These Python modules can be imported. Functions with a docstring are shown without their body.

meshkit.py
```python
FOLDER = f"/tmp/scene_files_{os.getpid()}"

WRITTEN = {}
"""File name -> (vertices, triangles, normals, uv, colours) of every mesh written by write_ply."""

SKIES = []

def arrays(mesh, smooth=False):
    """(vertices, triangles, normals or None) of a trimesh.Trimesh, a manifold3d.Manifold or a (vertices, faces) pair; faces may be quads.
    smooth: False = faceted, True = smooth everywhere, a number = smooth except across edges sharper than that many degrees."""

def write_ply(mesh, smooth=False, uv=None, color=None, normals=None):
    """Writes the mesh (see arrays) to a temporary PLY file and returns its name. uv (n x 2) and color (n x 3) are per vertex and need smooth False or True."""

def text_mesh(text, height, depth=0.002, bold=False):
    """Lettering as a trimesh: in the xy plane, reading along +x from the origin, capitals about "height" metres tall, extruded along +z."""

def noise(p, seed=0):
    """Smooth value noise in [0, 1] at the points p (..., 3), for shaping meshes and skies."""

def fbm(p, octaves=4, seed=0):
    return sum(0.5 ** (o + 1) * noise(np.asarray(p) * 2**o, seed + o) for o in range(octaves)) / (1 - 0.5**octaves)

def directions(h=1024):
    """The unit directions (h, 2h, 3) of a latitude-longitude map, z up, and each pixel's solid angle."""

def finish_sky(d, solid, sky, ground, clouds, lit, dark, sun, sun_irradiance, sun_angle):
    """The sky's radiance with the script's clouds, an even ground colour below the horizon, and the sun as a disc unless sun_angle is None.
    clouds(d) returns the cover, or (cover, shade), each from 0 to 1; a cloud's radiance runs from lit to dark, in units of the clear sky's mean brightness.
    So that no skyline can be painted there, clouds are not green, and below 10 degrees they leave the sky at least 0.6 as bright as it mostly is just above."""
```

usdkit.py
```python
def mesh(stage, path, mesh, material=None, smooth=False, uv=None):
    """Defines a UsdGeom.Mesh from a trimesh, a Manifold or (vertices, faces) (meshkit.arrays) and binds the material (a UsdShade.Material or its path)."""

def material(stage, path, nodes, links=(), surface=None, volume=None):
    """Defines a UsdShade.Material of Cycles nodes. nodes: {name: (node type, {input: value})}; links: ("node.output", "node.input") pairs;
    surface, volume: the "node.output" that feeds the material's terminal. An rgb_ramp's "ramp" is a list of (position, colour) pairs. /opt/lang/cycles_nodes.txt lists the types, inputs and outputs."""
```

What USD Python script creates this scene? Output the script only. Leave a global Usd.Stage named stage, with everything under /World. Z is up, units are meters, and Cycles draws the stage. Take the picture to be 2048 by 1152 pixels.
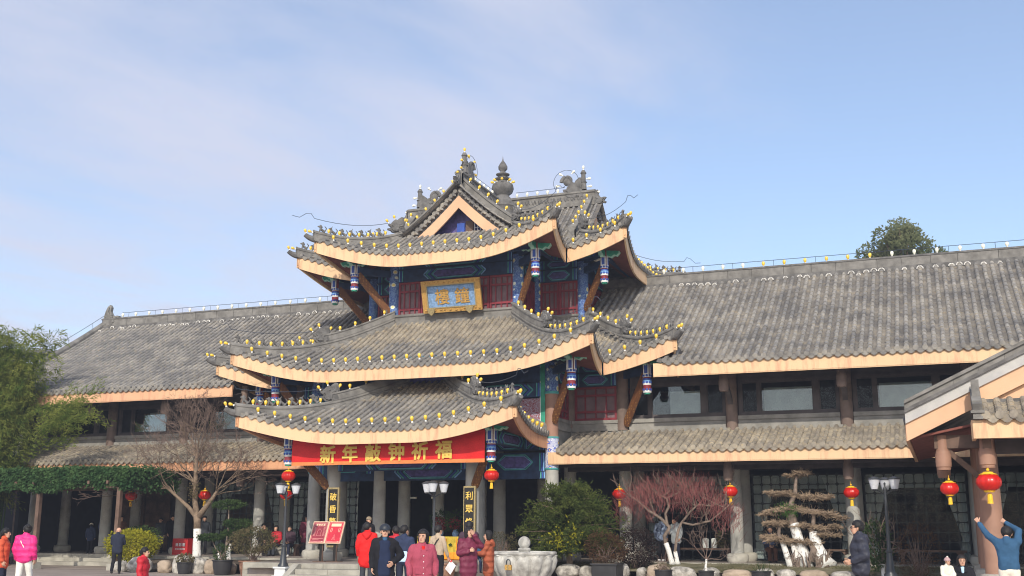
import math, numpy as np, trimesh, usdkit, meshkit, manifold3d as m3
from pxr import Usd, UsdGeom, UsdLux, UsdShade, Gf, Sdf
stage = Usd.Stage.CreateInMemory()
UsdGeom.SetStageUpAxis(stage, 'Z'); UsdGeom.SetStageMetersPerUnit(stage, 1.0)
UsdGeom.Xform.Define(stage, '/World'); UsdGeom.Scope.Define(stage, '/World/Looks')
PI = math.pi; RNG = np.random.default_rng(7)
# ------------------------------------------------------------------ camera, sky, sun, exposure
EXPOSURE = 0.5; SKY = 0.145; SUN = 0.66; SUN_EL = 33.0; SUN_AZ = 14.0      # sun: degrees up, degrees right of the facade's normal
PSI, TH, ROLL = math.radians(21.1), math.atan(480 / 2200), math.radians(0.2)
fw = np.array([-math.sin(PSI) * math.cos(TH), math.cos(PSI) * math.cos(TH), math.sin(TH)])
rt = np.array([math.cos(PSI), math.sin(PSI), 0]); up = np.cross(rt, fw)
rt, up = rt * math.cos(ROLL) + up * math.sin(ROLL), up * math.cos(ROLL) - rt * math.sin(ROLL)
cam = UsdGeom.Camera.Define(stage, '/World/camera')
cam.CreateHorizontalApertureAttr(36.0); cam.CreateVerticalApertureAttr(20.25); cam.CreateFocalLengthAttr(36.0 * 2200 / 2048)
cam.CreateClippingRangeAttr(Gf.Vec2f(0.1, 3000)); cam.CreateExposureAttr(EXPOSURE)
EYE = np.array([0, 0, 1.6])
cam.AddTransformOp().Set(Gf.Matrix4d(*[float(x) for row in (list(rt) + [0], list(up) + [0], list(-fw) + [0], [0, 0, 1.6, 1]) for x in row]))
el, az = math.radians(SUN_EL), math.radians(SUN_AZ)
sund = np.array([math.sin(az) * math.cos(el), -math.cos(az) * math.cos(el), math.sin(el)])
sun = UsdLux.DistantLight.Define(stage, '/World/sun'); sun.CreateIntensityAttr(SUN); sun.CreateAngleAttr(0.5); sun.CreateNormalizeAttr(True); sun.CreateColorAttr(Gf.Vec3f(1.0, 0.93, 0.80))
zx = np.cross([0, 0, 1], sund); zx /= np.linalg.norm(zx); zy = np.cross(sund, zx)
sun.AddTransformOp().Set(Gf.Matrix4d(*[float(x) for row in (list(zx) + [0], list(zy) + [0], list(sund) + [0], [0, 0, 60, 1]) for x in row]))
sky = UsdLux.DomeLight.Define(stage, '/World/sky'); sky.GetPrim().SetCustomDataByKey('kind', 'structure')
skym = usdkit.material(stage, '/World/Looks/sky_look', {
    's': ('sky_texture', {'sky_type': 'single_scattering', 'sun_disc': False, 'sun_elevation': el, 'sun_rotation': math.atan2(sund[0], sund[1]), 'air_density': 1.0, 'aerosol_density': 1.6, 'ozone_density': 2.0}),
    'tc': ('texture_coordinate', {}),
    'sep': ('separate_xyz', {}), 'zz': ('math', {'math_type': 'maximum', 'value2': 0.06}), 'inv': ('math', {'math_type': 'divide', 'value1': 1.0}),
    'pl': ('vector_math', {'math_type': 'scale'}),
    'mp': ('mapping', {'rotation': (0, 0, 0.5), 'scale': (1.0, 0.45, 0.0), 'location': (3.1, 1.7, 0)}),
    'n': ('noise_texture', {'scale': 1.3, 'detail': 7, 'roughness': 0.55, 'distortion': 0.35}),
    'dot': ('vector_math', {'math_type': 'dot_product', 'vector2': (-0.94, 0.31, 0.12)}),
    'm1': ('map_range', {'range_type': 'smoothstep', 'from_min': 0.38, 'from_max': 0.62, 'to_min': 0.0, 'to_max': 1.0, 'clamp': True}),
    'n2': ('map_range', {'from_min': 0.30, 'from_max': 0.62, 'to_min': 0.0, 'to_max': 1.0, 'clamp': True}),
    'jit': ('math', {'math_type': 'multiply_add', 'value2': 0.35}), 'jof': ('math', {'math_type': 'subtract', 'value2': 0.17}),
    'cov': ('math', {'math_type': 'multiply'}), 'cov2': ('math', {'math_type': 'multiply_add', 'value2': 0.72, 'value3': 0.20}),
    'mix': ('mix_color', {'b': (3.35, 3.5, 4.25), 'use_clamp': False}),
    'bg': ('background_shader', {'strength': SKY})},
    [('tc.generated', 'sep.vector'), ('sep.z', 'zz.value1'), ('zz.value', 'inv.value2'), ('tc.generated', 'pl.vector1'), ('inv.value', 'pl.scale'), ('pl.vector', 'mp.vector'), ('mp.vector', 'n.vector'),
     ('tc.generated', 'dot.vector1'), ('n.fac', 'jit.value1'), ('dot.value', 'jit.value3'), ('jit.value', 'jof.value1'), ('jof.value', 'm1.value'), ('n.fac', 'n2.value'), ('m1.result', 'cov.value1'), ('n2.result', 'cov.value2'),
     ('cov.value', 'cov2.value1'), ('cov2.value', 'mix.fac'), ('s.color', 'mix.a'), ('mix.result', 'bg.color')], surface='bg.background')
UsdShade.MaterialBindingAPI.Apply(sky.GetPrim()).Bind(skym)
# ------------------------------------------------------------------ helpers
_used = {}
def numbered(parent, name):
    k = _used.get((parent, name), 0); _used[(parent, name)] = k + 1
    return f'{parent}/{name}' + (f'_{k:03d}' if k else '')
def tag(prim, label=None, cat=None, group=None, kind=None):
    for k, v in (('label', label), ('category', cat), ('group', group), ('kind', kind)):
        if v: prim.SetCustomDataByKey(k, v)
class Mb:
    def __init__(s): s.v, s.f, s.n = [], [], 0
    def add(s, v, f):
        v = np.asarray(v, float).reshape(-1, 3); f = np.asarray(f, int)
        if f.shape[1] == 4: f = np.vstack([f[:, [0, 1, 2]], f[:, [0, 2, 3]]])
        s.v.append(v); s.f.append(f + s.n); s.n += len(v); return s
    def tm(s, m):
        if hasattr(m, 'to_mesh'):
            q = m.to_mesh(); return s.add(q.vert_properties[:, :3], q.tri_verts)
        return s.add(m.vertices, m.faces)
    def arr(s): return np.vstack(s.v), np.vstack(s.f)
    def box(s, c, d, rz=0):
        d = np.array(d) / 2; v = np.array([[x, y, z] for x in (-1, 1) for y in (-1, 1) for z in (-1, 1)]) * d
        if rz: v = v @ np.array([[math.cos(rz), math.sin(rz), 0], [-math.sin(rz), math.cos(rz), 0], [0, 0, 1]])
        return s.add(v + np.array(c), [[0, 1, 3, 2], [4, 6, 7, 5], [0, 4, 5, 1], [2, 3, 7, 6], [0, 2, 6, 4], [1, 5, 7, 3]])
    def bb(s, lo, hi): lo, hi = np.array(lo, float), np.array(hi, float); return s.box((lo + hi) / 2, hi - lo)
    def beam(s, p, q, w, h, upv=(0, 0, 1)):
        p, q = np.array(p, float), np.array(q, float); t = q - p; t /= np.linalg.norm(t); a = np.cross(t, upv); a /= np.linalg.norm(a); b = np.cross(a, t)
        v = [o + a * i * w / 2 + b * j * h / 2 for o in (p, q) for i in (-1, 1) for j in (-1, 1)]
        return s.add(v, [[0, 1, 3, 2], [4, 6, 7, 5], [0, 4, 5, 1], [2, 3, 7, 6], [0, 2, 6, 4], [1, 5, 7, 3]])
    def tube(s, pts, r, n=6, cap=True):
        pts = np.asarray(pts, float); k = len(pts); r = np.broadcast_to(r, k)
        t = np.gradient(pts, axis=0); t /= np.maximum(np.linalg.norm(t, axis=1, keepdims=True), 1e-9)
        ref = np.array([0, 0, 1.0]) if abs(t[0] @ [0, 0, 1]) < .9 else np.array([1.0, 0, 0])
        a = np.cross(t, ref); a /= np.maximum(np.linalg.norm(a, axis=1, keepdims=True), 1e-9); b = np.cross(t, a)
        ph = np.arange(n) * 2 * PI / n
        v = pts[:, None] + r[:, None, None] * (np.cos(ph)[None, :, None] * a[:, None] + np.sin(ph)[None, :, None] * b[:, None])
        i = np.arange(k - 1)[:, None] * n; j = np.arange(n)[None]; j2 = (j + 1) % n
        f = np.stack([i + j, i + n + j, i + n + j2, i + j2], -1).reshape(-1, 4)
        s.add(v, f)
        if cap:
            s.f.append(np.array([[0, x + 1, x] for x in range(1, n - 1)][::-1]) [:, ::-1] + s.n - k * n); s.f.append(np.array([[0, x, x + 1] for x in range(1, n - 1)]) [:, ::-1] + s.n - n)
        return s
    def lathe(s, prof, c=(0, 0, 0), n=20, mod=None):
        prof = np.asarray(prof, float); k = len(prof); ph = np.arange(n) * 2 * PI / n
        rr = prof[:, :1] * (np.ones(n)[None] if mod is None else mod(ph, prof))
        v = np.stack([rr * np.cos(ph), rr * np.sin(ph), np.repeat(prof[:, 1:2], n, 1)], -1) + np.array(c)
        i = np.arange(k - 1)[:, None] * n; j = np.arange(n)[None]; j2 = (j + 1) % n
        return s.add(v, np.stack([i + j, i + j2, i + n + j2, i + n + j], -1).reshape(-1, 4))
    def sweep(s, pts, sec, upv=(0, 0, 1)):
        """sec: closed loop of (side, height) offsets, counter-clockwise"""
        pts = np.asarray(pts, float); k = len(pts); n = len(sec); sec = np.asarray(sec, float)
        t = np.gradient(pts, axis=0); a = np.cross(t, upv); a /= np.maximum(np.linalg.norm(a, axis=1, keepdims=True), 1e-9)
        v = pts[:, None] + a[:, None] * sec[None, :, :1] + np.array(upv)[None, None] * sec[None, :, 1:]
        i = np.arange(k - 1)[:, None] * n; j = np.arange(n)[None]; j2 = (j + 1) % n
        s.add(v, np.stack([i + j, i + n + j, i + n + j2, i + j2], -1).reshape(-1, 4))
        e = np.array([[0, x, x + 1] for x in range(1, n - 1)]); s.f.append(e + s.n - k * n); s.f.append(e[:, ::-1] + s.n - n); return s
    def grid(s, P):
        P = np.asarray(P, float); a, b = P.shape[:2]; i = np.arange(a - 1)[:, None] * b; j = np.arange(b - 1)[None]
        return s.add(P, np.stack([i + j, i + j + 1, i + b + j + 1, i + b + j], -1).reshape(-1, 4))
    def prism(s, poly, M, depth):
        """poly: shapely polygon in a plane, extruded along its normal; M maps (x, y, depth) rows to world: columns ex, ey, en, origin"""
        g = trimesh.creation.extrude_polygon(poly, depth, engine='earcut'); ex, ey, en, o = [np.array(q, float) for q in M]
        v = g.vertices; return s.add(o + v[:, :1] * ex + v[:, 1:2] * ey + v[:, 2:] * en, g.faces)
class Thing:
    def __init__(s, name, label, cat, group=None, loc=(0, 0, 0), rz=0, local=False, kind=None):
        s.path = numbered('/World', name); x = UsdGeom.Xform.Define(stage, s.path); s.o = np.array(loc, float); s.local = local; s.rz = rz
        x.AddTranslateOp().Set(Gf.Vec3d(*[float(q) for q in loc]))
        if rz: x.AddRotateZOp().Set(float(rz))
        tag(x.GetPrim(), label, cat, group, kind); s.prim = x.GetPrim()
    def part(s, name, mb, mat, smooth=False, under=None, label=None, kind=None):
        path = numbered(under or s.path, name); v, f = mb.arr() if isinstance(mb, Mb) else mb
        if not s.local: v = v - s.o
        p = usdkit.mesh(stage, path, (v, f), MATS.get(mat, mat), smooth=smooth).GetPrim(); tag(p, label, kind=kind); return path
    def copy(s, loc, rz=0, label=None, cat=None, group=None, name=None):
        was = s.prim.GetCustomData(); path = numbered('/World', name or s.prim.GetName()); x = UsdGeom.Xform.Define(stage, path)
        x.GetPrim().GetReferences().AddInternalReference(s.path); x.ClearXformOpOrder()
        t = x.GetPrim(); UsdGeom.XformCommonAPI(x).SetTranslate(Gf.Vec3d(*[float(q) for q in loc])); UsdGeom.XformCommonAPI(x).SetRotate(Gf.Vec3f(0, 0, float(rz)))
        t.SetInstanceable(True); tag(t, label or was.get('label'), cat or was.get('category'), group or was.get('group')); return t
def solo(name, mb, mat, label=None, cat=None, group=None, kind=None, smooth=False):
    path = numbered('/World', name); v, f = mb.arr() if isinstance(mb, Mb) else mb
    p = usdkit.mesh(stage, path, (v, f), MATS.get(mat, mat), smooth=smooth).GetPrim(); tag(p, label, cat, group, kind); return p
# ------------------------------------------------------------------ materials (base colours of the things themselves, grain, relief, wear)
MATS = {}
def mat(name, col, rough=.75, var=.15, scale=3.0, bump=0.0, bscale=40., spec=.3, metal=0.0, col2=None, isl=0.0, detail=4, sheen=0, trans=0.0, coat=0.0, lo=.35, hi=.65):
    c = np.array(col, float); a = np.clip(c * (1 - var), 0, 1); b = np.clip(c * (1 + var) if col2 is None else np.array(col2), 0, 1)
    nodes = {'g': ('geometry', {}), 'n': ('noise_texture', {'scale': scale, 'detail': detail, 'roughness': .6}), 'r': ('rgb_ramp', {'ramp': [(0, a), (lo, a), (hi, b), (1, b)]}),
             'p': ('principled_bsdf', {'roughness': rough, 'specular_ior_level': spec, 'metallic': metal, 'coat_weight': coat})}
    links = [('g.position', 'n.vector'), ('n.fac', 'r.fac')]; out = 'r.color'
    if isl:
        nodes['hm'] = ('map_range', {'from_min': 0, 'from_max': 1, 'to_min': 1 - isl, 'to_max': 1 + isl}); nodes['hs'] = ('hsv', {})
        links += [('g.random_per_island', 'hm.value'), ('hm.result', 'hs.value'), (out, 'hs.color')]; out = 'hs.color'
    links.append((out, 'p.base_color'))
    if bump:
        nodes['bn'] = ('noise_texture', {'scale': bscale, 'detail': 4}); nodes['b'] = ('bump', {'strength': bump, 'distance': .02}); links += [('g.position', 'bn.vector'), ('bn.fac', 'b.height'), ('b.normal', 'p.normal')]
    surf = 'p.BSDF'
    if trans:
        nodes['t'] = ('translucent_bsdf', {}); nodes['mx'] = ('mix_closure', {'fac': trans}); links += [(out, 't.color'), ('p.BSDF', 'mx.closure1'), ('t.BSDF', 'mx.closure2')]; surf = 'mx.closure'
    MATS[name] = usdkit.material(stage, '/World/Looks/' + name, nodes, links, surface=surf); return MATS[name]
def rawmat(name, nodes, links, surface): MATS[name] = usdkit.material(stage, '/World/Looks/' + name, nodes, links, surface=surface)
# grey clay tile: every tile fired a little differently, lichen and soot in blotches
def tilemat(name, dark, light, warm):
    rawmat(name, {'g': ('geometry', {}), 'n1': ('noise_texture', {'scale': 1.1, 'detail': 5, 'roughness': .65}), 'n2': ('noise_texture', {'scale': 5.5, 'detail': 3, 'roughness': .7}), 'n3': ('noise_texture', {'scale': 45, 'detail': 2}),
        'v': ('voronoi_texture', {'scale': 3.6}), 'sv': ('separate_color', {}),
        'r1': ('rgb_ramp', {'ramp': [(0, dark), (.4, dark), (.62, light), (1, light)]}), 'r2': ('rgb_ramp', {'ramp': [(0, (.68, .69, .74)), (.38, (.86, .86, .89)), (.55, (1, 1, 1)), (.7, warm), (1, warm)]}),
        'm': ('mix_color', {'blend_type': 'multiply', 'fac': 1.0}), 'ad': ('math', {'math_type': 'add'}), 'mr': ('map_range', {'from_min': 0, 'from_max': 2, 'to_min': .8, 'to_max': 1.2}), 'hs': ('hsv', {}),
        'b': ('bump', {'strength': .35, 'distance': .012}), 'p': ('principled_bsdf', {'roughness': .85, 'specular_ior_level': .2})},
        [('g.position', 'n1.vector'), ('g.position', 'n2.vector'), ('g.position', 'n3.vector'), ('g.position', 'v.vector'), ('v.color', 'sv.color'), ('n1.fac', 'r1.fac'), ('n2.fac', 'r2.fac'), ('r1.color', 'm.a'), ('r2.color', 'm.b'),
         ('g.random_per_island', 'ad.value1'), ('sv.r', 'ad.value2'), ('ad.value', 'mr.value'), ('mr.result', 'hs.value'), ('m.result', 'hs.color'), ('hs.color', 'p.base_color'), ('n3.fac', 'b.height'), ('b.normal', 'p.normal')], 'p.BSDF')
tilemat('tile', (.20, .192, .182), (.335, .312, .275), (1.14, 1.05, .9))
tilemat('pan', (.135, .127, .12), (.255, .232, .20), (1.16, 1.05, .88)); tilemat('tile_pale', (.25, .22, .18), (.40, .35, .27), (1.16, 1.05, .86))  # pan: same clay as tile, darkened to paint in dirt and shade between rows
mat('limewash_roof', (.62, .60, .56), .9, .2)
mat('ridge_brick', (.21, .20, .185), .9, .28, 2.5, .5, 30, .2, isl=.16)
mat('ridge_dark', (.135, .13, .125), .9, .3, 4, .5, 60, .2)
def streaky(name, a, b):   # lime-washed boards with rust-red runs under the tiles
    rawmat(name, {'g': ('geometry', {}), 'mp': ('mapping', {'scale': (2.2, 2.2, .35)}), 'n': ('noise_texture', {'scale': 2.2, 'detail': 6, 'roughness': .7}), 'n2': ('noise_texture', {'scale': .35, 'detail': 2}),
        'r': ('rgb_ramp', {'ramp': [(0, b), (.34, b), (.50, a), (1, np.array(a) * 1.04)]}), 'r2': ('rgb_ramp', {'ramp': [(0, (.92, .86, .84)), (.5, (1, 1, 1)), (1, (1.05, 1.04, 1.0))]}), 'm': ('mix_color', {'blend_type': 'multiply', 'fac': 1.0}),
        'p': ('principled_bsdf', {'roughness': .8, 'specular_ior_level': .2})},
        [('g.position', 'mp.vector'), ('mp.vector', 'n.vector'), ('g.position', 'n2.vector'), ('n.fac', 'r.fac'), ('n2.fac', 'r2.fac'), ('r.color', 'm.a'), ('r2.color', 'm.b'), ('m.result', 'p.base_color')], 'p.BSDF')
streaky('fascia', (.65, .455, .275), (.55, .32, .20)); streaky('fascia_left', (.62, .37, .225), (.54, .27, .17)); streaky('fascia_pink', (.60, .32, .18), (.48, .22, .13))
mat('orange_board', (.62, .385, .24), .8, .06, 1.2); mat('plaster_white', (.62, .60, .56), .85, .25, 3, .2, col2=(.38, .37, .36))
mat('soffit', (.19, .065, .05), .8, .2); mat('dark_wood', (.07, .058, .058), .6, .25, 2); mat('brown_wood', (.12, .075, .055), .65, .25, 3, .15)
mat('post_brown', (.16, .115, .095), .7, .2, 2, .1); mat('column_grey', (.36, .355, .33), .75, .14, 1.5, .15, 25); mat('column_brown', (.30, .17, .12), .6, .1, 2)
mat('stone_drum', (.42, .40, .35), .85, .16, 2.5, .3, 50); mat('sill_stone', (.23, .22, .20), .88, .2, 2, .3, 40)
mat('red_paint', (.19, .024, .034), .5, .15, 3); mat('red_deep', (.12, .012, .016), .6, .2); mat('lattice_paper', (.15, .10, .11), .7, .2)
mat('white_paint', (.62, .63, .63), .6, .08); mat('blue_paint', (.035, .08, .34), .5, .15); mat('navy_paint', (.02, .042, .10), .6, .3, 4); mat('teal_paint', (.07, .30, .30), .6, .2, 5)
mat('green_paint', (.035, .27, .18), .55, .2, 5); mat('mint_paint', (.30, .52, .42), .6, .15, 5); mat('pale_blue', (.18, .36, .62), .6, .2, 5); mat('purple_paint', (.10, .085, .26), .6, .3, 9); mat('gold_paint', (.62, .36, .07), .4, .15, 9, spec=.5)
mat('bulb_yellow', (.80, .53, .055), .18, .05, spec=.6, coat=.5); mat('bulb_white', (.82, .80, .66), .25, .05, spec=.5); mat('socket_white', (.75, .75, .72), .4, .08)
mat('steel_rod', (.05, .06, .08), .5, .2)
def dotted(name, base, swirl, ring, dot, sc):
    rawmat(name, {'g': ('geometry', {}), 'v': ('voronoi_texture', {'scale': sc, 'randomness': .35}), 'n': ('noise_texture', {'scale': sc * 2.6, 'detail': 1, 'distortion': 2.5}), 'rs': ('rgb_ramp', {'interpolate': False, 'ramp': [(0, base), (.47, swirl), (.56, base)]}),
        'rd': ('rgb_ramp', {'interpolate': False, 'ramp': [(0, dot), (.24, ring), (.34, base)]}), 'gt': ('math', {'math_type': 'greater_than', 'value2': .34}), 'm': ('mix_color', {}), 'p': ('principled_bsdf', {'roughness': .55, 'specular_ior_level': .3})},
        [('g.position', 'v.vector'), ('g.position', 'n.vector'), ('n.fac', 'rs.fac'), ('v.distance', 'rd.fac'), ('v.distance', 'gt.value1'), ('gt.value', 'm.fac'), ('rd.color', 'm.a'), ('rs.color', 'm.b'), ('m.result', 'p.base_color')], 'p.BSDF')
dotted('floral_blue', (.04, .085, .28), (.20, .32, .52), (.65, .68, .6), (.75, .60, .2), 3.4); dotted('floral_pale', (.62, .64, .66), (.06, .10, .48), (.06, .10, .48), (.75, .55, .12), 4.2)
dotted('carved_gold', (.12, .045, .02), (.19, .085, .03), (.22, .10, .03), (.32, .17, .05), 10.); dotted('floral_red', (.22, .02, .025), (.40, .45, .55), (.2, .35, .55), (.7, .45, .08), 4.6)
mat('lantern_red', (.56, .016, .010), .3, .12, 4, spec=.5, trans=.12); mat('banner_red', (.56, .012, .012), .55, .1, 1.5); mat('banner_gold', (.68, .47, .10), .5, .08); mat('banner_hem', (.62, .20, .06), .5, .1)
mat('tassel', (.78, .45, .03), .6, .15, 20); mat('black_lacquer', (.012, .010, .009), .25, .2, spec=.5); mat('gilt', (.33, .26, .13), .45, .25, 25, .4, 80, metal=.3)
mat('plaque_gold', (.46, .27, .075), .5, .2, 30, .8, 45, metal=.25); mat('plaque_blue', (.17, .28, .46), .7, .3, 14, .6, 20)
mat('iron', (.03, .034, .04), .4, .2, spec=.5); mat('lamp_glass', (.72, .74, .78), .2, .04, trans=.3, spec=.5)
for _n, _i in (('window_glass', 1.55), ('dark_glass', 1.14)): rawmat(_n, {'f': ('fresnel', {'IOR': _i}), 't': ('transparent_bsdf', {'color': (.80, .83, .84)}), 'gl': ('glossy_bsdf', {'color': (.9, .95, 1), 'roughness': .01}), 'mx': ('mix_closure', {})}, [('f.fac', 'mx.fac'), ('t.BSDF', 'mx.closure1'), ('gl.BSDF', 'mx.closure2')], 'mx.closure')
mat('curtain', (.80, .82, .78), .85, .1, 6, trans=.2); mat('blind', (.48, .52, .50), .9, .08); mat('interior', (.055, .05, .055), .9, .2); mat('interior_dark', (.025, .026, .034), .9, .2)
mat('lattice_bar', (.035, .04, .045), .5, .2); mat('yellow_cloth', (.50, .37, .04), .65, .2, 6); mat('orange_cloth', (.78, .28, .02), .6, .12, 6)
mat('skin', (.52, .30, .205), .55, .1, 12, spec=.35); mat('hair_black', (.014, .012, .012), .5, .3, 60, .4, 90); mat('hair_grey', (.12, .11, .10), .6, .3, 60, .4, 90); mat('eye_dark', (.02, .012, .01), .3); mat('lip', (.33, .10, .09), .5)
# ------------------------------------------------------------------ tiled roofs
def unit(a): return a / np.maximum(np.linalg.norm(a, axis=-1, keepdims=True), 1e-9)
class Tiles:
    """Collects alike tiles of one building; the 300 that show largest become prims, the rest one mesh per roof."""
    def __init__(s, thing): s.t, s.d = thing, {}
    def add(s, kind, parent, V, F, mat, shown=1.0):
        dist = np.linalg.norm(V.mean(1) - EYE, axis=1); s.d.setdefault(kind, []).append((parent, V, F, mat, shown / dist))
    def flush(s, most=300):
        for kind, items in s.d.items():
            sc = np.concatenate([i[4] for i in items]); order = np.argsort(-sc, kind='stable'); keep = np.zeros(len(sc), bool); keep[order[:most]] = True; keep &= sc > 0; at = 0
            for parent, V, F, mt, q in items:
                k = keep[at:at + len(V)]; at += len(V)
                for v in V[k]: s.t.part(kind, (v, F), mt, under=parent)
                rest = V[~k]
                if len(rest): s.t.part(kind + 's', (rest.reshape(-1, 3), (F[None] + (np.arange(len(rest)) * V.shape[1])[:, None, None]).reshape(-1, 3)), mt, under=parent, kind='stuff')
BARF = np.array([[j, 6 + j, j + 1] for j in range(5)] + [[j + 1, 6 + j, 7 + j] for j in range(5)] + [[12, j, j + 1] for j in range(5)])[:, [0, 2, 1]]
def barrels(fn, u, va, vb, r):
    P0, P1 = fn(u, va), fn(u, vb + .035); vm = (va + vb) / 2; S = unit(fn(u + .02, vm) - fn(u - .02, vm)); T = unit(P1 - P0); N = unit(np.cross(S, T)); fl = np.where(N[:, 2:] < 0, -1, 1); N = N * fl
    ph = np.linspace(0, PI, 6); c, s_ = np.cos(ph)[None, :, None], np.sin(ph)[None, :, None]
    jit = 1 + .05 * RNG.standard_normal((len(u), 1, 1)); P0 = P0 + S * RNG.normal(0, .006, (len(u), 1))
    A = P0[:, None] + (r * jit) * (c * S[:, None] + s_ * N[:, None]) + N[:, None] * .015; B = P1[:, None] + .85 * r * (c * S[:, None] + s_ * N[:, None])
    return np.concatenate([A, B, P0[:, None] + N[:, None] * .01], 1)
def eave_tiles(fn, u, du, r, drop):
    P0, P1 = fn(u, np.zeros_like(u)), fn(u, np.zeros_like(u) + .3); S = unit(fn(u + .02, 0 * u) - fn(u - .02, 0 * u)); T = unit(P0 - P1); T[:, 2] *= .3; T = unit(T); Z = unit(np.cross(S, T)); Z *= np.where(Z[:, 2:] < 0, -1, 1)
    ph = np.arange(8) * PI / 4; out = []
    for off in (.015, .05): out.append(P0[:, None] + (T * off + Z * .02)[:, None] + r * (np.cos(ph)[None, :, None] * S[:, None] + np.sin(ph)[None, :, None] * Z[:, None]))
    Q = (P0 + fn(u + du, 0 * u)) / 2; dp = np.array([(-.58, .015), (-.5, -.42), (-.18, -.9), (0, -1), (.18, -.9), (.5, -.42), (.58, .015)])
    for off in (.03, .0): out.append(Q[:, None] + (T * off)[:, None] + dp[None, :, :1] * du[:, None, None] * S[:, None] + (dp[None, :, 1:] * drop) * Z[:, None])
    return np.concatenate(out, 1)
_e8 = [[i, (i + 1) % 8, 8 + (i + 1) % 8, 8 + i] for i in range(8)]; _d7 = [[16 + i, 16 + i + 1, 23 + i + 1, 23 + i] for i in range(6)]
EAVEF = np.array([[a, b, c] for q in _e8 + _d7 for a, b, c in ((q[0], q[1], q[2]), (q[0], q[2], q[3]))] + [[8, 8 + i, 9 + i] for i in range(1, 7)] + [[16, 16 + i, 17 + i] for i in range(1, 6)] + [[23, 24 + i, 23 + i] for i in range(1, 6)])
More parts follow.
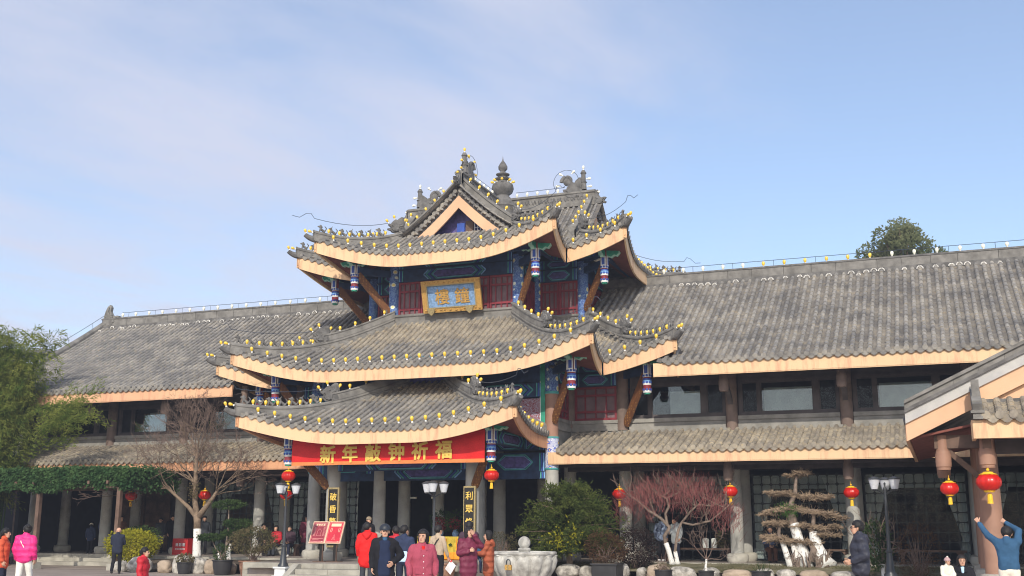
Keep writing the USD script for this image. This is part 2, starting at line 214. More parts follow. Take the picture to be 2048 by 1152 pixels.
def tile_slope(bag, under, fn, cols, vr, pitch, mt='tile', r=.07, L=.30, row=.135, eave=True, shown=1.0, drop=.15, pan=True, pale=None, palebag=None):
    cols = np.asarray(cols, float); R = np.array([vr(u) for u in cols]); ok = R[:, 1] - R[:, 0] > .06
    us, va, vb = [], [], []
    for u, (a, b), o in zip(cols, R, ok):
        if not o: continue
        k = max(1, int(round((b - a) / L))); e = np.linspace(a, b, k + 1); us += [u] * k; va += list(e[:-1]); vb += list(e[1:])
    if us:
        us, va, vb = np.array(us), np.array(va), np.array(vb); pm = np.zeros(len(us), bool) if pale is None else va + .9 * (meshkit.noise(np.stack([us * .8, va * .3, us * 0], -1), 3) - .5) + RNG.normal(0, .25, len(us)) > pale
        for k, m_ in ((~pm, mt), (pm, 'tile_pale')):
            if k.any(): bag.add('roof_tile', under, barrels(fn, us[k], va[k], vb[k], r), BARF, m_, shown)
    if eave:
        e = cols[ok & (R[:, 0] < .02)]
        if len(e): bag.add('eave_tile', under, eave_tiles(fn, e, np.full(len(e), pitch), r * 1.12, drop), EAVEF, mt, shown)
    if pan:
        U0, U1, A, B = [], [], [], []
        for i in range(len(cols) - 1):
            a, b = min(R[i, 0], R[i + 1, 0]), max(R[i, 1], R[i + 1, 1])
            if b - a < .05: continue
            k = max(1, int(round((b - a) / row))); e = np.linspace(a, b, k + 1); U0 += [cols[i]] * k; U1 += [cols[i + 1]] * k; A += list(e[:-1]); B += list(e[1:])
        U0, U1, A, B = map(np.array, (U0, U1, A, B)); Um = (U0 + U1) / 2; n = len(U0); z = np.array([0, 0, 1.0])
        jl = RNG.uniform(.012, .03, (n, 1))
        bot = np.stack([fn(U0, A) + z * jl, fn(Um, A) + z * (jl - .035), fn(U1, A) + z * jl], 1); top = np.stack([fn(U0, B), fn(Um, B) - z * .035, fn(U1, B)], 1); und = bot - z * .04
        V = np.concatenate([bot, top, und], 1); F = np.array([[0, 1, 4], [0, 4, 3], [1, 2, 5], [1, 5, 4], [6, 7, 1], [6, 1, 0], [7, 8, 2], [7, 2, 1]])
        if pale is not None:
            k = A + .9 * (meshkit.noise(np.stack([Um * .8, A * .3, Um * 0], -1), 3) - .5) + RNG.normal(0, .25, n) > pale; palebag.append((V[k].reshape(-1, 3), (F[None] + (np.arange(k.sum()) * 9)[:, None, None]).reshape(-1, 3))); V = V[~k]; n = len(V)
        return V.reshape(-1, 3), (F[None] + (np.arange(n) * 9)[:, None, None]).reshape(-1, 3)
def cat(*ms):
    m = Mb()
    for v, f in ms: m.add(v, f)
    return m
def fascia(pts, out, top, h, th=.07):
    """a board under an eave: pts along the eave, out = outward normals"""
    pts = np.asarray(pts); out = np.asarray(out); z = np.array([0, 0, 1.0]); o = out * .0
    a, b = pts - z * top, pts - z * (top + h)
    return Mb().grid(np.stack([a, b, b - out * th, a - out * th, a], 0))
def bulb_at(T, under, p, up_=(0, 0, 1), m='bulb_yellow', s=1.0, bag=None):
    bag.append((np.array(p, float), np.array(up_, float), m, s, under))
_bp = Mb().lathe([(0.0, .03), (.030, .035), (.040, .06), (.060, .10), (.067, .145), (.054, .19), (.025, .212), (0, .216)], n=8); _bs = Mb().lathe([(.04, -.02), (.04, .005), (.03, .015), (.03, .045), (0, .048)], n=8)
def place_bulbs(T, bulbs):
    for p, u, m, s, under in bulbs:
        u = u / np.linalg.norm(u); a = np.cross(u, [.31, .95, .02]); a /= np.linalg.norm(a); Rm = np.stack([a, np.cross(u, a), u])
        T.part('light_bulb', ((_bp.arr()[0] * s) @ Rm + p, _bp.arr()[1]), m, True, under); T.part('bulb_socket', ((_bs.arr()[0] * s) @ Rm + p, _bs.arr()[1]), 'socket_white', False, under)
def small_beast(p, d, k, s=1.0):
    """a crouching roof animal on a ridge, looking along d"""
    d = np.array([d[0], d[1], 0.]); d /= np.linalg.norm(d); e = np.array([-d[1], d[0], 0]); z = np.array([0, 0, 1.]); m = Mb()
    def H(*sp):
        ms = [m3.Manifold.sphere(r * s, 8).translate(tuple(p + (d * x + e * y + z * zz) * s)) for x, y, zz, r in sp]; return m3.Manifold.batch_hull(ms)
    b = H((-.10, 0, .06, .06), (.06, 0, .17, .06)) + H((.06, 0, .17, .055), (.10, 0, .28, .05)) + H((.10, 0, .29, .055), (.19, 0, .28, .03)) + H((.09, .045, .16, .03), (.12, .05, 0, .022)) + H((.09, -.045, .16, .03), (.12, -.05, 0, .022)) + H((-.12, .05, .08, .045), (-.05, .07, 0, .03)) + H((-.12, -.05, .08, .045), (-.05, -.07, 0, .03)) + H((-.15, 0, .1, .03), (-.21, 0, .22, .025)) + H((-.21, 0, .22, .025), (-.13, 0, .31, .018))
    if k % 2: b = b + H((.08, .03, .33, .02), (.04, .04, .40, .008)) + H((.08, -.03, .33, .02), (.04, -.04, .40, .008))
    else: b = b + H((.02, 0, .26, .05), (.07, 0, .33, .05))
    return m.tm(b)
def dragon_head(p, d, s=1.0, kind=0):
    """an upright dragon-head finial at a ridge's end: mouth towards d, curled tail and horn behind"""
    from shapely.geometry import Polygon
    d = np.array([d[0], d[1], 0.]); d /= np.linalg.norm(d); e = np.cross(d, [0, 0, 1.]); m = Mb()
    if kind == 0:
        out = [(-.42, 0), (.36, 0), (.46, .10), (.62, .12), (.66, .2), (.50, .24), (.42, .30), (.58, .40), (.60, .50), (.44, .50), (.40, .60), (.30, .72), (.18, .82), (.06, .76), (.0, .86), (-.16, .98), (-.30, .96), (-.34, .8), (-.40, .62), (-.36, .4), (-.44, .2)]
    else:
        out = [(-.30, 0), (.34, 0), (.44, .14), (.62, .10), (.70, .2), (.52, .30), (.60, .40), (.70, .52), (.54, .56), (.36, .52), (.22, .62), (.12, .8), (.16, 1.0), (.06, 1.14), (-.08, 1.05), (-.2, .82), (-.28, .55), (-.34, .25)]
    pg = Polygon([(x * s, y * s) for x, y in out]); w = .16 * s
    m.prism(pg, (d, (0, 0, 1), e, p - e * w / 2), w); pg2 = pg.buffer(-.09 * s)
    if not pg2.is_empty:
        for g in getattr(pg2, 'geoms', [pg2]): m.prism(g, (d, (0, 0, 1), e, p - e * w), 2 * w)
    R = np.random.default_rng(int(abs(p[0] * 91 + p[1] * 37)) + kind)
    for k in range(12):
        x, y = R.uniform(-.28, .42) * s, R.uniform(.08, .6) * s; sd = R.choice((-1, 1)); q = trimesh.creation.icosphere(1, R.uniform(.05, .09) * s)
        m.add(q.vertices + p + d * x + np.array([0, 0, y]) + e * sd * w * .8, q.faces)
    return m
def curl_disc(p, d, s, e):
    """scroll with a round boss standing on a ridge end"""
    m = Mb(); d = np.array(d, float); e = np.array(e, float); ph = np.linspace(0, 5.2, 22); r = (.30 - .03 * ph) * s
    pts = p + (np.cos(ph) * r)[:, None] * d + (np.sin(ph) * r)[:, None] * np.array([0, 0, 1.]) + np.array([0, 0, .32 * s]); m.tube(pts, np.linspace(.10, .06, 22) * s, 8)
    q = trimesh.creation.icosphere(2, .20 * s); V = q.vertices.copy(); V = V - np.outer(V @ e, e) * .55; m.add(V + p + np.array([0, 0, .32 * s]), q.faces); return m
# ------------------------------------------------------------------ the long hall
hall = Thing('temple_hall', 'long two-storey hall with grey tiled roofs, grey columns and dark windows behind the bell tower', 'hall', loc=(-15, 40, 0))
HT = Tiles(hall); X0, YC = -17.6, 44.0
EY, LX0, LX1 = 36.8, -39.3, 9.0; PH = .28
def fH(u, v): u, v = np.broadcast_arrays(np.asarray(u, float), np.asarray(v, float)); return np.stack([u, EY + v, 7.22 + .5 * v + .0128 * v * v], -1)
def fHb(u, v): u, v = np.broadcast_arrays(np.asarray(u, float), np.asarray(v, float)); return np.stack([u, 2 * YC - EY - v, 7.22 + .5 * v + .0128 * v * v], -1)
def fL(u, v): u, v = np.broadcast_arrays(np.asarray(u, float), np.asarray(v, float)); return np.stack([u, EY + v, 4.25 + .31 * v + .018 * v * v], -1)
def vrH(u):
    x = abs(u - X0)
    if x < 4.85: return (0, 0)
    if x < 8.75: return (max(0., YC - (x - 2.25) - EY), 7.15)
    return (0., 7.15)
colsH = np.arange(LX0 + .2, LX1, PH)
und = Mb(); pans = []
roofH = hall.part('upper_roof', Mb().grid(np.stack([fHb(np.array([LX0, X0 - 4.7]), np.full(2, v)) for v in np.linspace(0, 7.2, 6)])).grid(np.stack([fHb(np.array([X0 + 4.7, LX1]), np.full(2, v)) for v in np.linspace(0, 7.2, 6)])), 'tile')
for seg in (colsH[colsH < X0 - 4.7], colsH[colsH > X0 + 4.7]): pans.append(tile_slope(HT, roofH, fH, seg, vrH, PH, r=.082, L=.33, row=.115))
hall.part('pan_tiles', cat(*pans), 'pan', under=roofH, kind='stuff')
for lo, hi in ((LX0 - .1, X0 - 8.6), (X0 + 8.6, LX1)):
    x = np.linspace(lo, hi, 24); P = fH(x, 0 * x); hall.part('fascia', fascia(P + [0, .06, 0], np.tile([0, -1., 0], (24, 1)), .06, .47), 'fascia' if lo > X0 else 'fascia_left')
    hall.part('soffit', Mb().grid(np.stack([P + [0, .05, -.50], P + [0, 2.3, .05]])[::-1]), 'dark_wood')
hall.part('gable_board', Mb().sweep(np.stack([fH(LX0 - .05, v) - [0, 0, .2] for v in np.linspace(0, 7.2, 9)]), [(-.04, -.2), (.04, -.2), (.04, .2), (-.04, .2)]), 'orange_board')
hall.part('verge_ridge', Mb().sweep(np.stack([fH(LX0, v) + [0, 0, .1] for v in np.linspace(0, 7.3, 12)]), [(-.14, -.15), (.14, -.15), (.14, .1), (.07, .2), (-.07, .2), (-.14, .1)]), 'ridge_brick')
# ridge of brick blocks between mouldings
rp = hall.part('ridge', Mb().bb((LX0, YC - .2, 11.3), (LX1, YC + .2, 11.52)).bb((LX0, YC - .17, 11.86), (LX1, YC + .17, 11.93)).bb((LX0, YC - .10, 11.5), (LX1, YC + .10, 11.88)), 'ridge_dark')
x = LX0 + .1
while x < LX1 - .3:
    w = RNG.uniform(.7, 1.6)
    if not (X0 - 4.6 < x < X0 + 4.0): hall.part('ridge_block', Mb().bb((x, YC - .145, 11.53), (x + w - .02, YC + .145, 11.855)), 'ridge_brick', under=rp)
    x += w
hall.part('ridge_finial', dragon_head(np.array([LX0 + .35, YC, 11.5]), (1, 0), 1.0, 1), 'ridge_brick', under=rp)
hb = []
for seg in ((LX0 + 1.2, X0 - 6.2), (X0 + 6.6, LX1)):
    for x in np.arange(seg[0], seg[1], .82): hb.append((np.array([x, YC - .02, 11.94]), np.array([RNG.normal(0, .04), 0, 1.]), 'bulb_white' if x < -6.4 or x > -1.5 else 'bulb_yellow', 1.05, rp))
    xs = np.arange(seg[0], seg[1], .82); rail = Mb().tube([(seg[0], YC - .05, 12.18), (seg[1], YC - .05, 12.18)], .011, 4)
    for q in xs[::2] + .41: rail.tube([(q, YC - .05, 11.9), (q, YC - .05, 12.18)], .009, 4)
    hall.part('ridge_rail', rail, 'steel_rod', under=rp)
rail = Mb(); vv = np.linspace(.3, 7.2, 10); pp = np.stack([fH(LX0, v) + [0, 0, .62] for v in vv]); rail.tube(pp, .012, 4)
for q in pp[::2]: rail.tube([q - [0, 0, .4], q], .01, 4)
hall.part('verge_rail', rail, 'steel_rod', under=rp)
rm_ = Mb(); rr_ = np.random.default_rng(17); aa_ = np.linspace(0, PI, 6)
for x in np.concatenate([rr_.choice(colsH[(colsH > X0 + 8)], 38, replace=False), rr_.choice(colsH[(colsH < X0 - 6)], 30, replace=False)]):
    o_ = fH(x, 7.02 - abs(rr_.normal(0, .12))); s_ = rr_.uniform(.07, .12); rm_.tube(o_ + np.stack([np.cos(aa_) * s_, 0 * aa_ - .03, np.sin(aa_) * s_ + .02], -1), .022, 4)
hall.part('lime_mortar', rm_, 'limewash_roof', under=roofH, kind='stuff')
# pent roof between the storeys
colsL = np.arange(-38.2, LX1, PH); roofL = None; pans = []
roofL = hall.part('lower_roof', Mb().bb((-38.3, 39.0, 4.75), (X0 - 4.9, 39.12, 5.08)).bb((X0 + 4.9, 39.0, 4.75), (LX1, 39.12, 5.08)), 'sill_stone')
for seg in (colsL[colsL < X0 - 4.95], colsL[colsL > X0 + 4.95]): pans.append(tile_slope(HT, roofL, fL, seg, lambda u: (0., 2.22), PH, mt='tile_pale', r=.08, L=.31, row=.12))
hall.part('pan_tiles', cat(*pans), 'tile_pale', under=roofL, kind='stuff')
for lo, hi in ((-38.4, X0 - 4.8), (X0 + 4.75, LX1)):
    x = np.linspace(lo, hi, 16); P = fL(x, 0 * x); hall.part('fascia', fascia(P + [0, .06, 0], np.tile([0, -1., 0], (16, 1)), .05, .42), 'fascia_pink' if lo < X0 else 'fascia')
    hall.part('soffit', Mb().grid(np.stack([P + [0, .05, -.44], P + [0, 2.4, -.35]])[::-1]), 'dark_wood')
# columns, hanging posts, walls, windows, screens: bays of 3.9 m
def lathe_part(T, name, prof, c, m, n=20, under=None): return T.part(name, Mb().lathe(prof, c, n), m, 40, under)
DRUM = [(0, .0), (.33, 0), (.37, .06), (.385, .17), (.36, .27), (.27, .31), (0, .31)]
def ground_column(T, x, y, top=3.95, r=.225, m='column_grey', z=.47, drum=True):
    c = lathe_part(T, 'column', [(r, .28), (r * 1.02, 1.2), (r * .96, top - z), (0, top - z)], (x, y, z), m, 22)
    if drum: lathe_part(T, 'drum_base', [(q * r / .225, h) for q, h in DRUM], (x, y, z), 'stone_drum', 22, c)
def plain_hang(T, x, y, zb, zt, m='post_brown'):
    h = lathe_part(T, 'hanging_post', [(0, zb), (.14, zb), (.15, zb + .03), (.15, zb + .06), (.17, zb + .08), (.175, zb + .36), (.155, zb + .39), (.155, zb + .43), (.14, zb + .45), (.14, zt), (0, zt)], (x, y, 0), m, 18); return h
CX = [-38, -34.0, -30.1, -26.2] + [X0 + 6.9 - 0.0, -6.75, -2.85, 1.05, 4.95]
for x in CX:
    ground_column(hall, x, 39.2); ground_column(hall, x, 41.1)
    if x > -12 or x < -24: plain_hang(hall, x + .03, 37.78, 3.18, 4.2) if x > -10 else (plain_hang(hall, x, 37.78, 3.18, 4.2) if x < -24 else None)
    if x > -10 or x < -25:
        plain_hang(hall, x, 37.72, 6.2, 7.2)
        hall.part('upper_column', Mb().lathe([(.21, 4.9), (.205, 7.6)], (x, 39.15, 0), 18), 'post_brown', 40)
        hall.part('bracket', Mb().beam((x, 39.0, 5.95), (x, 37.75, 6.75), .16, .16), 'dark_wood')
WX = [c for c in CX if c > -11] ; WXL = [c for c in CX if c < -24]
def upper_wall(xa, xb, right=True):
    a, b = xa + .22, xb - .22; y = 39.35
    hall.part('sill', Mb().bb((a, y - .28, 5.05), (b, y + .2, 5.22)).bb((a, y - .20, 5.22), (b, y + .2, 5.36)).bb((a, y - .26, 5.36), (b, y + .2, 5.50)), 'sill_stone')
    hall.part('lintel', Mb().bb((a, y - .05, 6.80), (b, y + .2, 7.7)), 'dark_wood')
    w = b - a; cuts = [a + .10, a + .10 + .17 * w, a + .13 + .17 * w + .05, b - .10 - .22 * w, b - .10 - .17 * w, b - .08]
    fr = Mb().bb((a, y - .08, 5.50), (b, y + .06, 5.60)).bb((a, y - .08, 6.70), (b, y + .06, 6.80))
    for lo, hi in ((a, cuts[0]), (cuts[1], cuts[2]), (cuts[3], cuts[4]), (cuts[5], b)): fr.bb((lo, y - .08, 5.60), (hi, y + .06, 6.70))
    f = hall.part('window', fr, 'dark_wood')
    for lo, hi, kind in ((cuts[0], cuts[1], 0), (cuts[2], cuts[3], 1), (cuts[4], cuts[5], 0)):
        s = Mb(); t = .05
        s.bb((lo, y - .05, 5.6), (lo + t, y + .03, 6.7)).bb((hi - t, y - .05, 5.6), (hi, y + .03, 6.7)).bb((lo + t, y - .05, 5.6), (hi - t, y + .03, 5.6 + t)).bb((lo + t, y - .05, 6.7 - t), (hi - t, y + .03, 6.7))
        hall.part('sash', s, 'dark_wood', under=f); hall.part('pane', Mb().bb((lo + t, y - .012, 5.6 + t), (hi - t, y - .004, 6.7 - t)), 'window_glass' if kind else 'dark_glass', under=f)
        if kind == 1 : hall.part('blind', Mb().bb((lo + t + (hi - lo) * (.32 if xa < -9 else 0.02), y + .25, 5.66), (hi - t, y + .27, 6.5)), 'blind', under=f)
        else: hall.part('blind', Mb().bb((lo + t, y + .12, 5.66), (hi - t, y + .14, 6.6)), 'interior', under=f)
for xs in (WX, WXL):
    for a, b in zip(xs[:-1], xs[1:]): upper_wall(a, b)
upper_wall(-26.2, -22.6)
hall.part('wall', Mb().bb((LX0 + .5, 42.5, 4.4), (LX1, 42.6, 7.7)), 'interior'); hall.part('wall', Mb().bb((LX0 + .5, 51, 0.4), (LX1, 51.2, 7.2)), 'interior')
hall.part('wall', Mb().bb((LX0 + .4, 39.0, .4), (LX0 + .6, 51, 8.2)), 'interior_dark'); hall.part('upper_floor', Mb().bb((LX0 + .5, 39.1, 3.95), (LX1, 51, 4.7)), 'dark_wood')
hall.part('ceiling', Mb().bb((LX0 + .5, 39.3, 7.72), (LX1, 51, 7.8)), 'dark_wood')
for lo, hi in ((-38, -22.4), (-12.8, LX1)): hall.part('beam', Mb().bb((lo, 38.95, 3.62), (hi, 39.25, 3.94)), 'dark_wood'); hall.part('beam', Mb().bb((lo, 37.7, 3.72), (hi, 37.86, 3.86)), 'dark_wood')
# glazed ground-floor screens of square lattice with cut corners, curtains behind
def screen(xa, xb, y=41.15, z0=.5, z1=3.5, n=7, m=7, cur=True):
    a, b = xa + .3, xb - .3; w = b - a; n = max(2, int(round(w / .32))); m = 9; s = Mb(); t = .028; dx, dz = w / n, (z1 - z0) / m
    for i in range(n + 1): s.bb((a + i * dx - t / 2, y - .02, z0), (a + i * dx + t / 2, y + .02, z1))
    for j in range(m + 1): s.bb((a, y - .018, z0 + j * dz - t / 2), (b, y + .018, z0 + j * dz + t / 2))
    for i in range(n + 1):
        for j in range(m + 1):
            c = np.array([a + i * dx, y, z0 + j * dz]); k = .06
            for p, q in (((-k, 0), (0, k)), ((0, k), (k, 0)), ((k, 0), (0, -k)), ((0, -k), (-k, 0))):
                s.beam(c + [p[0], 0, p[1]], c + [q[0], 0, q[1]], .022, .034, (0, 1, 0))
    f = hall.part('lattice_screen', s, 'lattice_bar'); hall.part('pane', Mb().bb((a, y + .022, z0), (b, y + .027, z1)), 'dark_glass', under=f)
    if cur:
        top = Mb().bb((a, y + .22, z1 - .48), (b, y + .23, z1)); hall.part('pelmet', top, 'blind', under=f)
        for sgn, e in ((1, a), (-1, b)):
            for_ = []; zz = np.linspace(z1 - .1, z0 + .05, 12); k = np.linspace(0, 1, 12); wd = np.where(k < .72, .85 - .85 * k, .24 + .15 * (k - .72) * 3)
            xx = np.linspace(0, 1, 14); G = np.stack([np.stack([e + sgn * xx * wi, y + .18 + .03 * np.sin(xx * 26), np.full(14, zi)], -1) for wi, zi in zip(wd, zz)]); hall.part('curtain', Mb().grid(G), 'curtain', under=f)
for a, b in zip(WX[:-1], WX[1:]): screen(a, b)
screen(-26.2, -22.5); screen(-30.1, -26.2)
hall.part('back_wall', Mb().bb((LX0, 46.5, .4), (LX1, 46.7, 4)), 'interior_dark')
for x in np.arange(-37, -27, 1.5): hall.part('wall_panel', Mb().bb((x, 43.6, .47), (x + 1.4, 43.7, 3.7)), 'brown_wood' if int(x) % 2 else 'interior')
place_bulbs(hall, hb); HT.flush()
# ------------------------------------------------------------------ the bell tower: three tiers of upturned roofs on a cross plan
tower = Thing('bell_tower', 'bell tower gate with three tiers of upturned grey roofs strung with yellow bulbs', 'tower', loc=(X0, 40, 0))
TT = Tiles(tower); TB = []; CEN = np.array([X0, YC, 0.])
ARMS = {'front': (np.array([0, -1., 0]), np.array([1., 0, 0])), 'right': (np.array([1., 0, 0]), np.array([0, 1., 0])), 'left': (np.array([-1., 0, 0]), np.array([0, -1., 0])), 'back': (np.array([0, 1., 0]), np.array([-1., 0, 0]))}
class Tier:
    def __init__(s, a, b, P, lift, reach, flare, vf): s.a, s.b, s.P, s.lift, s.reach, s.flare, s.vf = a, b, P, lift, reach, flare, vf
    def sg(s, dc, v): return np.clip(1 - np.maximum(dc, 0) / s.reach, 0, 1) ** 2 * np.clip(1 - v / s.vf, 0, 1)
    def front(s, arm):
        d, e = ARMS[arm]
        def fn(u, v):
            u, v = np.broadcast_arrays(np.asarray(u, float), np.asarray(v, float)); q = s.sg(s.a - np.abs(u), v); l = u + np.sign(u) * s.flare * q * np.clip(np.abs(u) / s.a, 0, 1); r = s.b - v + s.flare * q
            return CEN + l[..., None] * e + r[..., None] * d + (s.P(v) + s.lift * q)[..., None] * np.array([0, 0, 1.])
        return fn
    def side(s, arm, sgn):
        d, e = ARMS[arm]
        def fn(u, v):
            u, v = np.broadcast_arrays(np.asarray(u, float), np.asarray(v, float)); q = s.sg(s.b - u, v); l = s.a - v + s.flare * q; r = u + s.flare * q
            return CEN + sgn * l[..., None] * e + r[..., None] * d + (s.P(v) + s.lift * q)[..., None] * np.array([0, 0, 1.])
        return fn
PT = .25
def build_tier(name, t, arms, gable_b, vtop, fas, beast_v, orn_v, fmat='fascia', back_b=None, pale=None):
    """arms: {arm: detail}; gable_b: distance of the gable (or wall) from the centre; vtop: how far up the roof runs"""
    hides = {'front': 1.0, 'right': .9, 'left': .6, 'back': 0}; base = Mb(); roof = tower.part(name, Mb().box(CEN + [0, 0, t.P(vtop) - .1], (.4, .4, .1)), 'ridge_dark'); pans = []; pb = []; vg = t.b - gable_b
    for arm in arms:
        d, e = ARMS[arm]; fine = arm in ('front', 'right', 'left'); L, row = (.28, .125) if fine else (1.2, .6)
        F = t.front(arm); cols = np.arange(-t.a + .09, t.a - .02, PT)
        pans.append(tile_slope(TT, roof, F, cols, lambda u: (0., min(vg, t.a - abs(u))), PT, L=L, row=row, shown=hides[arm] if arm != 'left' else 0, r=.066, drop=.15, pale=pale, palebag=pb))
        lo = back_b if back_b is not None else 0.
        for sgn in (1, -1):
            S = t.side(arm, sgn); cs = np.arange(lo if back_b is not None else max(0.05, t.a - vtop), t.b - .05, PT)
            def vr(u, lo=lo):
                if u > gable_b: return (0., min(t.b - u, vtop))
                return ((0. if back_b is not None else max(0., t.a - u)), vtop)
            vis = {('front', 1): .95, ('right', -1): .9, ('left', 1): .85, ('front', -1): 0, ('right', 1): 0, ('left', -1): 0}.get((arm, sgn), 0)
            pans.append(tile_slope(TT, roof, S, cs, vr, PT, L=L if vis else .9, row=row if vis else .4, shown=vis, r=.066, drop=.15, pale=pale, palebag=pb))
        # eave boards, soffit, hip ridges
        u = np.linspace(-t.a, t.a, 49); Pf = F(u, 0 * u + .04); tower.part('fascia', fascia(Pf, np.tile(d, (49, 1)), .05, fas), fmat, label=None, under=roof)
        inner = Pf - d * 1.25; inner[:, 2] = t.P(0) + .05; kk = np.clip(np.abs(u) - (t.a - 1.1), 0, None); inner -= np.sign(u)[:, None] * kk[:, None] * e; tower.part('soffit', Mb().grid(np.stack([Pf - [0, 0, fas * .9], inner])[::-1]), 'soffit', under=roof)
        for sgn in (1, -1):
            S = t.side(arm, sgn); u = np.linspace(t.b, max(lo, t.a) if back_b is None else lo, 26); Ps = S(u, 0 * u + .04)
            tower.part('fascia', fascia(Ps, np.tile(sgn * e, (26, 1)), .05, fas), fmat if not (back_b is not None) else 'fascia_pink', under=roof)
            inn = Ps - sgn * e * 1.25; inn[:, 2] = t.P(0) + .05; kk = np.clip(u - (t.b - 1.1), 0, None); inn -= kk[:, None] * d; g = np.stack([Ps - [0, 0, fas * .9], inn]); tower.part('soffit', Mb().grid(g), 'soffit', under=roof)
            v = np.linspace(min(vtop, vg), 0.02, 26); H = F(sgn * (t.a - v), v) + [0, 0, .03]; diag = unit((d + sgn * e)[None])[0]
            hp = tower.part('hip_ridge', Mb().sweep(np.vstack([H, H[-1] + diag * .06 + [0, 0, .03]]), [(-.14, -.2), (.14, -.2), (.14, .02), (.09, .05), (.09, .12), (.12, .14), (.12, .19), (.06, .25), (-.06, .25), (-.12, .19), (-.12, .14), (-.09, .12), (-.09, .05), (-.14, .02)]), 'ridge_brick', under=roof)
            k = np.linspace(0, 1, 9); tip = H[-1] + [0, 0, -.10] + diag * (k * .40)[:, None] + np.array([0, 0, 1.]) * (k ** 2 * .15)[:, None]
            tower.part('eave_horn', Mb().tube(np.vstack([H[-4] - [0, 0, .12], tip]), np.r_[.12, .14 - .05 * k], 8), 'ridge_dark', under=roof)
            jb = Mb().beam(H[8] - [0, 0, .50], H[-5] - [0, 0, .42], .16, .2); tower.part('hip_rafter', jb, 'soffit', under=roof)
            if arm == 'back' or (arm, sgn) in (('left', -1),): continue
            hi = F(sgn * (t.a - orn_v), orn_v) + [0, 0, .26]
            upper = np.linspace(vg, orn_v, 14); HU = F(sgn * (t.a - upper), upper) + [0, 0, .26]; tower.part('hip_ridge', Mb().sweep(HU, [(-.11, 0), (.11, 0), (.11, .22), (.14, .24), (.14, .30), (-.14, .30), (-.14, .24), (-.11, .22)]), 'ridge_brick', under=roof)
            tower.part('ridge_dragon', dragon_head(hi, diag, .70, 0), 'ridge_dark', under=roof)
            vs = np.linspace(beast_v, .16, 7)
            for n, vb in enumerate(vs):
                p = F(sgn * (t.a - vb), np.array(vb)) + [0, 0, .27]
                tower.part('ridge_beast', small_beast(p, diag, n, .86 if n else .95), 'ridge_dark', True, under=roof)
                if n < 7: TB.append((F(sgn * (t.a - vb - .14), np.array(vb + .14)) + [0, 0, .27], np.array([0, 0, 1.]), 'bulb_yellow', .95, roof))
            TB.append((F(sgn * (t.a - .02), np.array(.02)) + [0, 0, .2] + diag * .1, diag + [0, 0, .3], 'bulb_yellow', .9, roof)); TB.append((tip[-2] + [0, 0, .1], diag * .4 + np.array([0, 0, 1.]), 'bulb_yellow', .85, roof))
            for a_, dz in ((-.25, .62), (.15, .72), (.42, .5)): TB.append((hi + diag * a_ + [0, 0, dz * .8], diag * (a_ * 2) + np.array([0, 0, 1.]), 'bulb_yellow', .85, roof))
            for vb in np.arange(orn_v + .45, vg - .1, .42): TB.append((F(sgn * (t.a - vb), np.array(vb)) + [0, 0, .56], np.array([0, 0, 1.]), 'bulb_yellow', .9, roof))
            rl = Mb(); vv = np.linspace(beast_v + .2, .0, 9); pr_ = np.stack([F(sgn * (t.a - q), np.array(q)) + [0, 0, .78] for q in vv]); en = pr_[-1] + diag[None] * np.array([.15, .35, .6, .9])[:, None] + np.array([0, 0, 1.]) * np.array([.2, .16, -.02, .02])[:, None]
            if arm != 'left' and name == 'upper_roof' or arm == 'front': tower.part('lightning_rod', rl.tube(np.vstack([pr_, en]), .011, 4), 'steel_rod', under=roof)
        for sgn_u in np.arange(-t.a + .55, t.a - .4, 2 * PT): 
            if arm != 'left' and arm != 'back': TB.append((F(sgn_u, np.array(.16)) + [0, 0, .09], np.array([0, 0, 1.]) + .25 * d, 'bulb_yellow', .95, roof))
        for sgn in (1, -1):
            if (arm, sgn) in (('front', 1), ('right', -1)):
                S = t.side(arm, sgn)
                for q in np.arange((lo if back_b is not None else t.a) + .2, t.b - .35, 2 * PT): TB.append((S(q, np.array(.16)) + [0, 0, .09], np.array([0, 0, 1.]) + .25 * sgn * e, 'bulb_yellow', .95, roof))
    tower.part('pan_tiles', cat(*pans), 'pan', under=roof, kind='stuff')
    if pb: tower.part('pan_tiles', cat(*pb), 'tile_pale', under=roof, kind='stuff')
    return roof
tierT = Tier(4.65, 6.75, lambda v: 12.12 + v * .38 + .068 * v * v, .80, 3.4, .45, 3.0)
tierM = Tier(6.6, 8.9, lambda v: 7.36 + .42 * v + .036 * v * v, .80, 3.6, .55, 3.6)
tierB = Tier(4.75, 11.1, lambda v: 4.88 + .38 * v + .03 * v * v, .68, 3.6, .5, 3.6)
rB = build_tier('porch_roof', tierB, ['front'], 7.1, 3.98, .50, 1.55, 1.95, back_b=6.7, pale=2.5)
rM = build_tier('middle_roof', tierM, ['front', 'right', 'left', 'back'], 4.9, 4.0, .52, 1.6, 2.0, pale=1.9)
rT = build_tier('upper_roof', tierT, ['front', 'right', 'left', 'back'], 4.6, 4.65, .56, 1.55, 2.05)
# abutment ridges of the porch roof on the wall
S = tierB.side('front', 1); v = np.linspace(0.0, 3.9, 14); tower.part('abutment_ridge', Mb().sweep(S(np.full(14, 6.95), v) + [0, 0, .12], [(-.1, -.15), (.1, -.15), (.1, .12), (.05, .2), (-.05, .2), (-.1, .12)]), 'ridge_brick', under=rB)
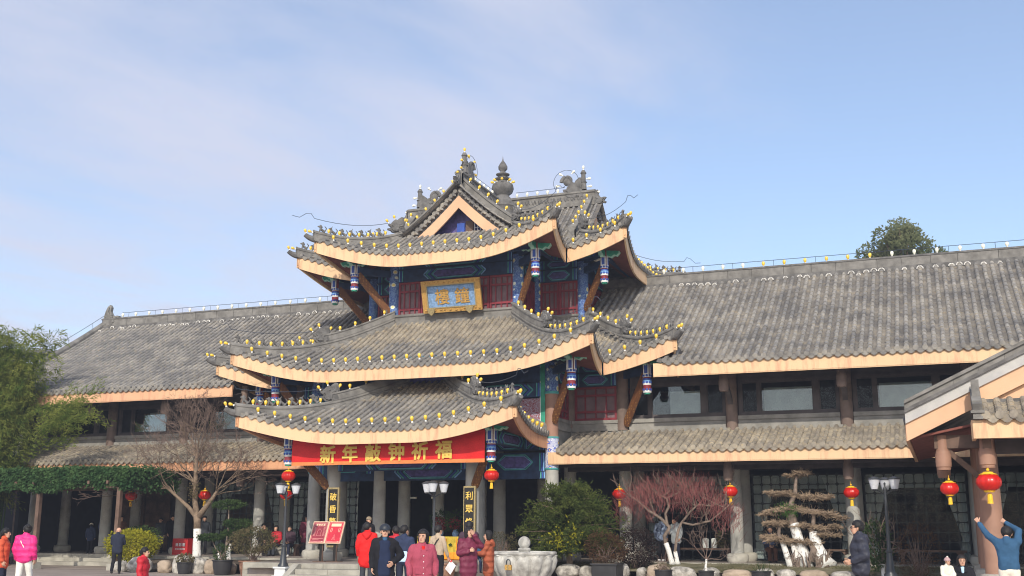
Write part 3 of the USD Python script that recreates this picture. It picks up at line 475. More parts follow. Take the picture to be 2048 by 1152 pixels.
# ridge band along the foot of the top storey
def band(pts, under, h0, h1):
    pts = np.array(pts, float); q = Mb().sweep(pts, [(-.13, h0), (.13, h0), (.13, h0 + .1), (.09, h0 + .13), (.09, h1 - .12), (.15, h1 - .08), (.15, h1), (-.15, h1), (-.15, h1 - .08), (-.09, h1 - .12), (-.09, h0 + .13), (-.13, h0 + .1)]); return tower.part('ridge_band', q, 'ridge_brick', under=under)
zM = float(tierM.P(3.95)); aw, bw = 2.72, 4.84
def CW(l, r, arm, z): d, e = ARMS[arm]; return CEN + l * e + r * d + np.array([0, 0, z])
for arm in ('front', 'right', 'left'):
    band([CW(-aw, bw, arm, zM), CW(aw, bw, arm, zM)], rM, -.08, .40)
    for sg in (1, -1):
        tower.part('ridge_corner_carving', Mb().tm(m3.Manifold.batch_hull([m3.Manifold.sphere(.16, 8).translate(tuple(CW(sg * (aw + .1), bw + .12, arm, zM + q))) for q in (0, .34)]).refine(2)).box(CW(sg * (aw + .2), bw + .2, arm, zM + .5), (.12, .12, .25), .7), 'ridge_dark', under=rM)
band([CW(aw, bw, 'front', zM), CW(aw, aw, 'front', zM)], rM, -.08, .38); band([CW(-aw, aw, 'right', zM), CW(-aw, bw, 'right', zM)], rM, -.08, .38)
# gables, verges and ridges of the upper roof
def prof(l): return float(tierT.P(np.array(4.65 - abs(l))))
from shapely.geometry import Polygon
for arm in ('front', 'right', 'left', 'back'):
    d, e = ARMS[arm]; zb = 13.06
    ls = np.linspace(0, 2.5, 12)
    for sg in (1, -1):
        outer = [CW(sg * l, 4.56, arm, prof(l) - .10) for l in ls[:11]]; pts = np.array(outer)
        h = .52; pl = Polygon([(l, prof(l) - .46) for l in np.linspace(0.0, 1.86, 10)] + [(l, prof(l) - .46 - h) for l in np.linspace(1.72, 0.0, 10)]); p2 = Polygon([(l, prof(l) - .0) for l in np.linspace(0.0, 2.2, 10)] + [(l, prof(l) - .47) for l in np.linspace(2.1, 0.0, 10)]); tower.part('verge_backing', Mb().prism(p2, (sg * e, (0, 0, 1), d, CEN + 4.35 * d), .08), 'ridge_dark', under=rT)
        tower.part('gable_board', Mb().prism(pl, (sg * e, (0, 0, 1), d, CEN + 4.42 * d), .07), 'orange_board', under=rT)
        pts = np.array([CW(sg * l, 4.22, arm, prof(l) + .0) for l in np.linspace(0.0, 2.62, 14)])
        tower.part('verge_ridge', Mb().sweep(pts, [(-.2, -.06), (.2, -.06), (.2, .06), (.13, .09), (.13, .34), (.18, .37), (.18, .45), (.08, .5), (-.08, .5), (-.18, .45), (-.18, .37), (-.13, .34), (-.13, .09), (-.2, .06)]), 'ridge_brick', under=rT)
        if arm in ('front', 'right'):
            for l in np.linspace(.12, 2.35, 13):
                nrm = unit(np.array([[.0, 0, 1.]]))[0]; p = CW(sg * l, 4.50, arm, prof(l) - .17)
                tower.part('verge_tile', Mb().tube([p - d * .25, p + d * .10], [.092, .092], 8), 'tile', under=rT); 
                tower.part('verge_tile', Mb().box(p + d * .03 - [0, 0, .13] + sg * e * .09, (.15, .15, .14), .8), 'tile', under=rT)
            if arm == 'front' or sg == -1:
                for l in np.arange(.35, 2.5, .40): TB.append((CW(sg * l, 4.22, arm, prof(l) + .50), np.array([0, 0, 1.]) + sg * .5 * e, 'bulb_yellow', .9, rT))
        if arm == 'left' and sg == 1:
            for l in np.arange(.35, 2.5, .42): TB.append((CW(sg * l, 4.22, arm, prof(l) + .50), np.array([0, 0, 1.]), 'bulb_yellow', .9, rT))
    tri = Polygon([(-2.1, zb - .2), (2.1, zb - .2), (0, prof(0) - .3)]); tower.part('gable_wall', Mb().prism(tri, (e, (0, 0, 1), d, CEN + 3.75 * d), .08), 'purple_paint', under=rT)
    if arm == 'front':
        for x in (-.28, .12): tower.part('gable_panel', Mb().bb(*[np.sort(np.stack([CW(x, 3.97, arm, 13.2), CW(x + .34, 3.99, arm, 14.0 - abs(x) * .5)]), 0)[i] for i in (0, 1)]), 'blue_paint' if x < 0 else 'brown_wood', under=rT)
        g = Mb()
        for i in range(5): g.bb(*np.sort(np.stack([CW(.5 + i * .13, 3.97, arm, 13.2), CW(.53 + i * .13, 4.0, arm, 13.9 - i * .12)]), 0))
        for z in (13.3, 13.45, 13.6): g.bb(*np.sort(np.stack([CW(.5, 3.98, arm, z), CW(1.0, 4.01, arm, z + .025)]), 0))
        tower.part('gable_lattice', g, 'white_paint', under=rT)
    tower.part('gable_foot', Mb().sweep(np.array([CW(-2.2, 4.05, arm, zb + .22), CW(2.2, 4.05, arm, zb + .22)]), [(-.3, -.5), (.36, -.5), (.16, .06), (.08, .16), (-.3, .16)]), 'tile_pale', under=rT)
    zr = prof(0); pts = np.array([CW(0, r, arm, zr) for r in (.4, 4.5)])
    tower.part('main_ridge', Mb().sweep(pts, [(-.2, -.1), (.2, -.1), (.2, .08), (.13, .11), (.13, .46), (.19, .49), (.19, .56), (.08, .62), (-.08, .62), (-.19, .56), (-.19, .49), (-.13, .46), (-.13, .11), (-.2, .08)]), 'ridge_brick', under=rT)
    rr = np.random.default_rng(3)
    for r in np.arange(.8, 4.0, .30):
        for sg in (1, -1): tower.part('ridge_relief', Mb().tube([CW(sg * .135, r + q * .03, arm, zr + .28 + .10 * math.sin(q * 1.3)) for q in range(-3, 4)], .03, 5), 'ridge_dark', under=rT)
    tower.part('ridge_dragon', dragon_head(CW(0, 3.62, arm, zr + .25), -d, 1.0, 0), 'ridge_dark', under=rT); tower.part('ridge_scroll', curl_disc(CW(0, 3.2, arm, zr + .82), -d, .9, e), 'ridge_dark', under=rT)
    tower.part('ridge_post', Mb().lathe([(.15, 0), (.12, .3), (.16, .34), (.11, .4), (.10, .72), (.14, .76), (.06, .9), (0, .92)], CW(0, 3.95, arm, zr + .66), 10), 'ridge_dark', under=rT)
    tower.part('ridge_mask', dragon_head(CW(0, 4.55, arm, zr - .1), d, .62, 1), 'ridge_dark', under=rT)
    for dl, dr, dz, ux in ((0, 3.95, 1.58, (0, 0, 1.)), (0, 4.1, 1.15, d), (0, 4.15, .8, d), (0, 3.0, 1.42, -d + [0, 0, .6]), (0, 3.42, 1.46, d + np.array([0, 0, 1.])), (0, 2.86, .95, -d), (0, 4.5, .5, d)):
        TB.append((CW(dl, dr, arm, zr + dz), np.array(ux, float), 'bulb_white' if arm != 'front' else 'bulb_yellow', .9, rT))
    if arm in ('right', 'front'):
        for r in np.arange(.85, 3.2, .48): TB.append((CW(0, r, arm, zr + .62), np.array([0, 0, 1.]), 'bulb_white', .95, rT))
        tower.part('ridge_rail', Mb().tube([CW(0, .8, arm, zr + .86), CW(0, 3.1, arm, zr + .86)], .011, 4), 'steel_rod', under=rT)
        ph = np.linspace(2.9, -.6, 16); tower.part('ridge_rail', Mb().tube([CW(0, 3.15 - .58 * math.cos(a_), arm, zr + 1.1 + .55 * math.sin(a_)) for a_ in ph], .011, 4), 'steel_rod', under=rT)
fin = tower.part('finial', Mb().lathe([(.62, 14.9), (.62, 15.75), (.70, 15.85), (.66, 15.95), (.50, 16.15), (.40, 16.28), (.28, 16.42), (.30, 16.46), (.44, 16.58), (.50, 16.76), (.46, 16.94), (.30, 17.06), (.22, 17.12), (.36, 17.18), (.38, 17.22), (.22, 17.27), (.16, 17.34), (.30, 17.4), (.31, 17.44), (.16, 17.5), (.10, 17.56), (.20, 17.68), (.21, 17.8), (.13, 17.95), (.04, 18.08), (.015, 18.2), (0, 18.32)], (X0 + .16, YC, -.28), 28), 'ridge_dark', 50)
for k in range(8): TB.append((np.array([X0 + .16 + .36 * math.cos(k * PI / 4 + .3), YC + .36 * math.sin(k * PI / 4 + .3), 16.76]), np.array([math.cos(k * PI / 4 + .3), math.sin(k * PI / 4 + .3), .35]), 'bulb_yellow', .95, None))
# painted beams, lattice doors, columns, hanging posts, carved struts
def painted_beam(p, q, z0, z1, n, th=.16, bright=0):
    p, q, n = np.array([*p, 0.]), np.array([*q, 0.]), np.array([n[0], n[1], 0.]); L = np.linalg.norm(q - p); ex = (q - p) / L; b = tower.part('painted_beam', Mb().beam(p + [0, 0, (z0 + z1) / 2], q + [0, 0, (z0 + z1) / 2], th, z1 - z0), 'navy_paint')
    h = z1 - z0; o = p + n * (th / 2 + .006) + np.array([0, 0, z0]); W = Mb(); G = Mb(); B = Mb(); Pp = Mb()
    def ln(m, x0, y0, x1, y1, w=.03): m.beam(o + ex * x0 + [0, 0, y0], o + ex * x1 + [0, 0, y1], .014, w, upv=np.cross(n, unit((ex * (x1 - x0) + np.array([0, 0, y1 - y0]))[None])[0]))
    c = L / 2; hx = min(.30 * L, 1.0); k = h * .42; y0, y1, ym = h * .12, h * .88, h / 2
    for m, off, w in ((G, 0, .035), (W, -.05, .018)):
        a, bq = hx + off, hx - k + off; yo = h * .06 if off else 0
        for sg in (1, -1): ln(m, c + sg * bq, y1 - yo, c + sg * a, ym, w); ln(m, c + sg * a, ym, c + sg * bq, y0 + yo, w)
        ln(m, c - bq, y1 - yo, c + bq, y1 - yo, w); ln(m, c - bq, y0 + yo, c + bq, y0 + yo, w)
    Pp.prism(Polygon([(c - hx + .1, ym), (c - hx + k, y0 + .07), (c + hx - k, y0 + .07), (c + hx - .1, ym), (c + hx - k, y1 - .07), (c - hx + k, y1 - .07)]) if hx > k + .05 else Polygon([(c - .05, ym), (c, y0 + .07), (c + .05, ym)]), (ex, (0, 0, 1), n, o - n * .004), .006)
    for i, m in enumerate((B, G, W)):
        x = hx + .14 + i * .11
        for sg in (1, -1):
            if c - x - k > .1: ln(m, c + sg * (x - k), y1, c + sg * x, ym, .05); ln(m, c + sg * x, ym, c + sg * (x - k), y0, .05)
    for sg in (0, 1):
        for i, m in enumerate((W, B, G)):
            x = (.05 + i * .07); x = x if sg == 0 else L - x; ln(m, x, .02, x, h - .02, .045)
    for nm, m, mt in (('painted_border', G, 'teal_paint'), ('painted_border', W, 'pale_blue'), ('painted_border', B, 'blue_paint'), ('painted_panel', Pp, 'purple_paint')): tower.part(nm, m, mt, under=b, kind='stuff')
def lattice_doors(p, q, z0, z1, n, leaves=2):
    p, q, n = np.array([*p, 0.]), np.array([*q, 0.]), np.array([n[0], n[1], 0.]); L = np.linalg.norm(q - p); ex = (q - p) / L; H = z1 - z0
    for i in range(leaves):
        a, b = i * L / leaves + .015, (i + 1) * L / leaves - .015; m = Mb(); w = b - a; o = p + np.array([0, 0, z0])
        def bar(x0, y0, x1, y1, wd, dp=.06): m.beam(o + ex * x0 + [0, 0, y0], o + ex * x1 + [0, 0, y1], dp, wd, upv=np.cross(n, unit((ex * (x1 - x0) + np.array([0, 0, y1 - y0]))[None])[0]))
        for x in (a + .04, b - .04): bar(x, 0, x, H, .08, .08)
        for y in (.04, H * .25, H * .74, H - .04): bar(a + .08, y, b - .08, y, .08, .07)
        for k in range(1, 4): bar(a + k * w / 4, .08, a + k * w / 4, H - .08, .045, .05)
        d = tower.part('lattice_door', m, 'red_paint'); tower.part('door_panel', Mb().beam(o + ex * a + [0, 0, H / 2] - n * .05, o + ex * b + [0, 0, H / 2] - n * .05, .03, H), 'lattice_paper', under=d)
def W2(l, r, arm): d, e = ARMS[arm]; v = CEN + l * e + r * d; return v[:2]
def hang_post(x, y, zb, zt, d, e):
    r = .142; h = tower.part('hanging_post', Mb().lathe([(0, zb + .1), (r, zb + .1), (r, zt), (0, zt)], (x, y, 0), 18), 'red_paint', 40)
    for m, q0, q1, rr in (('green_paint', 0, .05, .8), ('white_paint', .05, .14, 1.06), ('red_paint', .14, .22, 1.08), ('white_paint', .32, .40, 1.08), ('pale_blue', .40, .50, 1.12), ('blue_paint', .50, .56, 1.14), ('white_paint', .60, .70, 1.08)):
        tower.part('painted_ring', Mb().lathe([(0, zb + q0), (r * rr * .96, zb + q0), (r * rr, zb + (q0 + q1) / 2), (r * rr * .96, zb + q1), (0, zb + q1)], (x, y, 0), 18), m, 40, h)
    sc = Mb()
    for k in range(9):
        a = k * 2 * PI / 9
        for z in (zb + .16, zb + .42, zb + .66): sc.lathe([(0, -.01), (.035, -.01), (.045, 0), (.03, .012), (0, .012)], (0, 0, 0), 8); v = sc.v[-1]; v2 = np.stack([v[:, 0], v[:, 2], v[:, 1]], -1); ca, sa = math.cos(a), math.sin(a); sc.v[-1] = np.stack([-sa * v2[:, 0] + ca * (v2[:, 1] + r * 1.12), ca * v2[:, 0] + sa * (v2[:, 1] + r * 1.12), v2[:, 2]], -1) + [x, y, z]; sc.f[-1] = sc.f[-1][:, ::-1]
    tower.part('painted_scallops', sc, 'blue_paint', under=h, kind='stuff')
    for n, t in ((d, e), (e, d), (-e, d)):
        c = np.array([x, y, zb + .88]); tower.part('painted_plaque', Mb().beam(c + n * .138 - [0, 0, .19], c + n * .138 + [0, 0, .19], .03, .20, upv=np.array(t)), 'white_paint', under=h); tower.part('painted_plaque', Mb().beam(c + n * .150 - [0, 0, .14], c + n * .150 + [0, 0, .14], .03, .12, upv=np.array(t)), 'blue_paint', under=h)
    for n in (d, e, -e):
        pl = Polygon([(.10, .30), (.10, -.02), (.30, -.10), (.42, -.02), (.52, -.06), (.62, .05), (.66, .30)]); t = np.cross(n, [0, 0, 1.]); o = np.array([x, y, zb + 1.12])
        g = tower.part('cloud_bracket', Mb().prism(pl, (n, (0, 0, 1), t, o - t * .07), .14), 'green_paint', under=h); tower.part('bracket_edge', Mb().prism(pl.buffer(.015).difference(pl.buffer(-.022)), (n, (0, 0, 1), t, o - t * .075), .15), 'mint_paint', under=h)
def strut(p, q, w=.17, h=.24, mt='carved_gold'): tower.part('carved_strut', Mb().beam(p, q, w, h).beam(np.array(p) + [0, 0, 0], q, w * .6, h + .05), mt)
for (aC, bC, zc0, zc1, aH, bH, zh, zt, key) in ((2.7, 4.72, 9.6, 12.1, 3.87, 5.96, 10.86, 12.45, 'T'), (4.8, 6.85, 5.1, 7.5, 5.95, 8.08, 6.25, 7.7, 'M')):
    dz = zh - 10.86
    for arm in ('front', 'right', 'left'):
        d, e = ARMS[arm]
        for sg in (1, -1):
            if (arm, sg) == ('right', 1) or (arm, sg) == ('left', -1): continue
            c, hp = W2(sg * aC, bC, arm), W2(sg * aH, bH, arm)
            g0 = .47 if (key == 'M' and arm == 'front') else zc0
            if key == 'M' and arm == 'front':
                cl = tower.part('column', Mb().lathe([(.24, .28 + .47), (.235, 3.6), (0, 3.6)], (*c, 0), 22), 'column_grey', 40); tower.part('painted_band', Mb().lathe([(.245, 3.6), (.245, 4.75)], (*c, 0), 22), 'floral_pale', 40, cl)
                for z in (3.6, 4.7): tower.part('painted_ring', Mb().lathe([(.24, z), (.262, z + .01), (.262, z + .06), (.24, z + .07)], (*c, 0), 22), 'teal_paint', 40, cl)
                tower.part('painted_band', Mb().lathe([(.235, 4.77), (.235, 6.3)], (*c, 0), 22), 'column_brown', 40, cl); tower.part('painted_band', Mb().lathe([(.24, 6.3), (.24, 7.5)], (*c, 0), 22), 'floral_blue', 40, cl); tower.part('painted_ring', Mb().lathe([(.24, 6.28), (.262, 6.3), (.262, 6.36), (.24, 6.38)], (*c, 0), 22), 'teal_paint', 40, cl)
                lathe_part(tower, 'drum_base', DRUM, (*c, .47), 'stone_drum', 22, cl)
            else: tower.part('column', Mb().lathe([(.22, zc0), (.215, zc1)], (*c, 0), 20), 'floral_blue' if key == 'T' else 'post_brown', 40)
            hang_post(*hp, zh, zt, d, e * sg)
            u = unit(np.array([[hp[0] - c[0], hp[1] - c[1]]]))[0]; p0 = np.array([*(c + u * .2), zh - (.75 if key == 'T' else .95)]); p1 = np.array([*(hp - u * .12), zh + .72]); strut(p0, p1)
            for z0_, z1_ in ((zh + 1.15, zh + 1.5), (zh + .72, zh + .98)): tower.part('tie_beam', Mb().beam((*c, (z0_ + z1_) / 2), (*hp, (z0_ + z1_) / 2), .14, z1_ - z0_), 'navy_paint')
        painted_beam(W2(-aH, bH, arm), W2(aH, bH, arm), zh + 1.08, zh + 1.46, d); painted_beam(W2(-aC + .2, bC, arm), W2(aC - .2, bC, arm), zh + .50, zh + 1.0, d); 
        painted_beam(W2(-aC + .2, bC, arm), W2(aC - .2, bC, arm), zh + 1.03, zh + 1.4, d)
        if not (key == 'M' and arm == 'front'): lattice_doors(W2(-aC + .2, bC, arm), W2(aC - .2, bC, arm), zh - 1.0 if key == 'T' else 5.5, zh + .49, d, 5 if key == 'T' else 6)
    for arm, sg, nrm in (('front', 1, (1, 0)), ('right', -1, (0, -1)), ('left', 1, (0, -1)), ('front', -1, (-1, 0))):
        p, q = W2(sg * aC, bC - .2, arm), W2(sg * aC, aC + .2, arm); painted_beam(p, q, zh + .50, zh + 1.0, nrm); painted_beam(p, q, zh + 1.03, zh + 1.4, nrm); lattice_doors(p, q, (zh - 1.0 if key == 'T' else 5.5), zh + .49, nrm, 2 if key == 'T' else 1)
        p2, q2 = W2(sg * aH, bH, arm), W2(sg * aH, aH, arm); painted_beam(p2, q2, zh + 1.08, zh + 1.46, nrm)
    for sgx in (1, -1): tower.part('column', Mb().lathe([(.22, zc0), (.215, zc1)], (X0 + sgx * aC, YC - aC, 0), 20), 'floral_blue' if key == 'T' else 'post_brown', 40)
# lower storey of the tower: front wall above the porch, stone bands beside it, porch posts
yM = YC - 6.85
for i in range(3):
    xa, xb = X0 - 4.5 + i * 3.0, X0 - 4.5 + (i + 1) * 3.0; painted_beam((xa + .05, yM), (xb - .05, yM), 6.2, 6.72, (0, -1)); tower.part('painted_panel', Mb().bb((xa + .08, yM - .05, 5.05), (xb - .08, yM + .05, 6.15)), 'floral_red'); tower.part('panel_post', Mb().bb((xb - .08, yM - .1, 4.4), (xb + .08, yM + .1, 7.5)), 'green_paint'); tower.part('panel_post', Mb().bb((xb - .12, yM - .08, 4.4), (xb - .085, yM + .08, 7.5)), 'white_paint')
tower.part('wall', Mb().bb((X0 - 4.6, yM + .1, 4.4), (X0 + 4.6, yM + .2, 7.6)), 'navy_paint')
for sg in (1, -1):
    x = X0 + sg * 4.8; tower.part('stone_band', Mb().bb((x - .14, 37.35, 5.05), (x + .14, 39.0, 5.22)).bb((x - .1, 37.35, 5.22), (x + .1, 39.0, 5.36)).bb((x - .13, 37.35, 5.36), (x + .13, 39.0, 5.48)), 'sill_stone'); xs = sorted((X0 + sg * 4.95, X0 + sg * 6.7)); tower.part('stone_band', Mb().bb((xs[0], 39.0, 5.05), (xs[1], 39.28, 5.22)).bb((xs[0], 39.06, 5.22), (xs[1], 39.28, 5.36)).bb((xs[0], 39.02, 5.36), (xs[1], 39.28, 5.48)), 'sill_stone')
    tower.part('side_wall', Mb().bb((min(x - .08, x + .08), 37.2, 4.0), (max(x - .08, x + .08), 39.2, 5.06)), 'sill_stone')
    xs = sorted((X0 + sg * 2.3, X0 + sg * 4.58)); painted_beam((xs[0], 37.12), (xs[1], 37.12), 3.55, 4.22, (0, -1)); painted_beam((xs[0], 37.12), (xs[1], 37.12), 4.3, 4.8, (0, -1));  painted_beam((X0 + sg * 3.86, 33.9), (X0 + sg * 3.86, 36.9), 4.32, 4.8, (sg, 0))
    hx, hy = X0 + sg * 3.86, YC - 10.24; hang_post(hx, hy, 3.71, 5.15, np.array([0, -1., 0]), np.array([sg * 1., 0, 0])); ground_column(tower, X0 + sg * 2.7, YC - 9.05, 4.9, .24); strut((X0 + sg * 2.85, YC - 9.2, 3.0), (hx - sg * .1, hy + .1, 4.35)); strut((X0 + sg * 2.85, YC - 9.2, 3.0), (hx - sg * .1, hy + .1, 4.3), .26, .12)
    for r, l in ((6.85, 2.0), (4.8, 2.0), (4.8, 4.8), (2.7, 3.0)): ground_column(tower, X0 + sg * l, YC - r, 4.6, .23)
    ground_column(tower, X0 + sg * .9, YC - 4.0, 4.6, .23)
painted_beam((X0 - 3.86, YC - 10.24), (X0 + 3.86, YC - 10.24), 4.72, 5.0, (0, -1)); painted_beam((X0 - 2.5, YC - 9.05), (X0 + 2.5, YC - 9.05), 3.55, 3.95, (0, -1)); painted_beam((X0 - 4.6, yM), (X0 + 4.6, yM), 3.3, 3.95, (0, -1))
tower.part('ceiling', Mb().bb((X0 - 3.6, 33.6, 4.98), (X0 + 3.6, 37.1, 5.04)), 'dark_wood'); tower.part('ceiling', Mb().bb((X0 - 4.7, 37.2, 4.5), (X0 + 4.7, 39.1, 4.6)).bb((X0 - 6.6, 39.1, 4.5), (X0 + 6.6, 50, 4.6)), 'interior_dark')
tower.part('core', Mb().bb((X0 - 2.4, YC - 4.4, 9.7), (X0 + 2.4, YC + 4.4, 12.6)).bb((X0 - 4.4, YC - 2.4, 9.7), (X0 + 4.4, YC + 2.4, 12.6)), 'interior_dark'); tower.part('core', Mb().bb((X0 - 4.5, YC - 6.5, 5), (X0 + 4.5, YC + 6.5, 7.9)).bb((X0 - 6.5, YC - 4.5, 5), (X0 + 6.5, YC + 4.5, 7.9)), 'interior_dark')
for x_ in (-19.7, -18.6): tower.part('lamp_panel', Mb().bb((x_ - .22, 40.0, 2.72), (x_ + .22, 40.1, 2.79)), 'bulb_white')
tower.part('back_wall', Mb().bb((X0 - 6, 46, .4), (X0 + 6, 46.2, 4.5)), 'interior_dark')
place_bulbs(tower, TB); TT.flush()
# the name board of the tower, banner, couplet boards
# ------------------------------------------------------------------ ground, terrace, steps, beds
mat('lawn', (.14, .135, .075), .95, .3, 1.6, .8, 60, .1, col2=(.22, .195, .13)); mat('soil', (.10, .08, .06), .95, .35, 3, .9, 40, .1)
mat('paving', (.27, .225, .195), .7, .2, .8, .25, 18, .3); mat('terrace_stone', (.28, .24, .21), .5, .2, 1.2, .2, 30, .4); mat('kerb_stone', (.36, .34, .29), .85, .2, 2.2, .35, 40, .2, isl=.12); mat('rock', (.27, .25, .22), .9, .3, 5.5, .9, 14, .15, col2=(.50, .47, .42)); mat('rock_warm', (.34, .27, .205), .9, .25, 2.2, .8, 14, .15)
R0 = np.random.default_rng(11)
g = np.array([[-260, -90, 0], [260, -90, 0], [260, 260, 0], [-260, 260, 0.]]); solo('ground', (g, np.array([[0, 1, 2], [0, 2, 3]])), 'paving', kind='structure')
z = .47
ter = solo('terrace', Mb().bb((-40, 38.3, .0), (-30.3, 52, z)).bb((-30.3, 36.7, .0), (-21.4, 52, z - .001)).bb((-21.4, 31.62, .0), (-13.8, 52, z)).bb((-13.8, 38.2, .0), (12, 52, z - .001)), 'terrace_stone', kind='structure').GetPath()
def blocks(name, p, q, z0, z1, dep, lo=.6, hi=1.2, seed=1, rows=1):
    rr = np.random.default_rng(seed); p, q = np.array(p, float), np.array(q, float); L = np.linalg.norm(q - p); d = (q - p) / L; n = np.array([d[1], -d[0]]); ang = math.atan2(d[1], d[0])
    for r in range(rows):
        x = 0 if r % 2 == 0 else -.3; za, zb = z0 + (z1 - z0) * r / rows, z0 + (z1 - z0) * (r + 1) / rows
        while x < L - .05:
            w = min(rr.uniform(lo, hi), L - x); x0 = max(x, 0); c = p + d * (x0 + (x + w - x0) / 2) + n * (dep / 2 - .03 + rr.uniform(-.008, .008))
            if x + w - x0 > .08:
                m = Mb().box((*c, (za + zb) / 2), (x + w - x0 - .012, dep, zb - za - .01), ang); usdkit.mesh(stage, numbered(str(ter), name), m.arr(), MATS['kerb_stone'])
            x += w
blocks('edge_stone', (-40, 38.3), (-30.3, 38.3), .15, z + .012, .3, seed=1); blocks('edge_stone', (-30.3, 36.7), (-21.4, 36.7), .2, z + .012, .3, seed=2); blocks('edge_stone', (-13.8, 38.2), (4, 38.2), .2, z + .012, .3, seed=3); blocks('edge_stone', (-21.4, 31.62), (-13.8, 31.62), .31, z + .012, .35, .9, 1.5, 4); blocks('edge_stone', (-21.4, 36.7), (-21.4, 31.62), .02, z + .012, .3, seed=5, rows=2)
steps = Thing('stone_steps', 'low worn stone steps up to the porch between the two lamp posts', 'steps', loc=(-17.6, 31, 0))
for i, (y, zt) in enumerate(((31.27, .31), (30.92, .155))):
    x = -19.22
    while x < -15.2: w = min(R0.uniform(1.1, 1.7), -15.1 - x); steps.part('step_slab', Mb().bb((x + .006, y - .36 + .005 * i, .01), (x + w - .006, y + .0, zt)), 'kerb_stone'); x += w
for x in (-19.46, -15.08): steps.part('cheek_stone', Mb().prism(Polygon([(0, 0), (.72, 0), (.72, .45), (.6, .45), (0, .10)]), ((0, 1, 0), (0, 0, 1), (1, 0, 0), (x, 30.55, .01)), .22), 'kerb_stone')
s2 = Thing('stone_steps', 'mossy green stone steps in front of the pergola at the far left', 'steps', loc=(-33, 38, 0))
for i in range(2): s2.part('step_slab', Mb().bb((-37 + .1 * i, 37.45 + .4 * i, .01), (-30.5, 38.0 + .25 * i, .17 + .15 * i)), 'kerb_stone')
xs = np.linspace(-28.2, -21.8, 40); ys = np.linspace(33.45, 36.4, 14); X_, Y_ = np.meshgrid(xs, ys, indexing='ij'); Z_ = .33 + .07 * (Y_ - 33.4) / 3 + .05 * (meshkit.noise(np.stack([X_ * 2, Y_ * 2, X_ * 0], -1)) - .5)
solo('planting_bed', Mb().grid(np.stack([X_, Y_, Z_], -1)), 'soil', kind='structure', smooth=True)
xs = np.linspace(-13.4, 3, 90); ys = np.linspace(35.7, 37.95, 14); X_, Y_ = np.meshgrid(xs, ys, indexing='ij'); Z_ = .24 + .21 * np.clip((Y_ - 35.8) / 2, 0, 1) + .05 * (meshkit.noise(np.stack([X_ * 2, Y_ * 2, X_ * 0], -1)) - .5)
solo('lawn', Mb().grid(np.stack([X_, Y_, Z_], -1)), 'lawn', kind='structure', smooth=True)
def sticks(P0, P1, r0, r1, n=3):
    P0, P1 = np.asarray(P0, float), np.asarray(P1, float); k = len(P0); t = unit(P1 - P0); a = unit(np.cross(t, np.where(np.abs(t[:, 2:]) < .9, [[0, 0, 1.]], [[1., 0, 0]]))); b = np.cross(t, a); ph = np.arange(n) * 2 * PI / n
    ring = np.cos(ph)[None, :, None] * a[:, None] + np.sin(ph)[None, :, None] * b[:, None]; r0 = np.broadcast_to(r0, k)[:, None, None]; r1 = np.broadcast_to(r1, k)[:, None, None]
    V = np.concatenate([P0[:, None] + ring * r0, P1[:, None] + ring * r1], 1); j = np.arange(n); j2 = (j + 1) % n; F = np.concatenate([np.stack([j, n + j, n + j2], -1), np.stack([j, n + j2, j2], -1)])
    return V.reshape(-1, 3), (F[None] + (np.arange(k) * 2 * n)[:, None, None]).reshape(-1, 3)
def leaves(P, D, L, W, rng, fold=.25):
    P = np.asarray(P, float); k = len(P); D = unit(np.asarray(D, float) + 1e-6); a = unit(np.cross(D, rng.normal(size=(k, 3)))); n = np.cross(a, D); L = np.broadcast_to(L, k)[:, None] * rng.uniform(.7, 1.25, (k, 1)); W = np.broadcast_to(W, k)[:, None] * rng.uniform(.75, 1.2, (k, 1))
    V = np.stack([P, P + D * L * .45 + a * W + n * W * fold, P + D * L, P + D * L * .45 - a * W + n * W * fold], 1)
    return V.reshape(-1, 3), (np.array([[0, 1, 2], [0, 2, 3]])[None] + (np.arange(k) * 4)[:, None, None]).reshape(-1, 3)
gp = np.stack([R0.uniform(-13.3, 2.5, 16000), R0.uniform(35.75, 37.9, 16000)], -1); keep = meshkit.noise(np.stack([gp[:, 0] * 1.2, gp[:, 1] * 1.2, gp[:, 0] * 0], -1), 5) > .35; gp = gp[keep]; gz = .24 + .21 * np.clip((gp[:, 1] - 35.8) / 2, 0, 1) - .01
mat('grass', (.16, .175, .06), .8, .3, 2, isl=.3, trans=.3, col2=(.24, .21, .11)); dv = R0.normal(0, .5, (len(gp), 3)); dv[:, 2] = 1
solo('grass', leaves(np.column_stack([gp, gz]), dv, .05, .007, R0), 'grass', 'thin trodden grass between the edging rocks and the terrace', 'grass', kind='stuff')
def boulder(x, y, z, w, d, h, seed, m, label, grp='rocks edging the garden beds'):
    q = trimesh.creation.icosphere(3); V = q.vertices; V = np.sign(V) * np.abs(V) ** .8; V = V * (1 + .38 * (meshkit.fbm(V * 1.5 + seed * 3.1, 3, seed) - .5)[:, None]) * [w / 2, d / 2, h / 2]; V[:, 2] = np.maximum(V[:, 2], -h * .42)
    solo('edging_rock', (V + [x, y, z + h * .4], q.faces), m, label, 'rock', grp, smooth=True)
RL = [(-28.0, .55, .42, 'low dull rock at the left end of the bed, behind the walking man in navy'), (-27.15, .95, .62, 'broad pale speckled rock beside the boy in red, in front of the yellow bush'), (-26.05, .5, .5, 'grey rock just right of the boy in the red coat'), (-25.35, .62, .72, 'tall white mottled rock left of the small black pot'), (-24.6, .55, .62, 'rounded cream rock half hidden by the small black pot'), (-24.05, .5, .55, 'tan rock just right of the small black pot'), (-23.62, .28, .34, 'smallest rock between the two black pots'), (-23.25 - .35, .5, .42, 'low pinkish rock left of the large black pot')]
RL[-1] = (-23.2 - .12, .48, .44, RL[-1][3]); RL[-2] = (-23.72, .24, .34, RL[-2][3])
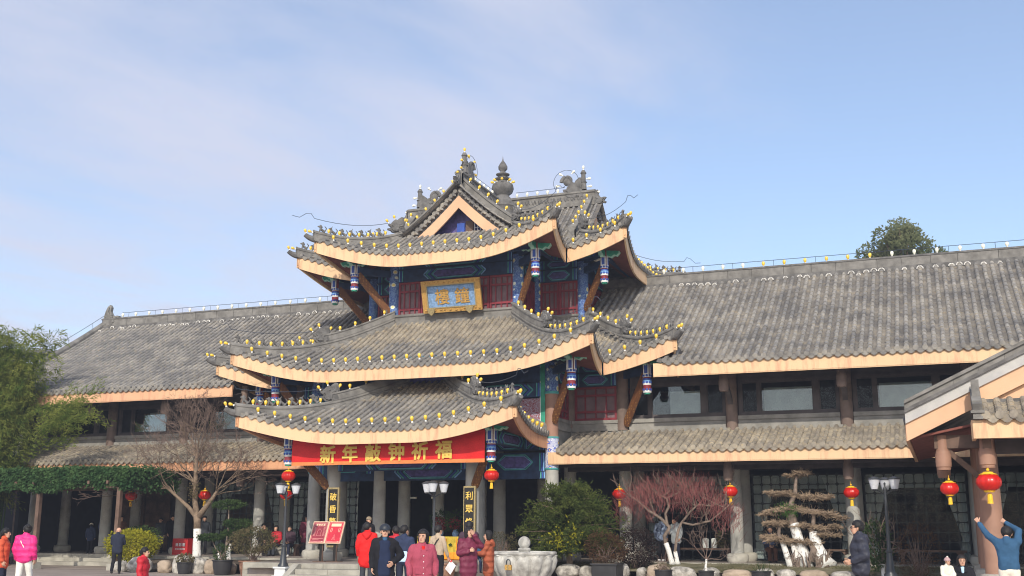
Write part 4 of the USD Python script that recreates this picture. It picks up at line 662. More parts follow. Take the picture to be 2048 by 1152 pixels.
for i, (x, w, h, lb) in enumerate(RL): boulder(x, 33.25, .0, w, .5, h, i, 'rock' if i not in (2, 5, 7) else 'rock_warm', lb)
RR = [(-12.7, .7, .42, 'rock half hidden behind the stone basin on its right side'), (-11.75, .8, .44, 'rock under the trunk of the big green bush'), (-11.15, .55, .40, 'small pale rock left of the square black planter'), (-9.35, .55, .46, 'rounded pinkish rock just right of the square black planter'), (-8.85 + .35 - .5, .85, .52, 'biggest white mottled rock right of the square black planter'), (-8.2, .32, .36, 'little grey rock beside the white mottled one'), (-7.75 + .15, .75, .5, 'pale rock behind the small black pot with dry stems'), (-6.85, .95, .42, 'long flat cream rock left of the potted sapling with a white stem'), (-6.0 + .05, .6, .40, 'dull brown rock beside the potted sapling with a white stem'), (-5.1 + .0, .9, .36, 'low grey rock between the sapling pot and the grass pot'), (-4.25, .6, .40, 'pinkish rock right of the pot of thin grass'), (-3.6, .6, .38, 'two-toned rock below the topiary tree stump'), (-2.75, .85, .38, 'wide pale rock left of the man in the navy puffer jacket'), (-1.9, .7, .36, 'rock hidden behind the legs of the man in the puffer jacket')]
RR = [(x - (1.1 if i > 2 else .0) + .0, w, h, lb) for i, (x, w, h, lb) in enumerate(RR)]
for i, (x, w, h, lb) in enumerate(RR): boulder(x, 35.75 + .1 * ((i * 7) % 3 - 1), 0.02, w, .55, h + .02, 20 + i, 'rock' if i % 3 else 'rock_warm', lb)
# ------------------------------------------------------------------ trees and shrubs
mat('bark', (.19, .14, .10), .9, .3, 6, .6, 40, .1); mat('bark_pale', (.20, .155, .125), .9, .3, 8, .6, 50, .1); mat('limewash', (.30, .25, .21), .85, .2, 9, .6, 50, .1, col2=(.70, .69, .66), lo=.34, hi=.44); mat('twig_grey', (.15, .105, .085), .9, .25, 4); mat('twig_red', (.17, .045, .05), .8, .3, 4, col2=(.27, .10, .09)); mat('twig_tan', (.40, .295, .20), .9, .3, 6, isl=.35)
def leafmat(n, a, b, t=.35, isl=.35, sc=2.): mat(n, a, .75, .1, sc, col2=b, isl=isl, trans=t, spec=.15)
leafmat('leaf_yew', (.06, .10, .025), (.17, .205, .05)); leafmat('leaf_bamboo', (.14, .235, .045), (.42, .45, .10), .5); leafmat('leaf_vine', (.05, .13, .045), (.12, .22, .075), .35); leafmat('leaf_yellow', (.40, .41, .025), (.62, .56, .05), .4); leafmat('leaf_rust', (.11, .06, .03), (.20, .11, .06)); leafmat('leaf_plum', (.035, .025, .03), (.09, .06, .05)); leafmat('leaf_green', (.04, .085, .025), (.10, .16, .05)); leafmat('leaf_olive', (.13, .13, .06), (.24, .19, .10)); leafmat('leaf_tree', (.22, .27, .12), (.38, .40, .20), .6, sc=.5); leafmat('leaf_moss', (.07, .19, .04), (.14, .30, .07))
def path(p, d, L, n, wob, rng, upb=0.0):
    pts = [np.array(p, float)]; d = np.array(d, float)
    for i in range(n): d = d + rng.normal(0, wob, 3) + [0, 0, upb]; d /= np.linalg.norm(d); pts.append(pts[-1] + d * L / n)
    return np.array(pts), d
def grow(mb, p, d, L, r, depth, rng, wob=.16, upb=.05, kids=(2, 4), spread=.75, rat=.68, twigs=None, minr=.004, seg=4):
    pts, de = path(p, d, L, seg, wob, rng, upb); rr = np.linspace(r, r * .55, seg + 1)
    if r > .012 or twigs is None: mb.tube(pts, np.maximum(rr, minr), 6 if r > .03 else 4, cap=False)
    else: twigs.append((pts[:-1], pts[1:], np.maximum(rr[:-1], minr), np.maximum(rr[1:], minr)))
    if depth == 0: return
    for k in range(rng.integers(*kids)):
        t = rng.uniform(.35, 1.0) if k else 1.0; i = min(int(t * seg), seg - 1); q = pts[i] + (pts[i + 1] - pts[i]) * (t * seg - i); nd = unit((de + rng.normal(0, spread, 3))[None])[0]
        grow(mb, q, nd, L * rat * rng.uniform(.8, 1.15), r * .55 * (1.0 if k else 1.15), depth - 1, rng, wob, upb, kids, spread, rat, twigs, minr, seg)
def twig_mesh(tw): a, b, c, d = [np.concatenate(x) for x in zip(*tw)]; return sticks(a, b, c, d)
# bare crape myrtle with limewashed foot
rg = np.random.default_rng(21); T = Thing('bare_tree', 'wide leafless tree with a whitewashed trunk foot in front of the left wing', 'tree', loc=(-27.04, 36.4, .42)); y = 36.4
T.part('trunk_limewash', Mb().tube([(-27.03, y, .42), (-27.05, y, .55), (-27.08, y, 1.0), (-27.1, y, 1.53)], [.20, .17, .155, .15], 12), 'limewash', True)
tk = Mb().tube([(-27.1, y, 1.5), (-27.12, y, 1.8), (-27.14, y, 2.05)], [.145, .14, .17], 10); tw = []
for P, r in (([(-27.14, y, 2.0), (-27.30, y, 2.6), (-27.36, y + .05, 3.2), (-27.34, y, 3.9), (-27.36, y, 4.5)], [.13, .10, .09, .075, .05]), ([(-27.1, y, 1.95), (-26.7, y - .1, 2.35), (-26.35, y - .15, 2.7), (-26.2, y - .1, 3.0)], [.12, .10, .075, .06]), ([(-27.15, y, 1.95), (-27.5, y - .1, 2.35), (-28.0, y - .2, 2.75), (-28.5, y - .2, 3.1)], [.11, .08, .06, .05])):
    tk.tube(P, r, 8)
for p, d, L, r, n in (((-27.36, y, 4.4), (0, 0, 1), 1.1, .05, 3), ((-27.36, y, 4.3), (-.7, .1, .8), 1.3, .045, 4), ((-27.36, y, 4.2), (.7, 0, .8), 1.3, .045, 4), ((-27.35, y, 3.6), (.9, -.3, .75), 1.3, .05, 3), ((-27.35, y, 3.3), (-.9, -.3, .75), 1.4, .05, 3), ((-27.34, y, 3.1), (-.5, .6, .8), 1.2, .045, 2), ((-26.2, y - .1, 3.0), (.9, 0, .45), 1.3, .05, 3), ((-26.25, y - .1, 2.95), (.55, -.3, .8), 1.3, .05, 3), ((-26.3, y - .1, 2.8), (.9, .4, .5), 1.2, .04, 2), ((-28.5, y - .2, 3.1), (-.9, 0, .3), 1.2, .045, 3), ((-28.3, y - .2, 3.0), (-.6, -.5, .6), 1.2, .04, 3), ((-28.0, y - .2, 2.75), (-.8, .4, .4), 1.1, .04, 2)):
    for k in range(n): grow(tk, p, np.array(d) + rg.normal(0, .16, 3), L * rg.uniform(.75, 1.05), r * .55, 5, rg, .17, .05, (2, 4), .42, .68, tw, .0042, 3)
T.part('trunk', tk, 'bark', True); T.part('crown', twig_mesh(tw), 'twig_grey'); mo = np.array([-27.25, y - .14, 2.95]) + rg.normal(0, .13, (260, 3)) * [1, .6, 1.6]; T.part('new_leaves', leaves(mo, rg.normal(size=(260, 3)), .07, .02, rg), 'leaf_olive')
# red-twigged plum
rg = np.random.default_rng(5); T = Thing('red_twig_tree', 'low spreading tree with upright red twigs and two whitewashed stems', 'tree', loc=(-8.6, 37.5, .42)); y = 37.5
T.part('trunk_limewash', Mb().tube([(-8.66, y, .40), (-8.68, y, .52), (-8.78, y, .9), (-8.86, y, 1.12)], [.13, .09, .085, .085], 10).tube([(-8.48, y + .05, .40), (-8.5, y + .05, .52), (-8.55, y, .85)], [.11, .075, .065], 10), 'limewash', True)
tk = Mb(); tw = []
limbs = [([(-8.86, y, 1.1), (-8.9, y, 1.35), (-8.72, y, 1.65), (-9.0, y - .1, 1.95), (-9.35, y - .1, 2.15)], [.085, .085, .09, .07, .06]), ([(-8.55, y, .83), (-8.5, y, 1.2), (-8.42, y, 1.55), (-8.3, y, 1.8)], [.065, .06, .06, .055]), ([(-8.8, y, 1.75), (-8.85, y, 2.1), (-8.72, y, 2.35), (-8.8, y, 2.6)], [.07, .06, .06, .045]), ([(-9.35, y - .1, 2.15), (-9.75, y - .2, 2.5), (-10.1, y - .2, 2.75)], [.06, .045, .035]), ([(-9.2, y, 2.05), (-9.45, y + .3, 2.5), (-9.5, y + .4, 2.8)], [.05, .04, .03]), ([(-8.3, y, 1.8), (-7.9, y - .1, 1.72), (-7.3, y - .2, 1.85), (-6.9, y - .2, 2.15), (-6.5, y - .2, 2.5)], [.05, .045, .04, .035, .025]), ([(-8.3, y, 1.8), (-8.0, y, 2.15), (-7.75, y + .1, 2.4)], [.05, .045, .035]), ([(-7.75, y + .1, 2.4), (-7.3, y + .2, 2.35), (-6.9, y + .2, 2.5)], [.035, .03, .025]), ([(-8.8, y, 2.6), (-8.4, y + .1, 2.8), (-8.0, y + .1, 3.0)], [.04, .03, .025]), ([(-8.8, y, 2.6), (-9.2, y, 2.8)], [.04, .03])]
for P, r in limbs: tk.tube(P, np.array(r) * .8, 7)
for P, r in limbs[3:]:
    P = np.array(P)
    for k in range(7): 
        t = rg.uniform(.3, 1) * (len(P) - 1); i = min(int(t), len(P) - 2); q = P[i] + (P[i + 1] - P[i]) * (t - i); grow(tk, q, (rg.normal(0, .55), rg.normal(0, .5), .45), rg.uniform(.4, .65), .02, 2, rg, .12, .10, (2, 4), .5, .7, tw, .004, 3)
n = 1500; a = rg.uniform(0, 2 * PI, n); q = np.sqrt(rg.uniform(0, 1, n)); cx = -8.45 + 2.15 * q * np.cos(a); cy = y + 1.1 * q * np.sin(a); dome = 3.15 - .75 * q ** 2 + rg.normal(0, .12, n); low = rg.uniform(0, 1, n) ** 1.8; cz = dome - low * np.where(cx > -7.6, .75, .65) - np.where(cx > -7.2, .35, 0)
d = np.stack([rg.normal(0, .55, n) + (cx + 8.4) * .18, rg.normal(0, .5, n), np.ones(n)], -1); P0 = np.stack([cx, cy, cz], -1); L = rg.uniform(.25, .6, n)[:, None]; m1 = P0 + unit(d) * L * .5; m2 = m1 + unit(d + rg.normal(0, .3, (n, 3))) * L * .5
tw2 = [(P0, m1, np.full(n, .0058), np.full(n, .005)), (m1, m2, np.full(n, .005), np.full(n, .003))]
T.part('trunk', tk, 'bark_pale', True); T.part('branchlets', twig_mesh(tw), 'twig_grey'); T.part('crown', twig_mesh(tw2), 'twig_red')
# tiered topiary tree, dry pads of twigs on whitewashed stumps
rg = np.random.default_rng(8); T = Thing('topiary_tree', 'tiered topiary tree with dry twig pads and thick whitewashed stumps', 'tree', loc=(-4.4, 37.6, .42)); y = 37.6
for P, r in (([(-4.3, y - .05, .40), (-4.32, y, .75), (-4.48, y, 1.2), (-4.62, y, 1.78)], [.26, .19, .17, .155]), ([(-3.6, y - .1, .38), (-3.75, y, .6), (-3.92, y, 1.0), (-4.02, y, 1.52)], [.34, .27, .21, .13]), ([(-4.75, y - .1, .40), (-4.85, y - .1, .7), (-5.0, y - .1, 1.22)], [.13, .10, .085]), ([(-4.5, y - .1, .40), (-4.62, y - .1, .9), (-4.7, y - .1, 1.25)], [.12, .085, .07])): T.part('trunk_limewash', Mb().tube(P, r, 12), 'limewash', True)
tk = Mb()
for P, r in (([(-4.62, y, 1.74), (-4.72, y, 2.2), (-4.64, y, 2.5), (-4.52, y, 2.72), (-4.5, y, 3.0), (-4.45, y, 3.3)], [.155, .14, .08, .075, .06, .045]), ([(-4.02, y, 1.5), (-4.0, y, 1.75), (-3.96, y, 2.1)], [.12, .07, .055]), ([(-5.0, y - .1, 1.2), (-5.1, y - .1, 1.45), (-5.05, y - .1, 1.75)], [.085, .06, .05]), ([(-4.55, y, 2.6), (-4.7, y, 2.75), (-5.0, y, 2.8)], [.05, .04, .02]), ([(-4.7, y, 2.2), (-5.2, y, 2.2), (-5.5, y, 2.1)], [.06, .04, .02]), ([(-4.7, y, 2.2), (-4.0, y, 2.2), (-3.3, y, 2.08)], [.05, .04, .02]), ([(-3.95, y, 1.4), (-3.7, y, 1.55), (-3.4, y, 1.45)], [.06, .04, .02]), ([(-4.1, y - .15, .6), (-4.0, y - .2, .95), (-4.12, y - .1, 1.2)], [.14, .11, .08])): tk.tube(P, r, 8)
for k in range(70): a = rg.uniform(0, 2 * PI); p = np.array([-4.1 + .55 * math.cos(a), y - .2 + .2 * math.sin(a), .40]); tk.tube([p, p + [rg.normal(0, .05), 0, rg.uniform(.1, .4)], p + [rg.normal(0, .1), 0, rg.uniform(.3, .6)]], [.03, .02, .006], 4)
T.part('trunk', tk, 'bark_pale', True)
for k, (x, zc, a, b, h, n, sl) in enumerate(((-4.4, 3.38, .38, .3, .13, 700, 0), (-4.98, 2.78, .45, .3, .13, 700, -.06), (-3.95, 2.64, .62, .35, .14, 1100, -.07), (-5.05, 2.18, .62, .38, .13, 900, .14), (-3.75, 2.1, .80, .38, .13, 1100, -.16), (-5.15, 1.8, .45, .32, .12, 700, -.08), (-4.35, 1.72, .35, .28, .10, 400, -.1), (-3.62, 1.66, .45, .3, .10, 600, .05), (-5.1, 1.27, .55, .36, .16, 1100, -.12), (-4.35, 1.2, .55, .34, .14, 1000, -.12), (-3.55, 1.42, .40, .25, .07, 260, -.08))):
    q = rg.normal(size=(n, 3)); q = q / np.linalg.norm(q, axis=1, keepdims=True) * rg.uniform(.3, 1, (n, 1)) ** .5; c = np.array([x, y, zc]) + q * [a * 1.05, b, h * .45]; c[:, 2] += (c[:, 0] - x) * sl + .16 * (meshkit.noise(np.stack([c[:, 0] * 5, c[:, 1] * 4, c[:, 0] * 0 + k], -1), k) - .5); kp = meshkit.noise(np.stack([c[:, 0] * 7, c[:, 1] * 7, c[:, 2] * 7], -1), k + 9) > .36; c = c[kp]; q = q[kp]; n = len(c); d = rg.normal(0, 1, (n, 3)) * [1, 1, .35]; d[:, 0] += np.sign(q[:, 0]) * .5; e = c + unit(d) * rg.uniform(.06, .17, (n, 1)); f_ = e + unit(d + rg.normal(0, .9, (n, 3))) * .06
    T.part('twig_pad', twig_mesh([(c, e, np.full(n, .0105), np.full(n, .009)), (e, f_, np.full(n, .009), np.full(n, .004))]), 'twig_tan')
mo = np.array([-4.78, y - .12, 2.22]) + rg.normal(0, 1, (500, 3)) * [.17, .1, .10]; T.part('moss_tuft', leaves(mo, rg.normal(0, .6, (500, 3)) - [0, 0, .5], .11, .012, rg), 'leaf_moss', kind='stuff', label='green tuft on the middle of the dry tree')
# big feathery evergreen bush
rg = np.random.default_rng(9); T = Thing('evergreen_bush', 'big feathery dark green bush behind the stone basin', 'bush', loc=(-11.82, 36.1, .3)); y = 36.1
tk = Mb().tube([(-11.82, y, .25), (-11.84, y, .8), (-11.8, y, 1.6), (-11.85, y, 2.6)], [.12, .10, .08, .03], 8); P, D, S = [], [], []
for k in range(300):
    t = rg.uniform(.1, 1) ** .75; a = rg.uniform(0, 2 * PI); zb = .35 + 2.35 * t; reach = (1.75 * (1 - ((t - .38) / .75) ** 2)) * rg.uniform(.6, 1.1); reach = max(reach, .35); b0 = np.array([-11.82, y, zb]); upw = rg.uniform(.12, .6) + .25 * t
    s = np.linspace(.12, 1, 22); pts = b0 + np.stack([s * reach * math.cos(a), s * reach * math.sin(a) * .85, s * upw * .55 - .24 * s ** 2 * reach * (.9 - t)], -1) + np.cumsum(rg.normal(0, .012, (22, 3)), 0)
    if k % 4 == 0: tk.tube(pts[::4], np.linspace(.022, .005, len(pts[::4])), 4, cap=False)
    for rep in range(4):
        off = rg.normal(0, .055, (22, 3)); P.append(pts + off); D.append(np.gradient(pts, axis=0) * 8 + rg.normal(0, .55, (22, 3)) + [0, 0, .05]); S.append(.6 + .4 * s)
P, D = np.concatenate(P), np.concatenate(D); T.part('trunk', tk, 'bark'); T.part('crown', leaves(P, D, .15, .020, rg), 'leaf_yew')
yl = np.array([-11.7, y - 1.0, 1.25]) + rg.normal(0, 1, (260, 3)) * [.3, .2, .25]; T.part('yellow_leaves', leaves(yl, rg.normal(size=(260, 3)), .11, .03, rg), 'leaf_yellow')
def blob_leaves(c, rad, n, L, W, rng, lumps=9, inner=.25, jitter=.1):
    c, rad = np.array(c, float), np.array(rad, float); ld = unit(rng.normal(size=(lumps, 3))); q = unit(rng.normal(size=(n, 3))); amp = 1 + .22 * (np.max(q @ ld.T, axis=1) - .75) * 2 + .10 * rng.normal(size=n); rr = np.where(rng.uniform(size=n) < inner, rng.uniform(.3, 1, n) ** .5, rng.uniform(.86, 1.03, n)); P = c + q * rad * (amp * rr)[:, None] + rng.normal(0, jitter * rad.min() * .3, (n, 3)); return leaves(P, q + rng.normal(0, .7, (n, 3)), L, W, rng)
def shrub(name, label, c, rad, n, L, W, leaf, seed, stems=10, cat='bush', base=None, lumps=9, group=None):
    rg = np.random.default_rng(seed); T = Thing(name, label, cat, group, loc=(c[0], c[1], base if base is not None else c[2] - rad[2])); b = np.array([c[0], c[1], base if base is not None else c[2] - rad[2]]); m = Mb()
    for k in range(stems): e = np.array(c) + unit(rg.normal(size=(1, 3)))[0] * np.array(rad) * .7; m.tube([b + rg.normal(0, .03, 3) * [1, 1, 0], (b + e) / 2 + rg.normal(0, .04, 3), e], [.016, .012, .004], 4, cap=False)
    T.part('stems', m, 'twig_grey'); T.part('foliage', blob_leaves(c, rad, n, L, W, rg, lumps), leaf); return T
shrub('yellow_bush', 'rounded bright yellow-green bush beside the walking man in navy', (-28.75, 34.7, .92), (.92, .7, .50), 5200, .09, .028, 'leaf_yellow', 31)
shrub('dark_shrub', 'small dull green shrub just behind the yellow-green bush', (-29.3, 35.8, 1.1), (.9, .5, .45), 1800, .09, .02, 'leaf_green', 32)
shrub('plum_bush', 'dark purple-leaved bush growing behind the square planter', (-9.65, 36.5, .95), (.62, .5, .62), 2800, .075, .024, 'leaf_plum', 34)
shrub('dry_bush', 'dry brown bush behind the stone ball of the basin', (-13.55, 34.2, .98), (.5, .45, .45), 900, .09, .01, 'leaf_olive', 35, 40)
shrub('brown_bush', 'dry brown shrub behind the right-hand lamp post', (-.75, 33.6, 1.0), (.55, .5, .75), 1300, .07, .014, 'leaf_rust', 37, 40)
T = Thing('slim_shrub', 'green-leaved shrub with a white stem foot between the puffer-jacket man and the lamp post', 'bush', loc=(-1.85, 34.4, 0)); rg = np.random.default_rng(36); m = Mb(); tw = []
T.part('trunk_limewash', Mb().tube([(-1.75, 34.4, 0), (-1.77, 34.4, .4), (-1.75, 34.4, .62)], [.07, .055, .05], 8), 'limewash', True)
for d in ((-.5, 0, 1), (.7, .1, .8), (.1, .2, 1), (-.2, -.2, 1.2), (-.7, .1, .7)): grow(m, (-1.75, 34.4, .6), d, .7, .028, 3, rg, .12, .05, (2, 4), .5, .75, tw, .004, 3)
T.part('branches', m, 'bark_pale'); T.part('twigs', twig_mesh(tw), 'twig_grey'); T.part('foliage', blob_leaves((-1.95, 34.4, 1.15), (.42, .4, .62), 1500, .085, .026, rg, 12, .5, .5), 'leaf_green')
# cloud-pruned little tree in the left bed
T = Thing('cloud_pruned_tree', 'small cloud-pruned tree of four flat leaf pads on thin pale stems', 'tree', loc=(-25, 35.3, .4)); rg = np.random.default_rng(40)
T.part('trunk', Mb().tube([(-24.95, 35.3, .36), (-24.95, 35.3, .9), (-24.9, 35.3, 1.6), (-24.93, 35.3, 2.35)], [.05, .04, .035, .02], 6).tube([(-24.95, 35.3, .9), (-24.7, 35.3, 1.3), (-24.6, 35.3, 1.65)], [.03, .025, .02], 5).tube([(-25.0, 35.3, .45), (-25.4, 35.3, .8), (-25.6, 35.3, 1.15)], [.03, .025, .02], 5), 'bark_pale', True); T.part('trunk_limewash', Mb().tube([(-24.75, 35.25, .36), (-24.8, 35.25, .7), (-24.7, 35.25, 1.0)], [.09, .075, .05], 8).tube([(-25.15, 35.25, .36), (-25.25, 35.25, .65)], [.04, .03], 6), 'limewash', True)
for c, r in (((-24.95, 35.3, 2.42), (.62, .4, .14)), ((-24.5, 35.3, 1.73), (.5, .38, .14)), ((-24.45, 35.3, 1.38), (.55, .4, .13)), ((-25.65, 35.3, 1.22), (.5, .35, .10))): T.part('leaf_pad', blob_leaves(c, r, 800, .08, .025, rg), 'leaf_green', kind='stuff')
# bamboo clump at the left edge
rg = np.random.default_rng(50); T = Thing('bamboo_clump', 'tall yellow-green bamboo clump at the left edge above the vine hedge', 'bamboo', loc=(-35, 35, 0)); cu = Mb(); P, D = [], []
for k in range(88):
    bx, by = rg.uniform(-41.5, -36.6), rg.uniform(34.9, 36.6); hgt = rg.uniform(7.0, 11.7); lean = np.array([rg.uniform(.0, 1.15), rg.normal(-.1, .3)]); s = np.linspace(0, 1, 14)
    pts = np.stack([bx + lean[0] * s ** 2.4 * 2.0, by + lean[1] * s ** 2.4 * 1.5, hgt * (s - .13 * s ** 4)], -1); cu.tube(pts, np.linspace(.035, .006, 14), 5, cap=False)
    for rep in range(60):
        t = rg.uniform(.34, 1.0); p = np.array([np.interp(t, s, pts[:, i]) for i in range(3)]); dr = unit(np.array([[rg.normal(), rg.normal() * .8, rg.uniform(-.5, .35)]]))[0]; L = rg.uniform(.4, 1.25) * (1.2 - .6 * t); q = np.linspace(.2, 1, 10); br = p + dr * q[:, None] * L - np.array([0, 0, 1.]) * (q[:, None] ** 2) * .35 * L
        if rep % 3 == 0: cu.tube(br[::3], [.008, .006, .005, .003], 3, cap=False)
        P.append(np.repeat(br, 2, 0) + rg.normal(0, .07, (20, 3))); D.append(dr + rg.normal(0, .55, (20, 3)) - [0, 0, .45])
for k in range(30):   # arching sprays over the roof edge on the right
    p0 = np.array([-33.6 + rg.normal(0, .5), 34.8 + rg.normal(0, .3), rg.uniform(4.6, 6.2)]); dr = np.array([rg.uniform(.5, 1.1), rg.normal(0, .2), rg.uniform(.1, 1.1)]); q = np.linspace(0, 1, 18); br = p0 + dr * q[:, None] * 1.9 - np.array([0, 0, 1.]) * q[:, None] ** 2 * .7; cu.tube(br[::4], np.linspace(.012, .003, 5), 3, cap=False); P.append(np.repeat(br, 6, 0) + rg.normal(0, .13, (108, 3))); D.append(unit(dr[None])[0] + rg.normal(0, .6, (108, 3)) - [0, 0, .4])
T.part('culms', cu, 'leaf_green'); T.part('foliage', leaves(np.concatenate(P), np.concatenate(D), .23, .019, rg), 'leaf_bamboo')
# vine-covered pergola
T = Thing('pergola', 'timber pergola roofed with a thick trimmed dark green vine', 'pergola', loc=(-32.5, 34.6, 0)); rg = np.random.default_rng(60)
for x in (-33.06, -29.17, -36.9): T.part('post', Mb().box((x, 34.3, 1.6), (.16, .16, 3.2)), 'brown_wood'); T.part('post_foot', Mb().box((x, 34.3, .12), (.4, .4, .24)), 'kerb_stone')
T.part('rail', Mb().bb((-38, 34.22, 3.05), (-29.0, 34.38, 3.2)).bb((-38, 37.0, 3.05), (-29.0, 37.15, 3.2)), 'brown_wood')
for x in np.arange(-37.8, -29, .9): T.part('rafter', Mb().bb((x, 34.1, 3.2), (x + .1, 37.3, 3.32)), 'brown_wood')
n = 15000; u = rg.uniform(size=n); face = rg.uniform(size=n); X_ = rg.uniform(-39, -28.85, n); zt = 3.74 + .10 * meshkit.noise(np.stack([X_ * 2, X_ * 0, X_ * 0], -1)); zb = 2.98 + .28 * meshkit.noise(np.stack([X_ * 1.7, X_ * 0 + 4, X_ * 0], -1)) - .1
Yf = np.where(face < .6, 34.1 + .22 * meshkit.noise(np.stack([X_ * 2.2, u * 3, X_ * 0], -1)), rg.uniform(34.1, 37.2, n)); Zf = np.where(face < .6, zb + (zt - zb) * u, zt); side = face > .93; X_ = np.where(side, -28.8 + rg.normal(0, .08, n), X_); Zf = np.where(side, 3.0 + .85 * u, Zf)
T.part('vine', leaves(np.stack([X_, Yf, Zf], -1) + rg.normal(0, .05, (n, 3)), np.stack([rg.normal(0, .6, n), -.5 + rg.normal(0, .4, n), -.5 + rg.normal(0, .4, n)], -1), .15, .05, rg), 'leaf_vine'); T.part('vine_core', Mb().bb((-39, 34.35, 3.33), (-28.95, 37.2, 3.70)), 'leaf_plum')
# tree beyond the ridge
rg = np.random.default_rng(70); T = Thing('far_tree', 'leafy green tree rising behind the right-hand roof ridge', 'tree', loc=(-1.3, 66, 0)); tk = Mb().tube([(-1.3, 66, 0), (-1.2, 66, 8), (-1.3, 66, 16)], [.4, .3, .15], 8); L = []
for k in range(42):
    c = np.array([rg.normal(-1.2, 1.2), 66 + rg.normal(0, .9), 0]); c[2] = 15.9 + 3.0 * (1 - ((c[0] + 1.1) / 2.3) ** 2) * rg.uniform(.15, 1); tk.tube([(-1.25, 66, 14), (c + [-1.25, 66, 15]) / 2, c], [.1, .06, .02], 5, cap=False); L.append(blob_leaves(c, np.array([.62, .6, .5]) * rg.uniform(.6, 1.1), 300, .20, .055, rg, 7, .2, .4))
for c in ((-3.2, 66, 17.2), (.75, 66, 16.8)): L.append(blob_leaves(c, (.5, .5, .6), 300, .20, .055, rg, 7, .5, .5))
T.part('trunk', tk, 'bark'); T.part('crown', cat(*L), 'leaf_tree')
T = Thing('side_building', 'dark timber side building in the shade beyond the pergola at the left edge', 'building', loc=(-46, 42, 0)); T.part('wall', Mb().bb((-56, 41.0, 0), (-39.4, 41.2, 4.6)), 'interior_dark'); T.part('roof', Mb().bb((-56, 39.6, 4.6), (-39.4, 46, 4.8)), 'ridge_dark')
for x in (-54, -50.5, -47, -43.5, -40.2): T.part('post', Mb().bb((x, 40.2, 0), (x + .2, 40.4, 4.6)), 'brown_wood')
T.part('door', Mb().bb((-46, 40.9, 0), (-44.4, 40.98, 2.4)), 'dark_wood')
T = Thing('rear_building', 'dark slate-roofed building edge just visible behind the bamboo', 'building', loc=(-80, 76, 0)); T.part('wall', Mb().bb((-100, 75, 0), (-72.5, 82, 15.6)), 'sill_stone'); T.part('roof', Mb().beam((-101, 74.6, 18.9), (-71, 74.6, 16.4), .5, .22).beam((-101, 78, 19.0), (-71, 78, 16.5), 7, .2), 'ridge_dark')
